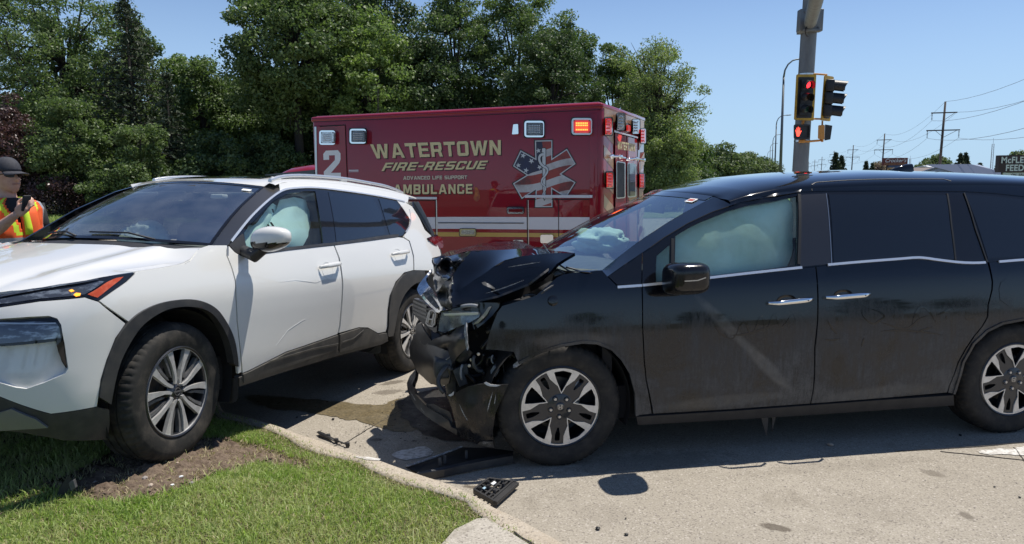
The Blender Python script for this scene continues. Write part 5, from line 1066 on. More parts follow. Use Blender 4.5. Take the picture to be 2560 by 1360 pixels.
# body shell on the far side, floor and inside
def farside(s, z): return van.P(s, -vW(z)*vT(s+1), z)
def fpanel(nm, sz, m, holes=(), res=.15):
    v, f = cdt([np.array(q) for q in sz], [[np.array(a) for a in h] for h in holes], res); V = np.array([farside(*q) for q in v]); N = np.tile(-vn, (len(V), 1)); f = f if np.cross(V[f[0][1]]-V[f[0][0]], V[f[0][2]]-V[f[0][0]])@-vn > 0 else f[:, ::-1]; return shell(nm, V, f, N, m, vroot, .02)
arch = lambda c, r=.41: [(c+r*cos(t), .33+r*sin(t)) for t in np.linspace(pi, 0, 15)]
fpanel("far_side_body", [(-.55, .25)]+arch(0)+[(.41, .22), (2.59, .22)]+arch(3.)+[(3.41, .25), (4.12, .3), (4.2, .8), (4.15, 1.12), (.2, 1.12), (-.5, 1.0), (-.62, .6)], m_van)
fpanel("far_side_frame", [(.3, 1.12), (4.15, 1.12), (4.1, 1.5), (3.6, 1.595), (2.1, 1.605), (1.55, 1.59), (1.17, 1.52), (.72, 1.35)], m_black, holes=[[(.62, 1.15), (1.45, 1.15), (1.47, 1.53), (1.2, 1.48), (.85, 1.33)], [(1.6, 1.15), (2.62, 1.15), (2.52, 1.55), (1.65, 1.55)]])
fpanel("far_side_glass", [(.6, 1.14), (2.65, 1.14), (2.55, 1.56), (1.6, 1.56), (1.17, 1.5), (.8, 1.33)], m_dg)
MB().box(van.P(1.8, 0, .34), vd*2.2, vn*.86, V3(0, 0, .10)).obj("floor_pan", m_well, vroot)
for nm, s0, s1, z0_, z1_ in (("firewall", .28, .34, .3, 1.08), ("rear_wall", 2.9, 2.95, .3, 1.55)): MB().box(van.P((s0+s1)/2, 0, (z0_+z1_)/2), vd*(s1-s0)/2, vn*(.72 if nm == "rear_wall" else .85), V3(0, 0, (z1_-z0_)/2)).obj(nm, m_int, vroot)
V, F = grid(lambda q, t: van.P(.06+.2*q*q+t*.62, (.80-.02*t)*q, 1.10-.0*t+.035*sin(pi*min(1, t*1.1))-.10*max(0, t-.85)/.15*1.0), np.linspace(-1, 1, 25), np.linspace(0, 1, 13)); o = link_mesh("dashboard", V, [f[::-1] for f in F], m_dash, vroot, True)
MB().box(van.P(.74, 0, .93), vd*.03, vn*.8, V3(0, 0, .12)).obj("dashboard_face", m_int, vroot)
def seat(fr, s, w, parent, m, h=.62, hr=True, sc=1.):
    mb = MB(); mb.box(fr.P(s-.22, w, .62), fr.d*.25, fr.n*.25*sc, V3(0, 0, .08), .06); mb.obj("seat", m, parent, True, 50)
    up = unit(fr.d*.28+V3(0, 0, 1)); fo = unit(np.cross(fr.n, up)); mb = MB(); mb.box(fr.P(s+.12, w, .70+h*.5-.02), up*h*.5, fr.n*.24*sc, fo*.07, .06); mb.obj("seat_back", m, parent, True, 50)
    if hr: mb = MB(); mb.box(fr.P(s+.22, w, .70+h+.10), up*.09, fr.n*.13, fo*.05, .04); mb.obj("headrest", m, parent, True, 50)
m_seat = mat("seat_fabric", (.06, .06, .065), .85)
for s_, w_ in ((1.35, -.4), (1.35, .4), (2.3, -.45), (2.3, .45)): seat(van, s_, w_, vroot, m_seat)
V, F = grid(lambda a, b: roofQ(b*.7, a)-V3(0, 0, .03), np.linspace(.15, pi-.15, 25), np.linspace(0.02, 1, 12)); link_mesh("headliner", V, F, m_hlin, vroot, True)
MB().box(van.P(.93, 0, 1.46), vn*.11, V3(0, 0, .032), vd*.012, .01).obj("rear_view_mirror", m_int, vroot, True, 50)
# airbags
van.patch("curtain_airbag", [(1640, 640, .80), (1680, 595, .79), (1750, 545, .76), (1830, 515, .73), (1900, 500, .71), (1960, 492, .70), (1978, 505, .70), (1984, 560, .72), (1980, 620, .75), (1968, 665, .78), (1900, 705, .80), (1780, 725, .81), (1640, 735, .83)], m_bag, vroot, inner=[(1700, 640, .835), (1760, 600, .82), (1770, 660, .838), (1840, 570, .795), (1850, 640, .825), (1910, 540, .765), (1920, 600, .80), (1940, 650, .80), (1945, 520, .74), (1815, 690, .83), (1800, 630, .82)], res=9, crumple=(.016, 5.5))
P = []
blob = MB()
def bag(nm, c, sx, sy, sz, m, seed, amp=.2, up=V3(0, 0, 1), fd=vd, fn=vn, parent=None, ex=1.):
    us = np.linspace(0, 2*pi, 40, endpoint=False); vs = np.linspace(-pi/2, pi/2, 22); V = []
    for v in vs:
        for u in us:
            q = V3(cos(v)*cos(u), cos(v)*sin(u), sin(v)); k = 1+amp*(noise.noise(Vector(q*1.7+V3(seed, 0, 0)))+.6*(.5-abs(noise.noise(Vector(q*4+V3(0, seed, 0)))*2))*.6)
            V.append(c+(fd*q[0]*sx+fn*q[1]*sy+up*q[2]*sz)*k)
    n = 40; F = [(j*n+i, j*n+(i+1) % n, (j+1)*n+(i+1) % n, (j+1)*n+i) for j in range(21) for i in range(n)]; return link_mesh(nm, V, F, m, parent if parent is not None else vroot, True)
pc = van.at(1497, 603, -.30); bag("passenger_airbag", pc, .20, .24, .085, m_bagw, 3.1, .5)
# door handles
for cx, x0, x1, y0, y1 in ((0, 1917, 2030, 757, 745), (0, 2060, 2171, 742.5, 733)):
    e = part_empty("door_handle", vroot); P0 = VS.fn(*VS.hit(x0, y0)); P1 = VS.fn(*VS.hit(x1, y1)); ln = P1-P0; c = VS.fn(*VS.hit((x0+x1)/2-8, (y0+y1)/2+1))
    cup = [c+unit(ln)*.062*cos(t)+V3(0, 0, .036)*sin(t)+vn*.0015 for t in np.linspace(0, 2*pi, 24, endpoint=False)]; MB().add(cup+[c-vn*.01], [(i, (i+1) % 24, 24) for i in range(24)][::1]).obj("handle_cup", m_black, e)
    mb = MB(); rg = []
    for t in np.linspace(0, 1, 13):
        o = .012+.036*min(1, sin(pi*t)*2.2); hh = .0155*(.55+.45*min(1, 3*t+.1)*min(1, 3.4*(1-t)+.2)); p = P0+ln*t+vn*o; rg.append([p+V3(0, 0, 1)*hh*cos(a)+vn*.011*sin(a) for a in np.linspace(0, 2*pi, 14, endpoint=False)])
    mb.loft(rg).obj("handle_bar", m_chrome, e, True, 50)
    for t in (.8, .9): MB().lathe([(0, .001), (.004, .001), (.004, -.002)], P0+ln*t+vn*.0595, vn, 10).obj("key_button", m_rub, e)
# door mirror
def mirror(fr, c, a, b, h, m, parent, seed=0, ex=.75, taper=.25):
    V = []; us = np.linspace(0, 2*pi, 40, endpoint=False); vs = np.linspace(-pi/2, pi/2, 24); se = lambda x, p: np.sign(x)*abs(x)**p
    for v in vs:
        for u in us:
            q = V3(se(cos(v), ex)*se(cos(u), ex), se(cos(v), ex)*se(sin(u), ex), se(sin(v), ex)); tp_ = 1-taper*(q[1] > 0)*q[1]; V.append(c+fr.d*q[0]*a*tp_+fr.n*q[1]*b+fr.u*(q[2]*h*tp_+.015*q[1]))
    F = [(j*40+i, j*40+(i+1) % 40, (j+1)*40+(i+1) % 40, (j+1)*40+i) for j in range(23) for i in range(40)]; return V, F
mc = van.at(1716, 696, 1.10); V, F = mirror(van, mc, .120, .122, .094, None, None, ex=.5, taper=.12)
mo = part_empty("door_mirror", vroot); link_mesh("mirror_housing", V, F, m_vanc, mo, True)
Lg = dense([(1712, 703), (1745, 701), (1765, 694)], 6, False); ribbon("mirror_trim", [van.at(*p, 1.222-.0*abs(p[0]-1712)) for p in Lg], np.tile(vn, (len(Lg), 1)), .006, .004, m_nut, mo)
MB().loft([[van.at(1700, 722, .965)+vd*.075*cos(a)+V3(0, 0, .034)*sin(a) for a in np.linspace(0, 2*pi, 14, endpoint=False)], [mc-vn*.03+V3(0, 0, -.06)+vd*.08*cos(a)+V3(0, 0, .036)*sin(a) for a in np.linspace(0, 2*pi, 14, endpoint=False)]]).obj("mirror_arm", m_plas, mo, True, 50)
# fuel door, dust scribbles and painted sunlight
pv("fuel_door", [(2497, 722), (2502, 706), (2515, 697), (2560, 695), (2600, 693), (2604, 740), (2590, 760), (2520, 764), (2500, 750)], m_van, proud=.0022, rim=.006)
VS.strip("door_crease", [(1906, 718), (2000, 712), (2100, 704), (2200, 697), (2300, 693), (2400, 694), (2470, 700)], .004, m_black, vroot, proud=.0015, thick=.002)
def dust_sun_streak(m, pts, wid, amt):                 # soft-edged streak mixed into the colour, for dust and for painted sunlight
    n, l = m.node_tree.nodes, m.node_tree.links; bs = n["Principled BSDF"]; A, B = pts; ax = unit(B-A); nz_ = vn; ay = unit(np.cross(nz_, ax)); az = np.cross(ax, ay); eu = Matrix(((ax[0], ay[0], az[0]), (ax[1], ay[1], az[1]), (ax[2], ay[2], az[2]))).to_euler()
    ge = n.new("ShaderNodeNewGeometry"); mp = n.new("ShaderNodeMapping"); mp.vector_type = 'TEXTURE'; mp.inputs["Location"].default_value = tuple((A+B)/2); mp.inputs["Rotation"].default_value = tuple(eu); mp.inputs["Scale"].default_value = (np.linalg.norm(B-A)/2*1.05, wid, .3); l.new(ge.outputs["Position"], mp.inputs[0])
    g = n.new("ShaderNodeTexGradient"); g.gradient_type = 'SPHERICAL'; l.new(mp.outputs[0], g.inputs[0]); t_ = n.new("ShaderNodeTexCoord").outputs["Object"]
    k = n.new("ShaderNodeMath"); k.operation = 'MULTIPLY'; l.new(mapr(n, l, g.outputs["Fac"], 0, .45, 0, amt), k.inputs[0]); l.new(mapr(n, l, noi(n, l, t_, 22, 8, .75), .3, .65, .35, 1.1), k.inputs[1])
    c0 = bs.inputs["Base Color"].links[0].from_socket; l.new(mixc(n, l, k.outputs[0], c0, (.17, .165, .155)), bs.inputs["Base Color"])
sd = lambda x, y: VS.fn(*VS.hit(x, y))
for A_, B_, w_, a_ in (((1735, 735), (1880, 880), .040, .34), ((1840, 840), (1990, 990), .045, .55), ((1640, 1020), (1990, 985), .045, .35), ((2040, 1000), (2340, 965), .05, .40), ((1320, 850), (1560, 850), .05, .30), ((2380, 960), (2470, 800), .03, .3)): dust_sun_streak(m_van, (sd(*A_), sd(*B_)), w_, a_)  # the diagonal pair paints reflected sunlight on the front door; the rest is dust
for P in ([(1780, 800), (1800, 835), (1835, 852)], [(1800, 812), (1830, 862), (1860, 790), (1880, 850), (1905, 775), (1915, 838), (1938, 770), (1950, 830), (1985, 775), (1990, 820)], [(1800, 838), (1870, 838), (1990, 790)], [(2062, 790), (2080, 820), (2100, 845)], [(2060, 823), (2100, 822)], [(2050, 846), (2080, 852), (2115, 842)], [(2152, 772), (2158, 795), (2185, 812), (2200, 800), (2215, 790), (2190, 775), (2160, 770)], [(2180, 797), (2230, 815), (2270, 825), (2300, 795), (2330, 785)], [(2270, 850), (2292, 765), (2320, 770), (2350, 825)], [(2180, 831), (2240, 824), (2320, 830), (2380, 843)], [(2282, 839), (2300, 826), (2350, 812)], [(2330, 795), (2370, 775), (2380, 770)], [(2362, 775), (2370, 812)], [(2405, 790), (2425, 800), (2440, 792)], [(2163, 835), (2156, 858), (2152, 874)]):
    L = [tuple(q) for q in smooth_poly(P, 2, False)]; VS.strip("finger_mark", L, .012, m_black, vroot, proud=.0018, thick=.0004, res=.02, taper=True)
# wheel wells, wheels
X_ = vd; Y_ = V3(0, 0, 1)
def arch_liner(fr, s, z, r, w0, w1, parent, m=m_well):
    mb = MB(); A_ = np.linspace(-.35, pi+.35, 25); V = []; 
    for w in (w0, w1): V += [fr.P(s+r*cos(t), w, z+r*sin(t)) for t in A_]
    F = [(i, i+1, i+26, i+25) for i in range(24)]; V2 = [fr.P(s, w1, z)]; F += [(25+i, 26+i, 50) for i in range(24)]; link_mesh("wheel_well", V+V2, F, m, parent)
arch_liner(van, 0, .36, .43, .93, .60, vroot); arch_liner(van, 3.0, .36, .43, .93, .60, vroot)
van_wheel(van.P(0, .955, .36), vn, X_, Y_, 49, vroot, .003); van_wheel(van.P(3.0, .955, .36), vn, X_, Y_, 121, vroot, .003)
for s_ in (0, 3.0): simple_wheel(van.P(s_, -.85, .365), -vn, .365, .22, vroot)
MB().box(van.P(1.9, 0, .27), vd*1.9, vn*.7, V3(0, 0, .05)).obj("underbody", m_well, vroot)
for P in ([(1899, 1030), (1921, 1028), (1920, 1062), (1916, 1092)], [(1930, 1028), (1944, 1027), (1935, 1060), (1931, 1080)]):
    van.patch("torn_splash_strip", [(a, b, .90) for a, b in P], m_plas, vroot, res=0 or 30, rim=.006)

# ================================================================ the smashed front of the minivan
C_ = lambda x, y, ox=980, oy=580: (ox+x/4, oy+y/4)
m_under = mat("hood_inner", (.012, .012, .014), .5, coat=.3); m_scr = mat("scraped_paint", (.035, .035, .034), .5, var=(26, (.26, .25, .24), .54, .68), bump=(40, .5, .004)); m_lampc = mat("lamp_clear", (.22, .24, .26), .08, .35, coat=1., var=(7, (.38, .40, .41), .42, .6)); m_radg = mat("bracket_grey", (.05, .052, .055), .55, .2, var=(9, (.10, .10, .10), .45, .6)); m_bmp = mat("bumper_plastic_dirty", (.022, .022, .025), .45, coat=.25, var=(9, (.055, .053, .05), .45, .68), crough=.25)
vp = lambda nm, P, m, **k: van.patch(nm, P, m, vroot, **k)
# hood: buckled into two main planes
CR = [(1156, 720, .655), (1180, 704, .655), (1205, 688, .66), (1232, 668, .665), (1262, 650, .67), (1300, 641, .68), (1345, 636, .70), (1392, 633, .74), (1437, 632.5, .80)]
hoodA = [(1130, 690, .56), (1155, 655, .52), (1180, 627, .45), (1217, 625.5, .44), (1255, 624.5, .43), (1300, 621.5, .42), (1342, 620, .44), (1390, 627, .62)]+CR[::-1]+[(1136, 728, .64), (1126, 722, .66)]
vp("hood", hoodA, m_van, inner=[(1185, 665, .57), (1215, 650, .55), (1260, 638, .55), (1320, 631, .57)], res=8, rim=.012, crumple=(.002, 5.))
hoodS = [(1126, 722, .66), (1136, 728, .64)]+CR+[(1392, 659, .86), (1376, 680, .86), (1355, 698, .85), (1322, 712, .83), (1277, 725, .80), (1245, 742, .79), (1175, 759, .75), (1128, 771, .71), (1122, 745, .69)]
vp("hood_side", hoodS, m_van, inner=[(1180, 735, .71), (1230, 712, .745), (1290, 690, .77), (1340, 670, .79), (1200, 715, .69), (1260, 680, .72), (1330, 655, .755)], res=8, rim=.02, crumple=(.003, 5.))
hoodB = [(1080, 646, .10), (1100, 639, .02), (1118, 631, -.08), (1180, 614, -.30), (1240, 606, -.45), (1290, 601, -.60), (1318, 608, -.55), (1342, 621, .40), (1255, 625, .42), (1217, 626, .43), (1180, 628, .43), (1150, 634, .2), (1110, 642, .14)]
vp("hood_far_half", hoodB, m_vanc, res=9, rim=.012, crumple=(.008, 5))
hoodC = [(1080, 646, .12), (1104, 641, .18), (1142, 636, .26), (1177, 629, .44), (1156, 654, .52), (1132, 686, .57), (1112, 706, .56), (1092, 732, .50), (1087, 718, .40), (1083, 690, .28)]
vp("hood_front_fold", hoodC, m_vanc, inner=[(1110, 665, .12), (1130, 655, .42), (1105, 690, .52), (1140, 665, .36), (1096, 660, .30)], res=6, rim=.012, crumple=(.014, 9))
hoodD = [(1092, 732, .50), (1112, 706, .58), (1131, 688, .56), (1126, 715, .66), (1124, 745, .72), (1128, 771, .75), (1120, 773, .68), (1103, 769, .60), (1095, 750, .52)]
vp("hood_front_lip", hoodD, m_scr, inner=[(1112, 735, .48), (1118, 720, .66), (1108, 755, .66)], res=5, rim=.012, crumple=(.01, 12))
vp("torn_edge", [(1087, 652, .2), (1095, 655, .22), (1101, 675, .3), (1099, 700, .4), (1093, 728, .46), (1089, 722, .44), (1084, 690, .3)], m_scr, res=5, rim=.006, crumple=(.01, 14))
vp("torn_edge", [(1128, 690, .56), (1131, 686, .56), (1128, 712, .66), (1123, 740, .70), (1124, 755, .73), (1117, 758, .69), (1119, 735, .66), (1122, 710, .60)], m_scr, res=4, rim=.006, crumple=(.01, 14))
Lc = [(1152, 668, .43), (1157, 690, .50), (1160, 700, .55), (1155, 712, .6), (1153, 722, .70)]
vp("scrape", [(1204, 706.5, .77), (1212, 704, .77), (1226, 712, .80), (1238, 720, .835), (1236, 724, .84), (1222, 718, .82), (1208, 712, .79)], m_scr, res=6, rim=.001)
# inner hood shadow side and hinge area
vp("hood_underside", [(1130, 770, .70), (1245, 744, .82), (1322, 714, .84), (1392, 661, .82), (1380, 700, .60), (1300, 745, .55), (1200, 775, .55)], m_under, res=14)
# chrome grille bar bent upwards
gb = [(1080, 672), (1068, 684), (1057, 697), (1047, 712), (1042, 722), (1046, 733), (1062, 752), (1076, 766), (1089, 779), (1093, 782), (1115, 775), (1112, 770), (1104, 764), (1097, 750), (1088, 737), (1080, 722), (1072, 714), (1066, 704), (1065, 696), (1078, 680)]
gw = [.0, .05, .08, .12, .16, .22, .32, .42, .54, .60, .70, .66, .60, .50, .40, .30, .2, .12, .08, .02]
vp("grille_bar", [(a, b, w) for (a, b), w in zip(gb, gw)], mat("grille_chrome", (.62, .63, .64), .16, 1., var=(30, (.45, .46, .47), .45, .6), bump=(25, .35, .004)), res=6, rim=.03, crumple=(.004, 14))
vp("grille_bar_insert", [(1056, 733, .26), (1067, 728, .28), (1078, 741, .38), (1090, 757, .50), (1097, 767, .58), (1090, 771, .57), (1076, 758, .44), (1062, 743, .33)], m_scr, res=5, rim=.004)
# grille with slats and emblem plate
vp("grille", [(1034, 746, -.02), (1062, 757, .16), (1074, 770, .28), (1096, 783, .46), (1106, 790, .52), (1100, 822, .54), (1088, 832, .48), (1060, 812, .20), (1030, 782, -.06)], m_under, res=8, rim=.03)
for k in range(4):
    y = 752+k*9.5; vp("grille_slat", [(1033, y-2, -.02), (1046, y+4, .08), (1066, y+13, .24), (1066, y+18, .25), (1045, y+9, .08), (1032, y+3, -.02)], m_black, res=9, rim=.02)
em = [(1074, 776, .44), (1080, 773.5, .48), (1088, 778, .54), (1090, 784, .56), (1086, 812, .55), (1080, 818, .52), (1068, 815, .44), (1063, 808, .41), (1069, 784, .42)]
vp("emblem_plate", em, m_black, res=7, rim=.02); vp("emblem_ring", [(a, b, w+.004) for a, b, w in em], m_nut, res=9, rim=.006, holes=[[(1074.5, 779), (1080, 776.5), (1086, 780.5), (1087.5, 785), (1083.5, 810), (1079.5, 814.5), (1069.5, 812), (1066, 807), (1071.5, 785)]])
for P in ([(1073, 781, .47), (1076, 779.5, .485), (1070.5, 808, .46), (1067.5, 806, .44)], [(1083, 784, .52), (1086, 785.5, .53), (1081.5, 811, .52), (1078, 812, .51)], [(1072, 796, .48), (1084, 798, .52), (1083.5, 801, .52), (1071.5, 799, .48)]): vp("emblem_letter", [(a, b, w+.008) for a, b, w in P], m_nut, res=12, rim=.006)
# headlamp
hl = [(1104, 781, .72), (1125, 778, .76), (1160, 777, .80), (1195, 779, .84), (1201, 784, .85), (1197, 793, .85), (1180, 803, .83), (1165, 810, .82), (1152, 814, .80), (1130, 824, .77), (1111, 832, .74), (1096, 827, .70), (1098, 805, .70)]
vp("headlamp_housing", [(1100, 778, .69), (1150, 768, .76), (1192, 756, .83), (1250, 757, .87), (1247, 768, .87), (1230, 790, .87), (1212, 806, .87), (1192, 822, .85), (1150, 832, .79), (1110, 838, .72), (1092, 830, .67), (1094, 800, .67)], m_black, res=10, rim=.05, crumple=(.004, 8))
hb = MB()
vp("headlamp_reflector", [(a, b, w+.006) for a, b, w in hl], mat('lamp_bright', (.42, .44, .45), .15, .25, coat=1., var=(11, (.16, .17, .18), .45, .58)), res=9, rim=.004, crumple=(.006, 22)); vp("headlamp_lens", [(a, b, w+.02) for a, b, w in hl], glass("lamp_glass", (.75, .78, .80), .05, (.6, .6, .6), .03), res=10, rim=.02)
vp("daylight_strip", [(1108, 784, .76), (1195, 781.5, .87), (1196, 786, .87), (1180, 788, .855), (1110, 789, .76)], mat("lamp_strip", (.6, .62, .62), .25, .3), res=10, rim=.004)
vp("lamp_side_lens", [(1205, 790, .885), (1221, 768, .89), (1229, 766, .89), (1218, 786, .89), (1196, 808, .87), (1182, 812, .86)], m_lampc, res=8, rim=.006)
# bumper: upper shell, broken flap, round impact beam, lip, corner skirt
vp("bumper_upper", [(1040, 812, .10), (1052, 808, .20), (1062, 830, .34), (1078, 852, .46), (1086, 846, .52), (1102, 842, .62), (1135, 822, .74), (1152, 814, .80), (1167, 806, .84), (1168, 830, .87), (1170, 868, .88), (1158, 878, .86), (1140, 895, .80), (1131, 908, .76), (1124, 892, .72), (1118, 872, .68), (1090, 868, .55), (1060, 862, .35), (1036, 842, .10)], m_bmp, inner=[(1110, 860, .70), (1130, 845, .80), (1150, 840, .88), (1125, 875, .76)], res=8, rim=.01, crumple=(.009, 7))
vp("bumper_mid", [(1034, 836, .05), (1060, 858, .34), (1090, 866, .56), (1120, 878, .70), (1130, 907, .74), (1126, 935, .74), (1122, 958, .72), (1100, 968, .60), (1072, 956, .40), (1046, 930, .14), (1026, 895, -.05), (1024, 868, -.06)], m_bmp, inner=[(1060, 905, .42), (1085, 915, .62), (1105, 910, .72), (1045, 880, .22)], res=9, rim=.01, crumple=(.006, 6))
vp("bumper_scrape", [(1048, 853, .26), (1062, 851, .35), (1072, 856, .42), (1068, 864, .42), (1056, 860, .32)], m_scr, res=5, rim=.002); vp("bumper_scrape", [(1075, 905, .57), (1100, 911, .66), (1118, 912, .72), (1118, 915, .72), (1098, 915, .66), (1076, 908, .57)], m_scr, res=5, rim=.002)
vp("flap_edge", [(1162, 812, .86), (1166, 806, .865), (1167, 830, .895), (1169, 858, .9), (1172, 870, .9), (1168, 876, .9), (1163, 860, .89), (1161, 835, .88)], mat("scraped_rim", (.2, .2, .2), .5, var=(60, (.5, .5, .5), .5, .6)), res=5, rim=.006, crumple=(.004, 20))
vp("bumper_lip", [(1040, 922, -.20), (1024, 940, -.18), (1017, 957, -.10), (1020, 980, .04), (1030, 1001, .20), (1043, 1021, .36), (1064, 1040, .52), (1088, 1056, .66), (1115, 1072, .76), (1142, 1088, .83), (1143, 1074, .84), (1128, 1068, .80), (1122, 1052, .78), (1106, 1040, .70), (1085, 1028, .60), (1067, 1016, .48), (1050, 1000, .34), (1037, 984, .18), (1031, 962, .02), (1038, 942, -.10)], m_bmp, res=7, rim=.03, crumple=(.003, 7))
vp("bumper_lip_ledge", [(1062, 1012, .40), (1082, 1009, .5), (1102, 1020, .62), (1125, 1030, .74), (1132, 1052, .80), (1128, 1068, .78), (1106, 1044, .66), (1085, 1031, .56)], m_bmp, res=7, rim=.004, crumple=(.006, 9))
vp("bumper_corner", [(1115, 985, .80), (1126, 989, .83), (1150, 976, .88), (1170, 966, .92), (1205, 960, .955), (1240, 962, .975), (1271, 961, .985), (1260, 986, .98), (1248, 1010, .97), (1238, 1036, .96), (1232, 1078, .95), (1237, 1121, .94), (1212, 1118, .92), (1192, 1111, .90), (1145, 1088, .84), (1138, 1056, .84), (1128, 1018, .82)], m_vanc, inner=[(1165, 1020, .925), (1190, 1010, .95), (1205, 1045, .945), (1214, 1000, .945), (1190, 1080, .93)], res=8, rim=.01, crumple=(.003, 5))
vp("torn_edge", [(1210, 957, .97), (1216, 955, .97), (1226, 961, .975), (1252, 963, .98), (1240, 967, .98), (1224, 966, .975), (1216, 963, .972)], mat("torn_white", (.55, .54, .52), .6), res=5, rim=.006, crumple=(.006, 20))
vp("torn_edge", [(1120, 988, .84), (1128, 984, .85), (1134, 979, .86), (1132, 988, .86), (1126, 991, .85)], MATS["torn_white"], res=5, rim=.006)
vp("skirt_scuff", [(1192, 1112, .915), (1200, 1104, .925), (1232, 1103, .955), (1236, 1120, .945), (1212, 1117, .93)], m_scr, res=5, rim=.002, crumple=(.002, 20))
# fender edge, bracket and inner fender pieces
vp("fender_bracket", [(1283, 911, .95), (1300, 899, .96), (1322, 888, .97), (1324, 895, .975), (1304, 908, .97), (1290, 918, .965), (1283, 920, .955)], MATS["scraped_rim"], res=6, rim=.01)
vp("inner_fender", [(1150, 880, .45), (1214, 872, .6), (1282, 880, .7), (1290, 920, .7), (1268, 958, .72), (1205, 962, .70), (1150, 985, .6), (1126, 990, .5), (1128, 930, .45)], m_radg, inner=[(1190, 920, .35), (1240, 915, .55), (1170, 950, .5)], res=9, rim=.02, crumple=(.02, 7))
MB().box(van.P(-.30, 0, .62), vd*.30, vn*.62, V3(0, 0, .30), .05).obj("engine_bay", m_well, vroot, True, 50); MB().box(van.P(.12, 0, .78), vd*.16, vn*.78, V3(0, 0, .24), .04).obj("cowl_box", m_well, vroot, True, 50)
MB().box(van.P(-.60, 0, .62), vd*.03, vn*.62, V3(0, 0, .26), .01).obj("radiator", m_radg, vroot, True, 50); MB().box(van.P(-.66, .05, .56), vd*.05, vn*.68, V3(0, 0, .06), .02).obj("impact_beam", m_radg, vroot, True, 50)
r_ = random.Random(5)
for k in range(16):
    s = r_.uniform(-.6, -.12); w = r_.uniform(.55, .80); z = r_.uniform(.42, .86); P = [van.P(s, w, z)]
    for _ in range(4): P.append(P[-1]+vd*r_.uniform(-.09, .14)+vn*r_.uniform(-.04, .04)+V3(0, 0, r_.uniform(-.1, .09)))
    P = [np.array(p) for p in smooth_poly(P, 2, False)]; MB().tube(P, r_.uniform(.005, .016), 7).obj("hose", m_under if k % 3 else m_radg, vroot, True)
for k in range(14):
    s = r_.uniform(-.58, -.12); w = r_.uniform(.56, .74); z = r_.uniform(.40, .9); a = r_.uniform(0, 3); MB().box(van.P(s, w, z), (vd*cos(a)+V3(0, 0, sin(a)))*r_.uniform(.02, .06), (V3(0, 0, cos(a))-vd*sin(a))*r_.uniform(.01, .035), vn*r_.uniform(.01, .03), .005).obj("bracket", m_radg if k % 2 else m_under, vroot, True, 50)
vp("connector", [(1226, 927, .84), (1234, 914, .85), (1243, 920, .86), (1246, 930, .86), (1238, 942, .85), (1228, 938, .84)], mat("connector_grey", (.22, .23, .24), .6), res=6, rim=.03)
vp("hinge_bracket", [(1382, 684, .80), (1400, 671, .79), (1408, 684, .81), (1386, 688, .82)], mat("hinge_metal", (.22, .22, .21), .5, .4), res=8, rim=.01)
for P in ([(1400, 663, .80), (1420, 676, .80), (1440, 684, .80)], [(1392, 672, .80), (1412, 684, .82)], [(1415, 668, .78), (1432, 672, .78), (1450, 678, .8)]): MB().tube([van.at(*p) for p in P], .006, 6).obj("wiper_linkage", m_radg, vroot, True)
MB().tube([van.at(1346, 739, .93), van.at(1360, 728, .95), van.at(1385, 712, .93)], .006, 6).obj("fender_stay", m_radg, vroot)
for cx, cy in ((1383, 752),): 
    mb = MB(); c0 = VS.fn(*VS.hit(cx, cy)); N_ = VS.nrm(*VS.hit(cx, cy)); N_ = N_ if N_@vn > 0 else -N_; mb.lathe([(.0, .002), (.022, .003), (.028, .001), (.030, -.004)], c0, N_, 20); mb.obj("side_repeater_ring", m_black, vroot, True, 40)
for P, w in (([(1206, 655, .50), (1250, 648, .60), (1290, 640, .60)], .004), ([(1270, 668, .735), (1310, 662, .765), (1350, 655, .80)], .004), ([(1215, 733, .775), (1260, 722, .795), (1310, 700, .815)], .005), ([(1095, 906, .63), (1118, 902, .73), (1126, 890, .75)], .006), ([(1148, 1010, .93), (1160, 1040, .93), (1170, 1052, .935)], .004), ([(1232, 980, .968), (1224, 1005, .96), (1218, 1030, .955)], .006), ([(1240, 985, .968), (1236, 1010, .962)], .005), ([(1024, 975, .06), (1040, 1008, .30), (1062, 1032, .50)], .006)):
    L = np.array([(1-t)**2*np.array(P[0])+2*t*(1-t)*np.array(P[len(P)//2])+t*t*np.array(P[-1]) for t in np.linspace(0, 1, 10)]); ribbon("scratch", [van.at(a, b, c+.008) for a, b, c in L], np.tile(vn, (10, 1)), w, .001, MATS["scraped_rim"], vroot, True)
for k, P in enumerate(([(1236, 880, .86), (1226, 900, .84), (1238, 914, .85)], [(1190, 880, .80), (1180, 905, .82), (1196, 930, .80), (1214, 925, .8)], [(1160, 900, .80), (1150, 930, .82), (1158, 960, .8)], [(1262, 885, .86), (1255, 905, .85), (1262, 930, .84), (1250, 950, .84)], [(1140, 770, .77), (1175, 762, .82), (1205, 768, .85)], [(1300, 745, .80), (1322, 735, .82), (1350, 742, .84)])):
    MB().tube([van.at(*q) for q in smooth_poly(P, 2, False)], (.005, .011, .007)[k % 3], 7).obj("wire", MATS["bracket_grey"] if k % 2 else MATS["connector_grey"], vroot, True)
for x, y, w in ((1178, 899, .79), (1173, 914, .79), (1196, 885, .8)): MB().lathe([(0, .006), (.009, .005), (.011, 0)], van.at(x, y, w), vn, 10).obj("bolt", m_nut, vroot, True, 50)
# far front corner so the nose is closed from the other side too
V, F = grid(lambda a, z: van.P(-.62-.10*cos(a*1.2)+.25*abs(a)**3, -.95*a if a > 0 else -.3*a, z), np.linspace(-.4, 1, 14), np.linspace(.3, .78, 6)); link_mesh("far_bumper", V, F, m_bmp, vroot, True)
# wiper arms on the windshield
MB().tube([wsP(.4, .01)+V3(0, 0, .02), wsP(.1, .10)+V3(0, 0, .02), wsP(-.35, .12)+V3(0, 0, .018)], .007, 6).obj("wiper", m_rub, vroot, True)

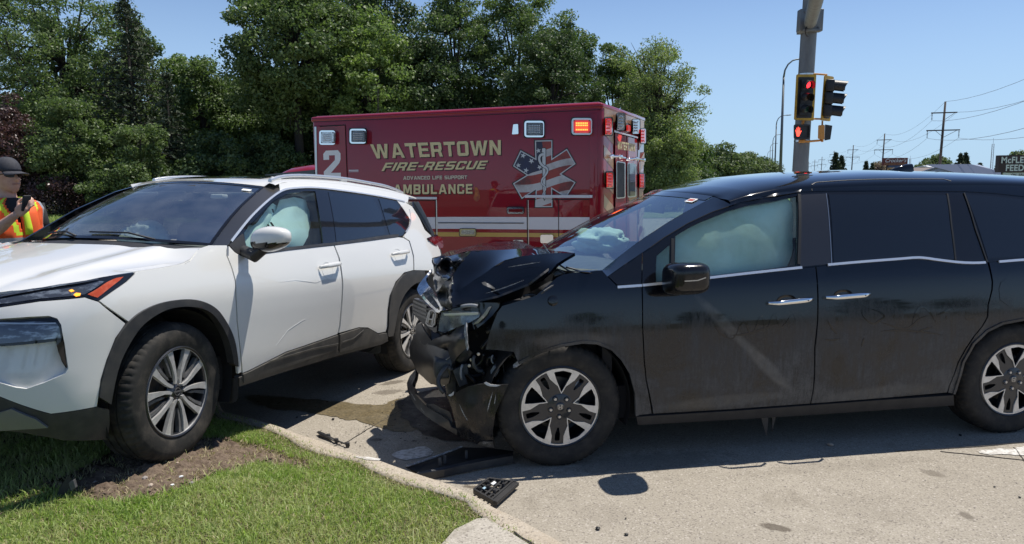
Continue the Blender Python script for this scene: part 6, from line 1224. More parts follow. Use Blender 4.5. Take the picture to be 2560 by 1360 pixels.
# ================================================================ DEBRIS
def gat(px, py, z): return on_z(px, py, z)
def slab_from(name, pts, th, m, root):
    """pts: (px,py,z) on top; solid down by th"""
    P = np.array([(p[0], p[1]) for p in pts], float); v, f = cdt(list(P), res=0); zt = {tuple(np.round(p[:2], 3)): p[2] for p in pts}; T = [on_z(q[0], q[1], zt.get(tuple(np.round(q, 3)), pts[0][2])) for q in v]; f = f[:, ::-1]; n = len(T)
    F = [tuple(t) for t in f]+[tuple(t[::-1]+n) for t in f]+[(b, a, a+n, b+n) for a, b in edge_loops(f)]; return link_mesh(name, T+[t-V3(0, 0, th) for t in T], F, m, root)
m_clip = mat("trim_inner", (.012, .012, .013), .7)
r1 = thing("fallen_trim_panel", tuple(gat(1150, 1160, 0)), "long black trim panel lying on the road under the smashed bumper", "car part")
slab_from("panel", [(1014, 1167, .03), (1085, 1143, .03), (1155, 1118, .04), (1225, 1120, .04), (1285, 1128, .03), (1280, 1136, .03), (1180, 1150, .03), (1090, 1172, .03), (1042, 1180, .02)], .006, m_clip, r1)
slab_from("edge_flange", [(1042, 1181, .05), (1110, 1166, .06), (1190, 1148, .06), (1283, 1132, .06), (1283, 1139, .055), (1190, 1156, .055), (1110, 1174, .05), (1044, 1186, .04)], .045, m_bmp, r1)
MB().tube([gat(1016, 1166, .035), gat(1090, 1141, .05), gat(1155, 1116, .065)], .006, 6).obj("rim_bead", MATS["scraped_rim"], r1)
for x, y in ((1112, 1148), (1166, 1136), (1100, 1155)): MB().box(gat(x, y, .06), V3(.008, 0, 0), V3(0, .008, 0), V3(0, 0, .025), .002).obj("clip_post", m_radg, r1)
r2 = thing("broken_grille_bracket", tuple(gat(1240, 1235, 0)), "broken black lattice bracket with a white tag lying against the curb", "car part")
q4 = [gat(1185, 1232, .02), gat(1222, 1204, .03), gat(1291, 1213, .02), gat(1236, 1262, .02)]; U_, W_ = q4[1]-q4[0], q4[3]-q4[0]
bp_ = lambda u, v, z=0: q4[0]*(1-u)*(1-v)+q4[1]*u*(1-v)+q4[2]*u*v+q4[3]*(1-u)*v+V3(0, 0, z)
def bar(u0, v0, u1, v1, w=.006, z=.010, h=.007, m=m_plas, nm="rib"):
    a, b = bp_(u0, v0, z), bp_(u1, v1, z); t = unit(b-a); MB().box((a+b)/2, (b-a)/2, np.cross(t, V3(0, 0, 1))*w, V3(0, 0, h), .002).obj(nm, m, r2)
for a_ in ((0, 0, 1, 0), (1, 0, 1, 1), (0, 0, 0, 1)): bar(*a_, h=.014)
bar(0, 1, 1, 1, w=.016, h=.010, nm="front_rail"); bar(0, .86, 1, .86, w=.006, h=.012, z=.012)
for k in range(1, 4): bar(k/4, 0, k/4, .86)
for v_ in (.25, .48, .68): bar(0, v_, 1, v_, z=.012)
for u_, v_ in ((.15, .2), (.4, .35), (.62, .2), (.85, .6), (.3, .7), (.7, .75)): MB().lathe([(0, .02), (.008, .02), (.012, .0), (.012, -.01)], bp_(u_, v_, .015), V3(0, 0, 1), 10).obj("boss", m_plas, r2, True, 40)
MB().box(bp_(.62, .42, .03), unit(U_)*.016, unit(W_)*.011, V3(0, 0, .002)).obj("paper_tag", m_white, r2); MB().box(bp_(.25, .30, .026), unit(U_)*.010, unit(W_)*.008, V3(0, 0, .002)).obj("blue_tag", mat("pale_blue", (.35, .5, .6), .6), r2)
r3 = thing("snapped_wiper_link", tuple(gat(835, 1095, 0)), "snapped black plastic rod with end fittings on the concrete by the curb", "car part")
rod = [(800, 1082), (822, 1092), (841, 1101), (869, 1112)]; MB().tube([gat(a, b, .02) for a, b in rod], [.010, .007, .006, .005], 8).obj("rod", m_plas, r3, True)
MB().tube([gat(796, 1080, .02), gat(806, 1086, .02), gat(824, 1094, .018), gat(836, 1102, .015)], [.012, .018, .014, .006], 8, True, .6).obj("blade_end", m_bmp, r3, True)
for a, b in ((821, 1090), (841, 1101), (869, 1111)): MB().box(gat(a, b, .02), V3(.012, .004, 0), V3(-.004, .01, 0), V3(0, 0, .014), .004).obj("fitting", m_plas, r3, True, 50)
r4 = thing("broken_plastic_shard", tuple(on_z(165, 1225, .2)), "upright broken black plastic bracket standing in the grass below the white car bumper", "car part")
sh = [(140, 1243), (150, 1218), (168, 1192), (176, 1191), (178, 1200), (184, 1200), (186, 1210), (190, 1228), (184, 1228), (178, 1215), (168, 1226), (160, 1246)]
Pg = on_z(160, 1242, .2); plate("shard", sh, lambda x, y, o: on_plane(x, y, Pg-V3(0, 1, 0)*o, V3(0, 1, 0)), m_plas, r4, 0, .025)
MB().box(on_plane(183, 1212, Pg-V3(0, .03, 0), V3(0, 1, 0)), V3(.012, 0, .008), V3(0, .01, 0), V3(-.004, 0, .02), .003).obj("clip", m_radg, r4)
def stone(px, py, z, r, label, m, grp, nm="stone"):
    p = on_z(px, py, z); o = scatter_lumps(nm, [p], r, r, m, .7); tag(o, label, "stone", grp); return o
m_st = mat("stone_grey", (.2, .18, .17), .9, var=(40, (.33, .29, .26), .4, .6)); m_st2 = mat("stone_tan", (.36, .27, .2), .9, var=(40, (.46, .38, .3), .4, .6))
for x, y, r, lb, m in ((362, 1196, .016, "flat grey stone near the middle of the bare soil", m_st), (376, 1214, .014, "orange-tan pebble at the lower edge of the bare soil", m_st2), (478, 1208, .012, "shiny grey pebble where the soil meets the grass on the right", m_st), (454, 1192, .011, "pale upright pebble just above the shiny grey pebble", m_white), (430, 1213, .010, "small pale pebble left of the shiny grey pebble", m_white), (238, 1205, .010, "dark pebble beside the upright plastic shard", m_st), (444, 1158, .011, "pinkish pebble high in the bare soil under the tyre", m_st2)): stone(x, y, .225, r, lb, m, "stones in the bare soil")
for x, y, r, lb in ((1495, 1322, .013, "larger dark stone on the concrete at the bottom centre of the photo"), (1566, 1336, .010, "smaller dark stone just right of the larger bottom-centre stone"), (1564, 1296, .006, "tiny flat chip above the pair of dark stones"), (2486, 1217, .007, "dark chip on the concrete below the rear wheel of the minivan"), (2549, 1243, .007, "dark chip at the right edge of the concrete"), (833, 1048, .012, "dark lump on the dry concrete below the coolant puddle"), (742, 1043, .008, "small lump at the edge of the shadow of the white car"), (2400, 1088, .013, "dark curled scrap in the shade behind the rear wheel"), (2075, 1112, .018, "flat tan leaf-like scrap in the shade under the sliding door")): stone(x, y, .004, r, lb, m_st2 if 'tan' in lb else m_blk, "stones and scraps on the concrete", "scrap")
P = rng.uniform((-1.6, 2.2), (3.2, 4.6), (420, 2)); P = P[~inside(np.array([tuple(q) for q in INNd[3:]]+[(-4, -6), (-12, 0)]), P)]; tag(scatter_lumps("road_grit", np.c_[P, np.full(len(P), .001)], .0015, .0045, m_st, .6), kind="stuff")

# ================================================================ WHITE SPORT UTILITY CAR
RA, RP = 1.2259, .0749
rd = V3(cos(RA)*cos(RP), sin(RA)*cos(RP), -sin(RP)); rn = V3(sin(RA), -cos(RA), 0); ru_ = np.cross(rn, rd); ru_ = ru_ if ru_[2] > 0 else -ru_
RO = V3(-.8733, 6.3527, .36)-rn*.90-rd*2.706-ru_*.36
rog = Frame(RO, rd, rn, ru_); rroot = thing("white_suv", tuple(RO+rd*1.35), "pearl white sport utility car with its nose up on the grass and airbags inflated", "car")
rW = smooth_table([(.15, .82), (.24, .865), (.34, .892), (.45, .905), (.60, .912), (.74, .920), (.84, .921), (.90, .914), (.98, .893), (1.06, .868), (1.14, .838), (1.22, .806), (1.35, .748), (1.52, .662), (1.58, .622), (1.63, .57)], .02)
_pl = [(-.38, .92), (-.50, .908), (-.60, .872), (-.68, .81), (-.74, .72), (-.785, .60), (-.82, .44), (-.84, .24), (-.845, 0)]
_u = [-.38]
for a, b in zip(_pl[:-1], _pl[1:]): _u.append(_u[-1]-math.hypot(b[0]-a[0], b[1]-a[1]))
def smt(xs, ys, sg=.035):
    o = np.argsort(xs); xs = np.array(xs)[o]; ys = np.array(ys)[o]; x = np.arange(xs[0]-.3, xs[-1]+.3, .005); y = np.interp(x, xs, ys)
    L = x < xs[0]; y[L] = ys[0]; g = np.exp(-.5*(np.arange(-40, 41)*.005/sg)**2); g /= g.sum(); y = np.convolve(np.pad(y, 40, mode='edge'), g, 'valid'); return lambda q: float(np.interp(q, x, y))
f_s = smt(_u+[-.1, .5], [p[0] for p in _pl]+[-.1, .5]); f_w = smt(_u+[-.1, .5], [p[1] for p in _pl]+[.92, .92])
nose = smooth_table([(.15, .10), (.25, .05), (.38, .0), (.55, -.02), (.72, .0), (.82, .02), (.90, .06), (.98, .12), (1.06, .2)], .03)
rT = smooth_table([(0, 1), (4.1, 1), (4.35, .975), (4.5, .93), (4.62, .83), (4.68, .7)], .05, 0, 5.2)
def rside(u, z):
    if u > .3: s = u; w = .92*rT(u+1)
    else: s = f_s(u); w = f_w(u); k = min(1, max(0, (-.40-u)/.35)); s += nose(z)*k*k*(3-2*k)
    wz = rW(z)/.92; k2 = min(1, max(0, (-.42-u)/.5)); wz = wz*(1-k2)+(.5+.5*wz)*k2
    return rog.P(s, w*wz, z)
SS = Surf(rside, lambda px, py: rog.loc(rog.at(px, py, .88))[::2] if px > 270 else (-.40-(270-px)/420., .9-(py-740)/480.)); SS.mid = rog.P(1.35, 0, 1.)
def white_paint():
    m, n, l, b = node_mat("pearl_white_paint"); tc = n.new("ShaderNodeTexCoord").outputs["Object"]; geo = n.new("ShaderNodeNewGeometry"); sx = n.new("ShaderNodeSeparateXYZ"); l.new(geo.outputs["Position"], sx.inputs[0])
    d = mapr(n, l, sx.outputs[2], .75, .4, 0, .28); s = mapr(n, l, noi(n, l, tc, 5, 8, .7), .35, .7, .2, 1.); k = n.new("ShaderNodeMath"); k.operation = 'MULTIPLY'; l.new(d, k.inputs[0]); l.new(s, k.inputs[1])
    sp = mapr(n, l, noi(n, l, tc, 260, 3, .9), .70, .74, 0, .7); a = mixc(n, l, k.outputs[0], (.70, .695, .665), (.34, .31, .27)); a = mixc(n, l, sp, a, (.2, .18, .15)); l.new(a, b.inputs["Base Color"])
    b.inputs["Roughness"].default_value = .32; b.inputs["Coat Weight"].default_value = 1.; b.inputs["Coat Roughness"].default_value = .025; b.inputs["Specular IOR Level"].default_value = .15; return m
m_wht = white_paint(); m_clad = mat("grey_cladding", (.028, .029, .032), .5, var=(10, (.055, .053, .05), .42, .68), bump=(300, .15, .001)); m_cladd = mat("dusty_cladding", (.055, .053, .050), .65, var=(9, (.10, .092, .08), .4, .65), bump=(300, .15, .001)); m_sil = mat("silver_skid", (.20, .21, .23), .4, .5); m_orng = mat("amber_reflector", (.55, .075, .02), .25, coat=1., var=(30, (.65, .14, .06), .45, .6)); m_hlamp = mat("headlamp_inner", (.10, .11, .13), .12, .5, coat=1., var=(16, (.32, .35, .38), .5, .62), vscale=(1, 1, 3)); m_tail = mat("tail_lamp", (.16, .008, .012), .1, coat=1.); m_hood_ = m_wht
ps = lambda nm, P, m, **k: SS.panel(nm, P, m, rroot, **k)
front_gap = [(569.5, 616), (568, 625), (568, 640), (580.5, 672), (588, 700), (590, 740), (593, 800), (601, 875), (605, 930)]
oa = [(243, 1017), (252, 950), (267, 900), (289, 845), (316, 807), (350, 778), (400, 756), (462, 747.5), (500, 751), (537, 768), (562, 801), (582, 841), (591, 887), (594, 934)]
ia = [(272, 1024), (278, 987), (288, 937), (301, 895), (325, 850), (350, 814), (387, 786), (425, 769), (475, 765), (512, 773), (537, 792), (562, 832), (576, 875), (584, 928)]
oa, ia = [[tuple(q) for q in smooth_poly(L, 2, False)] for L in (oa, ia)]
ps("front_fender", [(318, 704), (343, 680.5), (425, 668), (462, 660), (478, 652), (499, 621), (522, 613.5), (567, 613.5)]+[(p[0]-1.8, p[1]) for p in front_gap]+[(595, 934)]+[(p[0]+.6, p[1]-.6) for p in oa[::-1] if p[0] > 316]+[(249, 752)], m_wht, res=.05)
ps("front_door", [(614, 642), (655, 636), (722, 626), (834, 614), (846, 645), (852.5, 685), (851, 780), (848, 815), (843.5, 835), (760, 864), (715, 879), (622, 926), (607, 932)]+[(p[0]+1.2, p[1]) for p in front_gap[::-1][1:-2]]+[(572, 640), (572, 628), (572, 615), (586, 630), (600, 639)], m_wht, res=.05)
ps("rear_door", [(837, 613.5), (920, 603), (995, 593), (1008, 595), (1022, 603), (1032, 640), (1033, 675), (1010, 681), (989, 704), (974, 739), (968.5, 777), (968.5, 815), (964, 829), (945, 832.5), (920, 818.5), (897, 818), (848, 832), (851.5, 815), (854.5, 780), (856, 685), (849.5, 645)], m_wht, res=.05)
ps("rear_quarter", [(990, 498), (1000, 499), (1012, 505), (1030, 516), (1048, 545), (1062, 575), (1080, 592), (1100, 625), (1106, 660), (1100, 700), (1072, 676), (1036, 675), (1035, 640), (1024.5, 602), (1010, 592), (1022, 569), (1027, 551), (1007, 520)], m_wht, res=.05)
ps("arch_cladding", oa+ia[::-1], m_clad, res=.04, proud=.012, rim=.05)
roa = [(1072, 677), (1035, 676), (1010, 683), (990, 706), (975, 740), (970, 777), (970, 815), (966, 831), (970, 848)]; ria = [(1072, 704), (1050, 703), (1030, 711), (1008, 736), (996, 765), (988, 800), (983, 830), (979, 845)]
roa, ria = [[tuple(q) for q in smooth_poly(L, 2, False)] for L in (roa, ria)]
ps("arch_cladding", roa+ria[::-1], m_clad, res=.04, proud=.012, rim=.05)
ps("door_cladding", [(606, 935), (622, 928.5), (715, 881.5), (760, 866.5), (843, 838), (842, 873), (760, 901), (640, 945), (606, 957)], m_cladd, res=.05, proud=.010, rim=.02); ps("door_cladding", [(848, 836), (897, 820.5), (920, 821.5), (945, 835.5), (965, 832), (968, 845), (950, 852), (848, 881)], m_cladd, res=.05, proud=.010, rim=.02)
ps("side_sill", [(597, 944), (606, 940), (606, 957), (640, 945), (760, 901), (842, 873), (848, 881), (950, 852), (968, 845), (970, 852), (952, 861), (847, 888), (700, 932), (597, 966)], m_cladd, res=.06, proud=.004, rim=.04)
SS.strip("sill_highlight", [(660, 905), (700, 893), (780, 870), (842, 858)], .004, m_cladd, rroot, proud=.016); SS.strip("sill_highlight", [(852, 854), (880, 845), (905, 825)], .004, m_cladd, rroot, proud=.016)
# nose
pocket = [(-130, 800), (-60, 797), (0, 797), (70, 792), (122, 789.5), (143, 796), (153, 812), (162, 862), (171, 921), (163, 934), (110, 957), (66, 972), (40, 969), (0, 957), (-110, 925)]
ps("front_bumper", [(-170, 800), (-150, 778), (0, 769), (100, 754), (212, 744), (246, 755), (313, 809), (288, 845), (266, 900), (251, 950), (242, 1016), (127, 1034), (0, 991), (-160, 950)], m_wht, holes=[pocket], res=.045, rim=.03)
ps("bumper_pocket", [(-130, 866), (0, 864), (137, 854), (147, 882), (158, 908), (170, 924), (163, 934), (110, 957), (66, 972), (40, 969), (0, 957), (-110, 925)], m_wht, res=.03, rim=.0, bumpf=lambda u, z: -.012-.055*max(0, min(1, (z-.52)/.14)))
ps("fog_lamp_housing", [(-135, 797), (0, 797), (122, 789), (143, 796), (153, 812), (158, 852), (100, 858), (0, 866), (-130, 870)], m_black, res=.04, proud=-.03, rim=.02); ps("fog_lamp", [(-120, 806), (0, 804), (95, 802), (140, 806), (148, 820), (152, 845), (100, 850), (0, 859), (-110, 862)], m_hlamp, res=.03, proud=-.018, rim=.01, bumpf=lambda u, z: .006*noise.noise(Vector((u*22, z*40, 0))))
ps("fog_lamp_trim", [(-100, 806), (0, 805), (138, 806), (139, 809), (0, 809), (-100, 810)], m_nut, res=.03, proud=-.012, rim=.004)
ps("side_slit", [(138, 851), (158, 850), (169, 920), (157, 905), (146, 882)], m_black, res=.03, proud=-.02, rim=.004)
ps("lower_bumper", [(-160, 952), (0, 993), (127, 1036), (243, 1018), (273, 1025), (274, 1062), (267, 1098), (223, 1101), (159, 1101), (126, 1094), (60, 1082), (0, 1076), (-150, 1066)], m_clad, res=.05, proud=.0, rim=.05)
ps("skid_plate", [(-140, 1010), (0, 1030), (32, 1020), (91, 1045), (121, 1066), (60, 1070), (0, 1074), (-140, 1060)], m_sil, res=.05, proud=.012, rim=.02)
hlp = [(-120, 757), (0, 737), (150, 709), (250, 693), (340, 680.5), (317, 703), (300, 716), (247, 752), (213, 741), (100, 750), (0, 766), (-120, 780)]
ps("headlamp_housing", hlp, m_black, res=.04, proud=-.006, rim=.02); ps("headlamp_reflector", [(-100, 762), (0, 747), (110, 727), (250, 702), (262, 703), (212, 735), (100, 745), (0, 759), (-100, 771)], m_hlamp, res=.03, proud=-.003, rim=.002, bumpf=lambda u, z: .004*noise.noise(Vector((u*30, z*60, 0))))
ps("amber_reflector", [(309, 691.5), (298, 702), (244, 744), (219, 735.5), (268, 705), (290, 695)], m_orng, res=.03, proud=.0, rim=.004)
ps("turn_bulb", [(184, 737), (190, 732), (202, 733), (200, 739), (190, 741)], mat("lit_turn_bulb", (.8, .3, .02), .4, emit=((1, .35, .03), 1.6)), res=.03, proud=.001, rim=.002); ps("turn_bulb", [(172, 726), (180, 723), (186, 727), (178, 730)], MATS["lit_turn_bulb"], res=.03, proud=.001, rim=.002)
ps("headlamp_strip", [(0, 737.5), (150, 710), (245, 694.5), (247, 698), (150, 714.5), (0, 742)], m_hlamp, res=.03, proud=.0, rim=.002)
# middle and far half of the nose
def nfar(v, z, o=0.):                            # v: -1.27 near side of the middle, through -1.549 (centre), to the far corner
    far = v > _u[-1]; u = v if far else 2*_u[-1]-v
    P = rside(u, z); s_, w_, z_ = rog.loc(P); return rog.P(s_-o, -w_ if far else w_, z_)
def nose_panel(nm, va, vb, za, zb, m, o=0., nz_=10):
    V, F = grid(lambda v, z: nfar(v, z, o), np.linspace(va, vb, 30), np.linspace(za, zb, nz_)); return link_mesh(nm, V, F, m, rroot, True)
nose_panel("grille", 2*_u[-1]+1.24, -1.12, .50, .885, m_black); nose_panel("front_bumper", -1.12, -.44, .46, .885, m_wht); nose_panel("lower_bumper", 2*_u[-1]+1.24, -.44, .29, .50, m_clad, .004); nose_panel("bonnet_lip", 2*_u[-1]+1.2, -.44, .885, .915, m_black, -.01, 3); nose_panel("fog_lamp_housing", -1.08, -.72, .66, .80, m_black, .006); nose_panel("fog_lamp", -1.04, -.75, .68, .77, m_hlamp, .012)
for sg in (1, -1):
    P = [rog.P(-.885-.01*k, sg*w_, z_) for k, (w_, z_) in enumerate(((.44, .84), (.30, .66), (.20, .56), (.0, .55)))]; MB().tube([np.array(q) for q in smooth_poly(P, 2, False)], .018, 8, True, .6).obj("grille_chrome", m_trim, rroot, True)
V, F = grid(lambda s_, z_: rog.P(s_, -rW(z_)*rT(s_+1), z_), np.linspace(-.46, -.36, 4), np.linspace(.4, .95, 6)); link_mesh("front_fender", V, [f[::-1] for f in F], m_wht, rroot, True)
# hood
_he = []
for q in ((250, 692), (343, 679), (385, 673), (425, 666.5), (462, 658.5), (477, 650.5), (498, 620)):
    hq = SS.hit(*q); P_ = rog.loc(SS.fn(*hq)); _he.append(P_)
he_w = smt([p[0] for p in _he], [p[1]-.006 for p in _he], .03); he_z = smt([p[0] for p in _he], [p[2] for p in _he], .03)
def hoodR(s, w):
    if s > -.45:
        we = he_w(s); ze = he_z(s)+.002; b = min(1, max(0, (s+.45)/.2))
        q = abs(w)/we; t = (s+.84)/1.12; z0h = .895+.228*t; z1 = z0h+.060*(1-(abs(w)/.8)**2.2); k = min(1, max(0, (q-.55)/.45)); k = k*k*(3-2*k); z = z1+(ze-z1)*k*b
        z += .014*math.exp(-((abs(w)-.60)/.05)**2)*min(1, max(0, (s+.6)*3))-.010*math.exp(-((abs(w)-.47)/.06)**2); return rog.P(s, w, z)
    return hoodR0(s, w)
def hoodR0(s, w):
    t = (s+.84)/1.12; zs = .895+.228*t-.03*t*(1-t)*0-.02*(1-t)**3; q = abs(w)/.80; z = zs+.060*(1-q**2.2)-.0*q; z += .014*math.exp(-((abs(w)-.60)/.05)**2)*min(1, max(0, (s+.6)*3))-.010*math.exp(-((abs(w)-.47)/.06)**2)
    z -= .05*max(0, (-.55-s)/.3)**2; return rog.P(s, w, z)
HS = Surf(hoodR, lambda px, py: (.0, .3)); HS.mid = rog.P(0, 0, .3)
hp = []
for w in np.linspace(-.785, .785, 23): hp.append(('m', .275-.235*(1-(w/.785)**2), w))
hp = [('m', q[1], q[2]*1.0) for q in hp]; hp = [('m', s_, w_*he_w(.27)/.785) for _, s_, w_ in hp]
hp += [('m', s_, he_w(s_)) for s_ in (.2, .12, .05, -.03, -.11, -.19, -.27)]+[('m', -.40, .80), ('m', -.55, .73), ('m', -.66, .62), ('m', -.74, .45), ('m', -.78, .2), ('m', -.785, 0), ('m', -.78, -.2), ('m', -.74, -.45), ('m', -.66, -.62), ('m', -.55, -.73), ('m', -.40, -.80)]+[('m', s_, -he_w(s_)) for s_ in (-.27, -.19, -.11, -.03, .05, .12, .2)]
HS.panel("hood", hp, m_wht, rroot, res=.045, rim=.012)
def wsR(q, t):
    b = np.array([.445-.235*(1-q*q), .72*q, 1.128+.035*(1-q*q)]); T_ = np.array([1.095-.10*(1-q*q), .585*q, 1.520+.035*(1-q*q)]); p = b+(T_-b)*t; k = .03*sin(pi*t); return rog.P(p[0]-k*.55, p[1], p[2]+k*.75)
V, F = grid(wsR, np.linspace(-1, 1, 25), np.linspace(0, 1, 13)); link_mesh("windshield", V, [f[::-1] for f in F], glass("suv_windshield", (.74, .80, .77), .085, (.46, .46, .44), .0, refl=.52), rroot, True)
V, F = grid(lambda q, t: wsR(q, t)+ru_*.003, np.linspace(-1, 1, 25), np.array([0, .03])); link_mesh("glass_border", V, [f[::-1] for f in F], m_black, rroot, True)
V, F = grid(lambda q, t: wsR(q, t)+ru_*.003, np.linspace(-1, 1, 25), np.array([.965, 1])); link_mesh("glass_border", V, [f[::-1] for f in F], m_black, rroot, True)
for a, b in ((-1, -.975), (.975, 1)): V, F = grid(lambda q, t: wsR(q, t)+ru_*.003, np.array([a, b]), np.linspace(0, 1, 13)); link_mesh("glass_border", V, [f[::-1] for f in F], m_black, rroot, True)
# cowl
V, F = grid(lambda w, t: rog.P((.275-.235*(1-(w/.785)**2))*(1-t)+(.447-.235*(1-(w/.74)**2))*t+.005, w*(1-.06*t), (1.085+.02*(1-(w/.785)**2))*(1-t)+(1.120+.035*(1-(w/.74)**2))*t), np.linspace(-.78, .78, 25), np.linspace(0, 1, 4)); link_mesh("cowl", V, [f[::-1] for f in F], m_plas, rroot, True)
ps("fender_top", [(497, 622), (522, 614.5), (540, 613.8), (540, 620), (505, 626)], m_wht, res=.05, proud=-.001) if False else None
for q0, q1, t1 in ((.62, -.02, .045), (-.1, -.72, .05)): MB().tube([wsR(q0, -.02)+ru_*.025, wsR(q0*.6+q1*.4, t1)+ru_*.022, wsR(q1, t1*1.2)+ru_*.015], .009, 6, True, .6).obj("wiper", m_rub, rroot, True)
# A pillars, window frames, glass
chr_ = [(572, 611), (587, 591), (617, 553), (635, 533), (670, 500), (700, 478), (722, 471), (785, 468), (860, 477), (935, 488), (997, 500), (1019, 507)]
gf = [(611, 582), (623, 564), (661, 524), (686, 499), (720, 483), (760, 477.5), (789, 477.5), (800, 540), (809, 607), (760, 614), (700, 622), (650, 629), (618, 633)]
rg_ = [(821, 480), (885, 488), (931, 494), (952, 530), (962, 586), (910, 594), (860, 601), (841, 604)]; qg_ = [(947, 497), (983, 503), (1003, 524), (1021, 551), (1018, 566), (1006, 582), (992, 585), (975, 587), (962, 545)]
ps("window_frame", [(p[0], p[1]+1) for p in chr_]+[(1026, 550), (1022, 568), (1008, 588), (995, 591.5), (920, 601.5), (834, 612), (722, 624.5), (655, 634), (614, 641), (598, 638), (585, 629)], m_black, holes=[gf], res=.06, proud=-.003, rim=.01)
ps("front_door_glass", offset_poly(gf, 1.2), m_dg, res=.1, proud=-.012, rim=.003); ps("rear_door_glass", rg_, m_tint, res=.08, proud=.0, rim=.004); ps("quarter_glass", qg_, m_tint, res=.08, proud=.0, rim=.004)
ps("sail_panel", [(573, 612), (607, 584), (612, 600), (615, 640), (600, 638), (586, 629)], m_plas, res=.05, proud=.002)
ps("belt_moulding", [(616, 633), (722, 618), (808, 609), (838, 606), (862, 603), (965, 588), (996, 586), (996, 592), (920, 602.5), (834, 613), (722, 625.5), (655, 635), (616, 641)], m_clad, res=.06, proud=.004)
for P in (chr_, [(1019, 507), (1028, 550), (1023, 568), (1008, 588)]): L = dense(smooth_poly(P, 2, False), 10, False); SS.strip("chrome_trim", [tuple(q) for q in L], .014 if P is chr_ else .009, m_trim, rroot, proud=.006, thick=.006)
wr = [(proj(wsR(1., t)), rog.loc(wsR(1., t))[1]) for t in (1.0, .8, .6, .4, .2, .0)]; cp = [(p[0], p[1], rog.loc(SS.fn(*SS.hit(*p)))[1]) for p in ((568, 613), (587, 590), (617, 552), (635, 532), (670, 499), (700, 476.5), (722, 470))]
m_pil = mat("satin_pillar", (.09, .085, .08), .28, .6, coat=.5)
rog.patch("front_pillar", cp+[(q[0], q[1], w) for q, w in wr], m_pil, rroot, res=12, rim=.004)
# roof
rz0 = smooth_table([(0, 1.4), (1.9, 1.46), (2.05, 1.515), (2.25, 1.568), (2.6, 1.592), (3.1, 1.602), (3.8, 1.582), (4.3, 1.545), (5., 1.45)], .07, 0, 5.2); rZc = smooth_table([(0, 1.5), (1.95, 1.54), (2.1, 1.572), (2.35, 1.62), (2.8, 1.655), (3.2, 1.668), (3.8, 1.652), (4.3, 1.60), (5., 1.5)], .07, 0, 5.2)
def roofR(s, th):
    z0_ = rz0(s+1); w0 = rW(z0_)*(1 if s < 2.6 else 1-.05*((s-2.6)/.8)**2); zc_ = rZc(s+1); c, sn_ = cos(th), sin(th); return rog.P(s, w0*np.sign(c)*abs(c)**.8, z0_+(zc_-z0_)*abs(sn_)**.95)
def roofRq(i, th):
    c = min(1.35, abs(cos(th))**.8*.66/.585); s0 = .995+.10*c*c; p = roofR(s0+(3.28-s0)*i, th); k = max(0, 1-i/.05); wq = rog.loc(p)[1]/.585
    if k > 0 and abs(wq) < 1.03: p = p*(1-k)+(wsR(max(-1, min(1, wq)), 1.)+ru_*.005)*k
    return p
V, F = grid(lambda a, b: roofRq(b, a), np.linspace(0, pi, 41), np.r_[np.linspace(0, .07, 7)[:-1], np.linspace(.07, 1, 32)]); o = link_mesh("roof", V, F, m_wht, rroot, True)
if sum(p.normal.z for p in o.data.polygons) < 0: o.data.flip_normals()
def rp_(s, wf): th = math.acos(min(1, abs(wf))**(1/.8)); th = th if wf > 0 else pi-th; return roofR(s, th)+ru_*.004
V, F = grid(lambda w, s: rp_(s, w), np.linspace(-.72, .72, 21), np.linspace(1.22, 2.5, 16)); o = link_mesh("sunroof", V, F, m_tint, rroot, True)
if sum(p.normal.z for p in o.data.polygons) < 0: o.data.flip_normals()
rb = [('m', *q) for q in SS.uv(chr_) if q[0] > 1.12]; rb[-1] = rb[-1]
ps("roof_side", rb+[('m', s, rz0(s+1)) for s in np.arange(3.1, 1.10, -.12)], m_wht, res=.05, rim=.004)
# spoiler
mb = MB(); rg = []
for w in np.linspace(-1, 1, 17):
    e = 1-.10*abs(w)**6; rg.append([rog.P(3.0+.02*abs(w), .60*w, rz0(4.05)+(1.60-rz0(4.05))*(1-w*w)**.5*.8+.012), rog.P(3.42*e+.0, .58*w, 1.545-.03*w*w+.01*(1-w*w)), rog.P(3.44*e, .575*w, 1.51-.035*w*w), rog.P(3.30*e, .57*w, 1.485-.03*w*w), rog.P(3.02, .58*w, 1.46)])
mb.loft(rg); mb.obj("spoiler", m_wht, rroot, True, 50)
# rails
for sg, ends in ((1, (1.17, 3.12)), (-1, (1.27, 3.1))):
    P = []; 
    for t in np.linspace(0, 1, 22):
        s = ends[0]+(ends[1]-ends[0])*t; h = .017*min(1, 6*t, 6*(1-t))**.6; q = rp_(s, .89*sg); P.append(q+ru_*(h+.0))
    mb = MB(); rg = [[p+rn*.016*cos(a)+ru_*.014*sin(a) for a in np.linspace(0, 2*pi, 10, endpoint=False)] for p in P]; mb.loft(rg).obj("roof_rail", mat("rail_silver", (.62, .63, .65), .3, .7), rroot, True, 50)
    for t in (.04, .5, .96): s = ends[0]+(ends[1]-ends[0])*t; MB().box(rp_(s, .89*sg)+ru_*.004, rd*.05, rn*.012, ru_*.010, .01).obj("rail_foot", m_wht, rroot, True, 50)
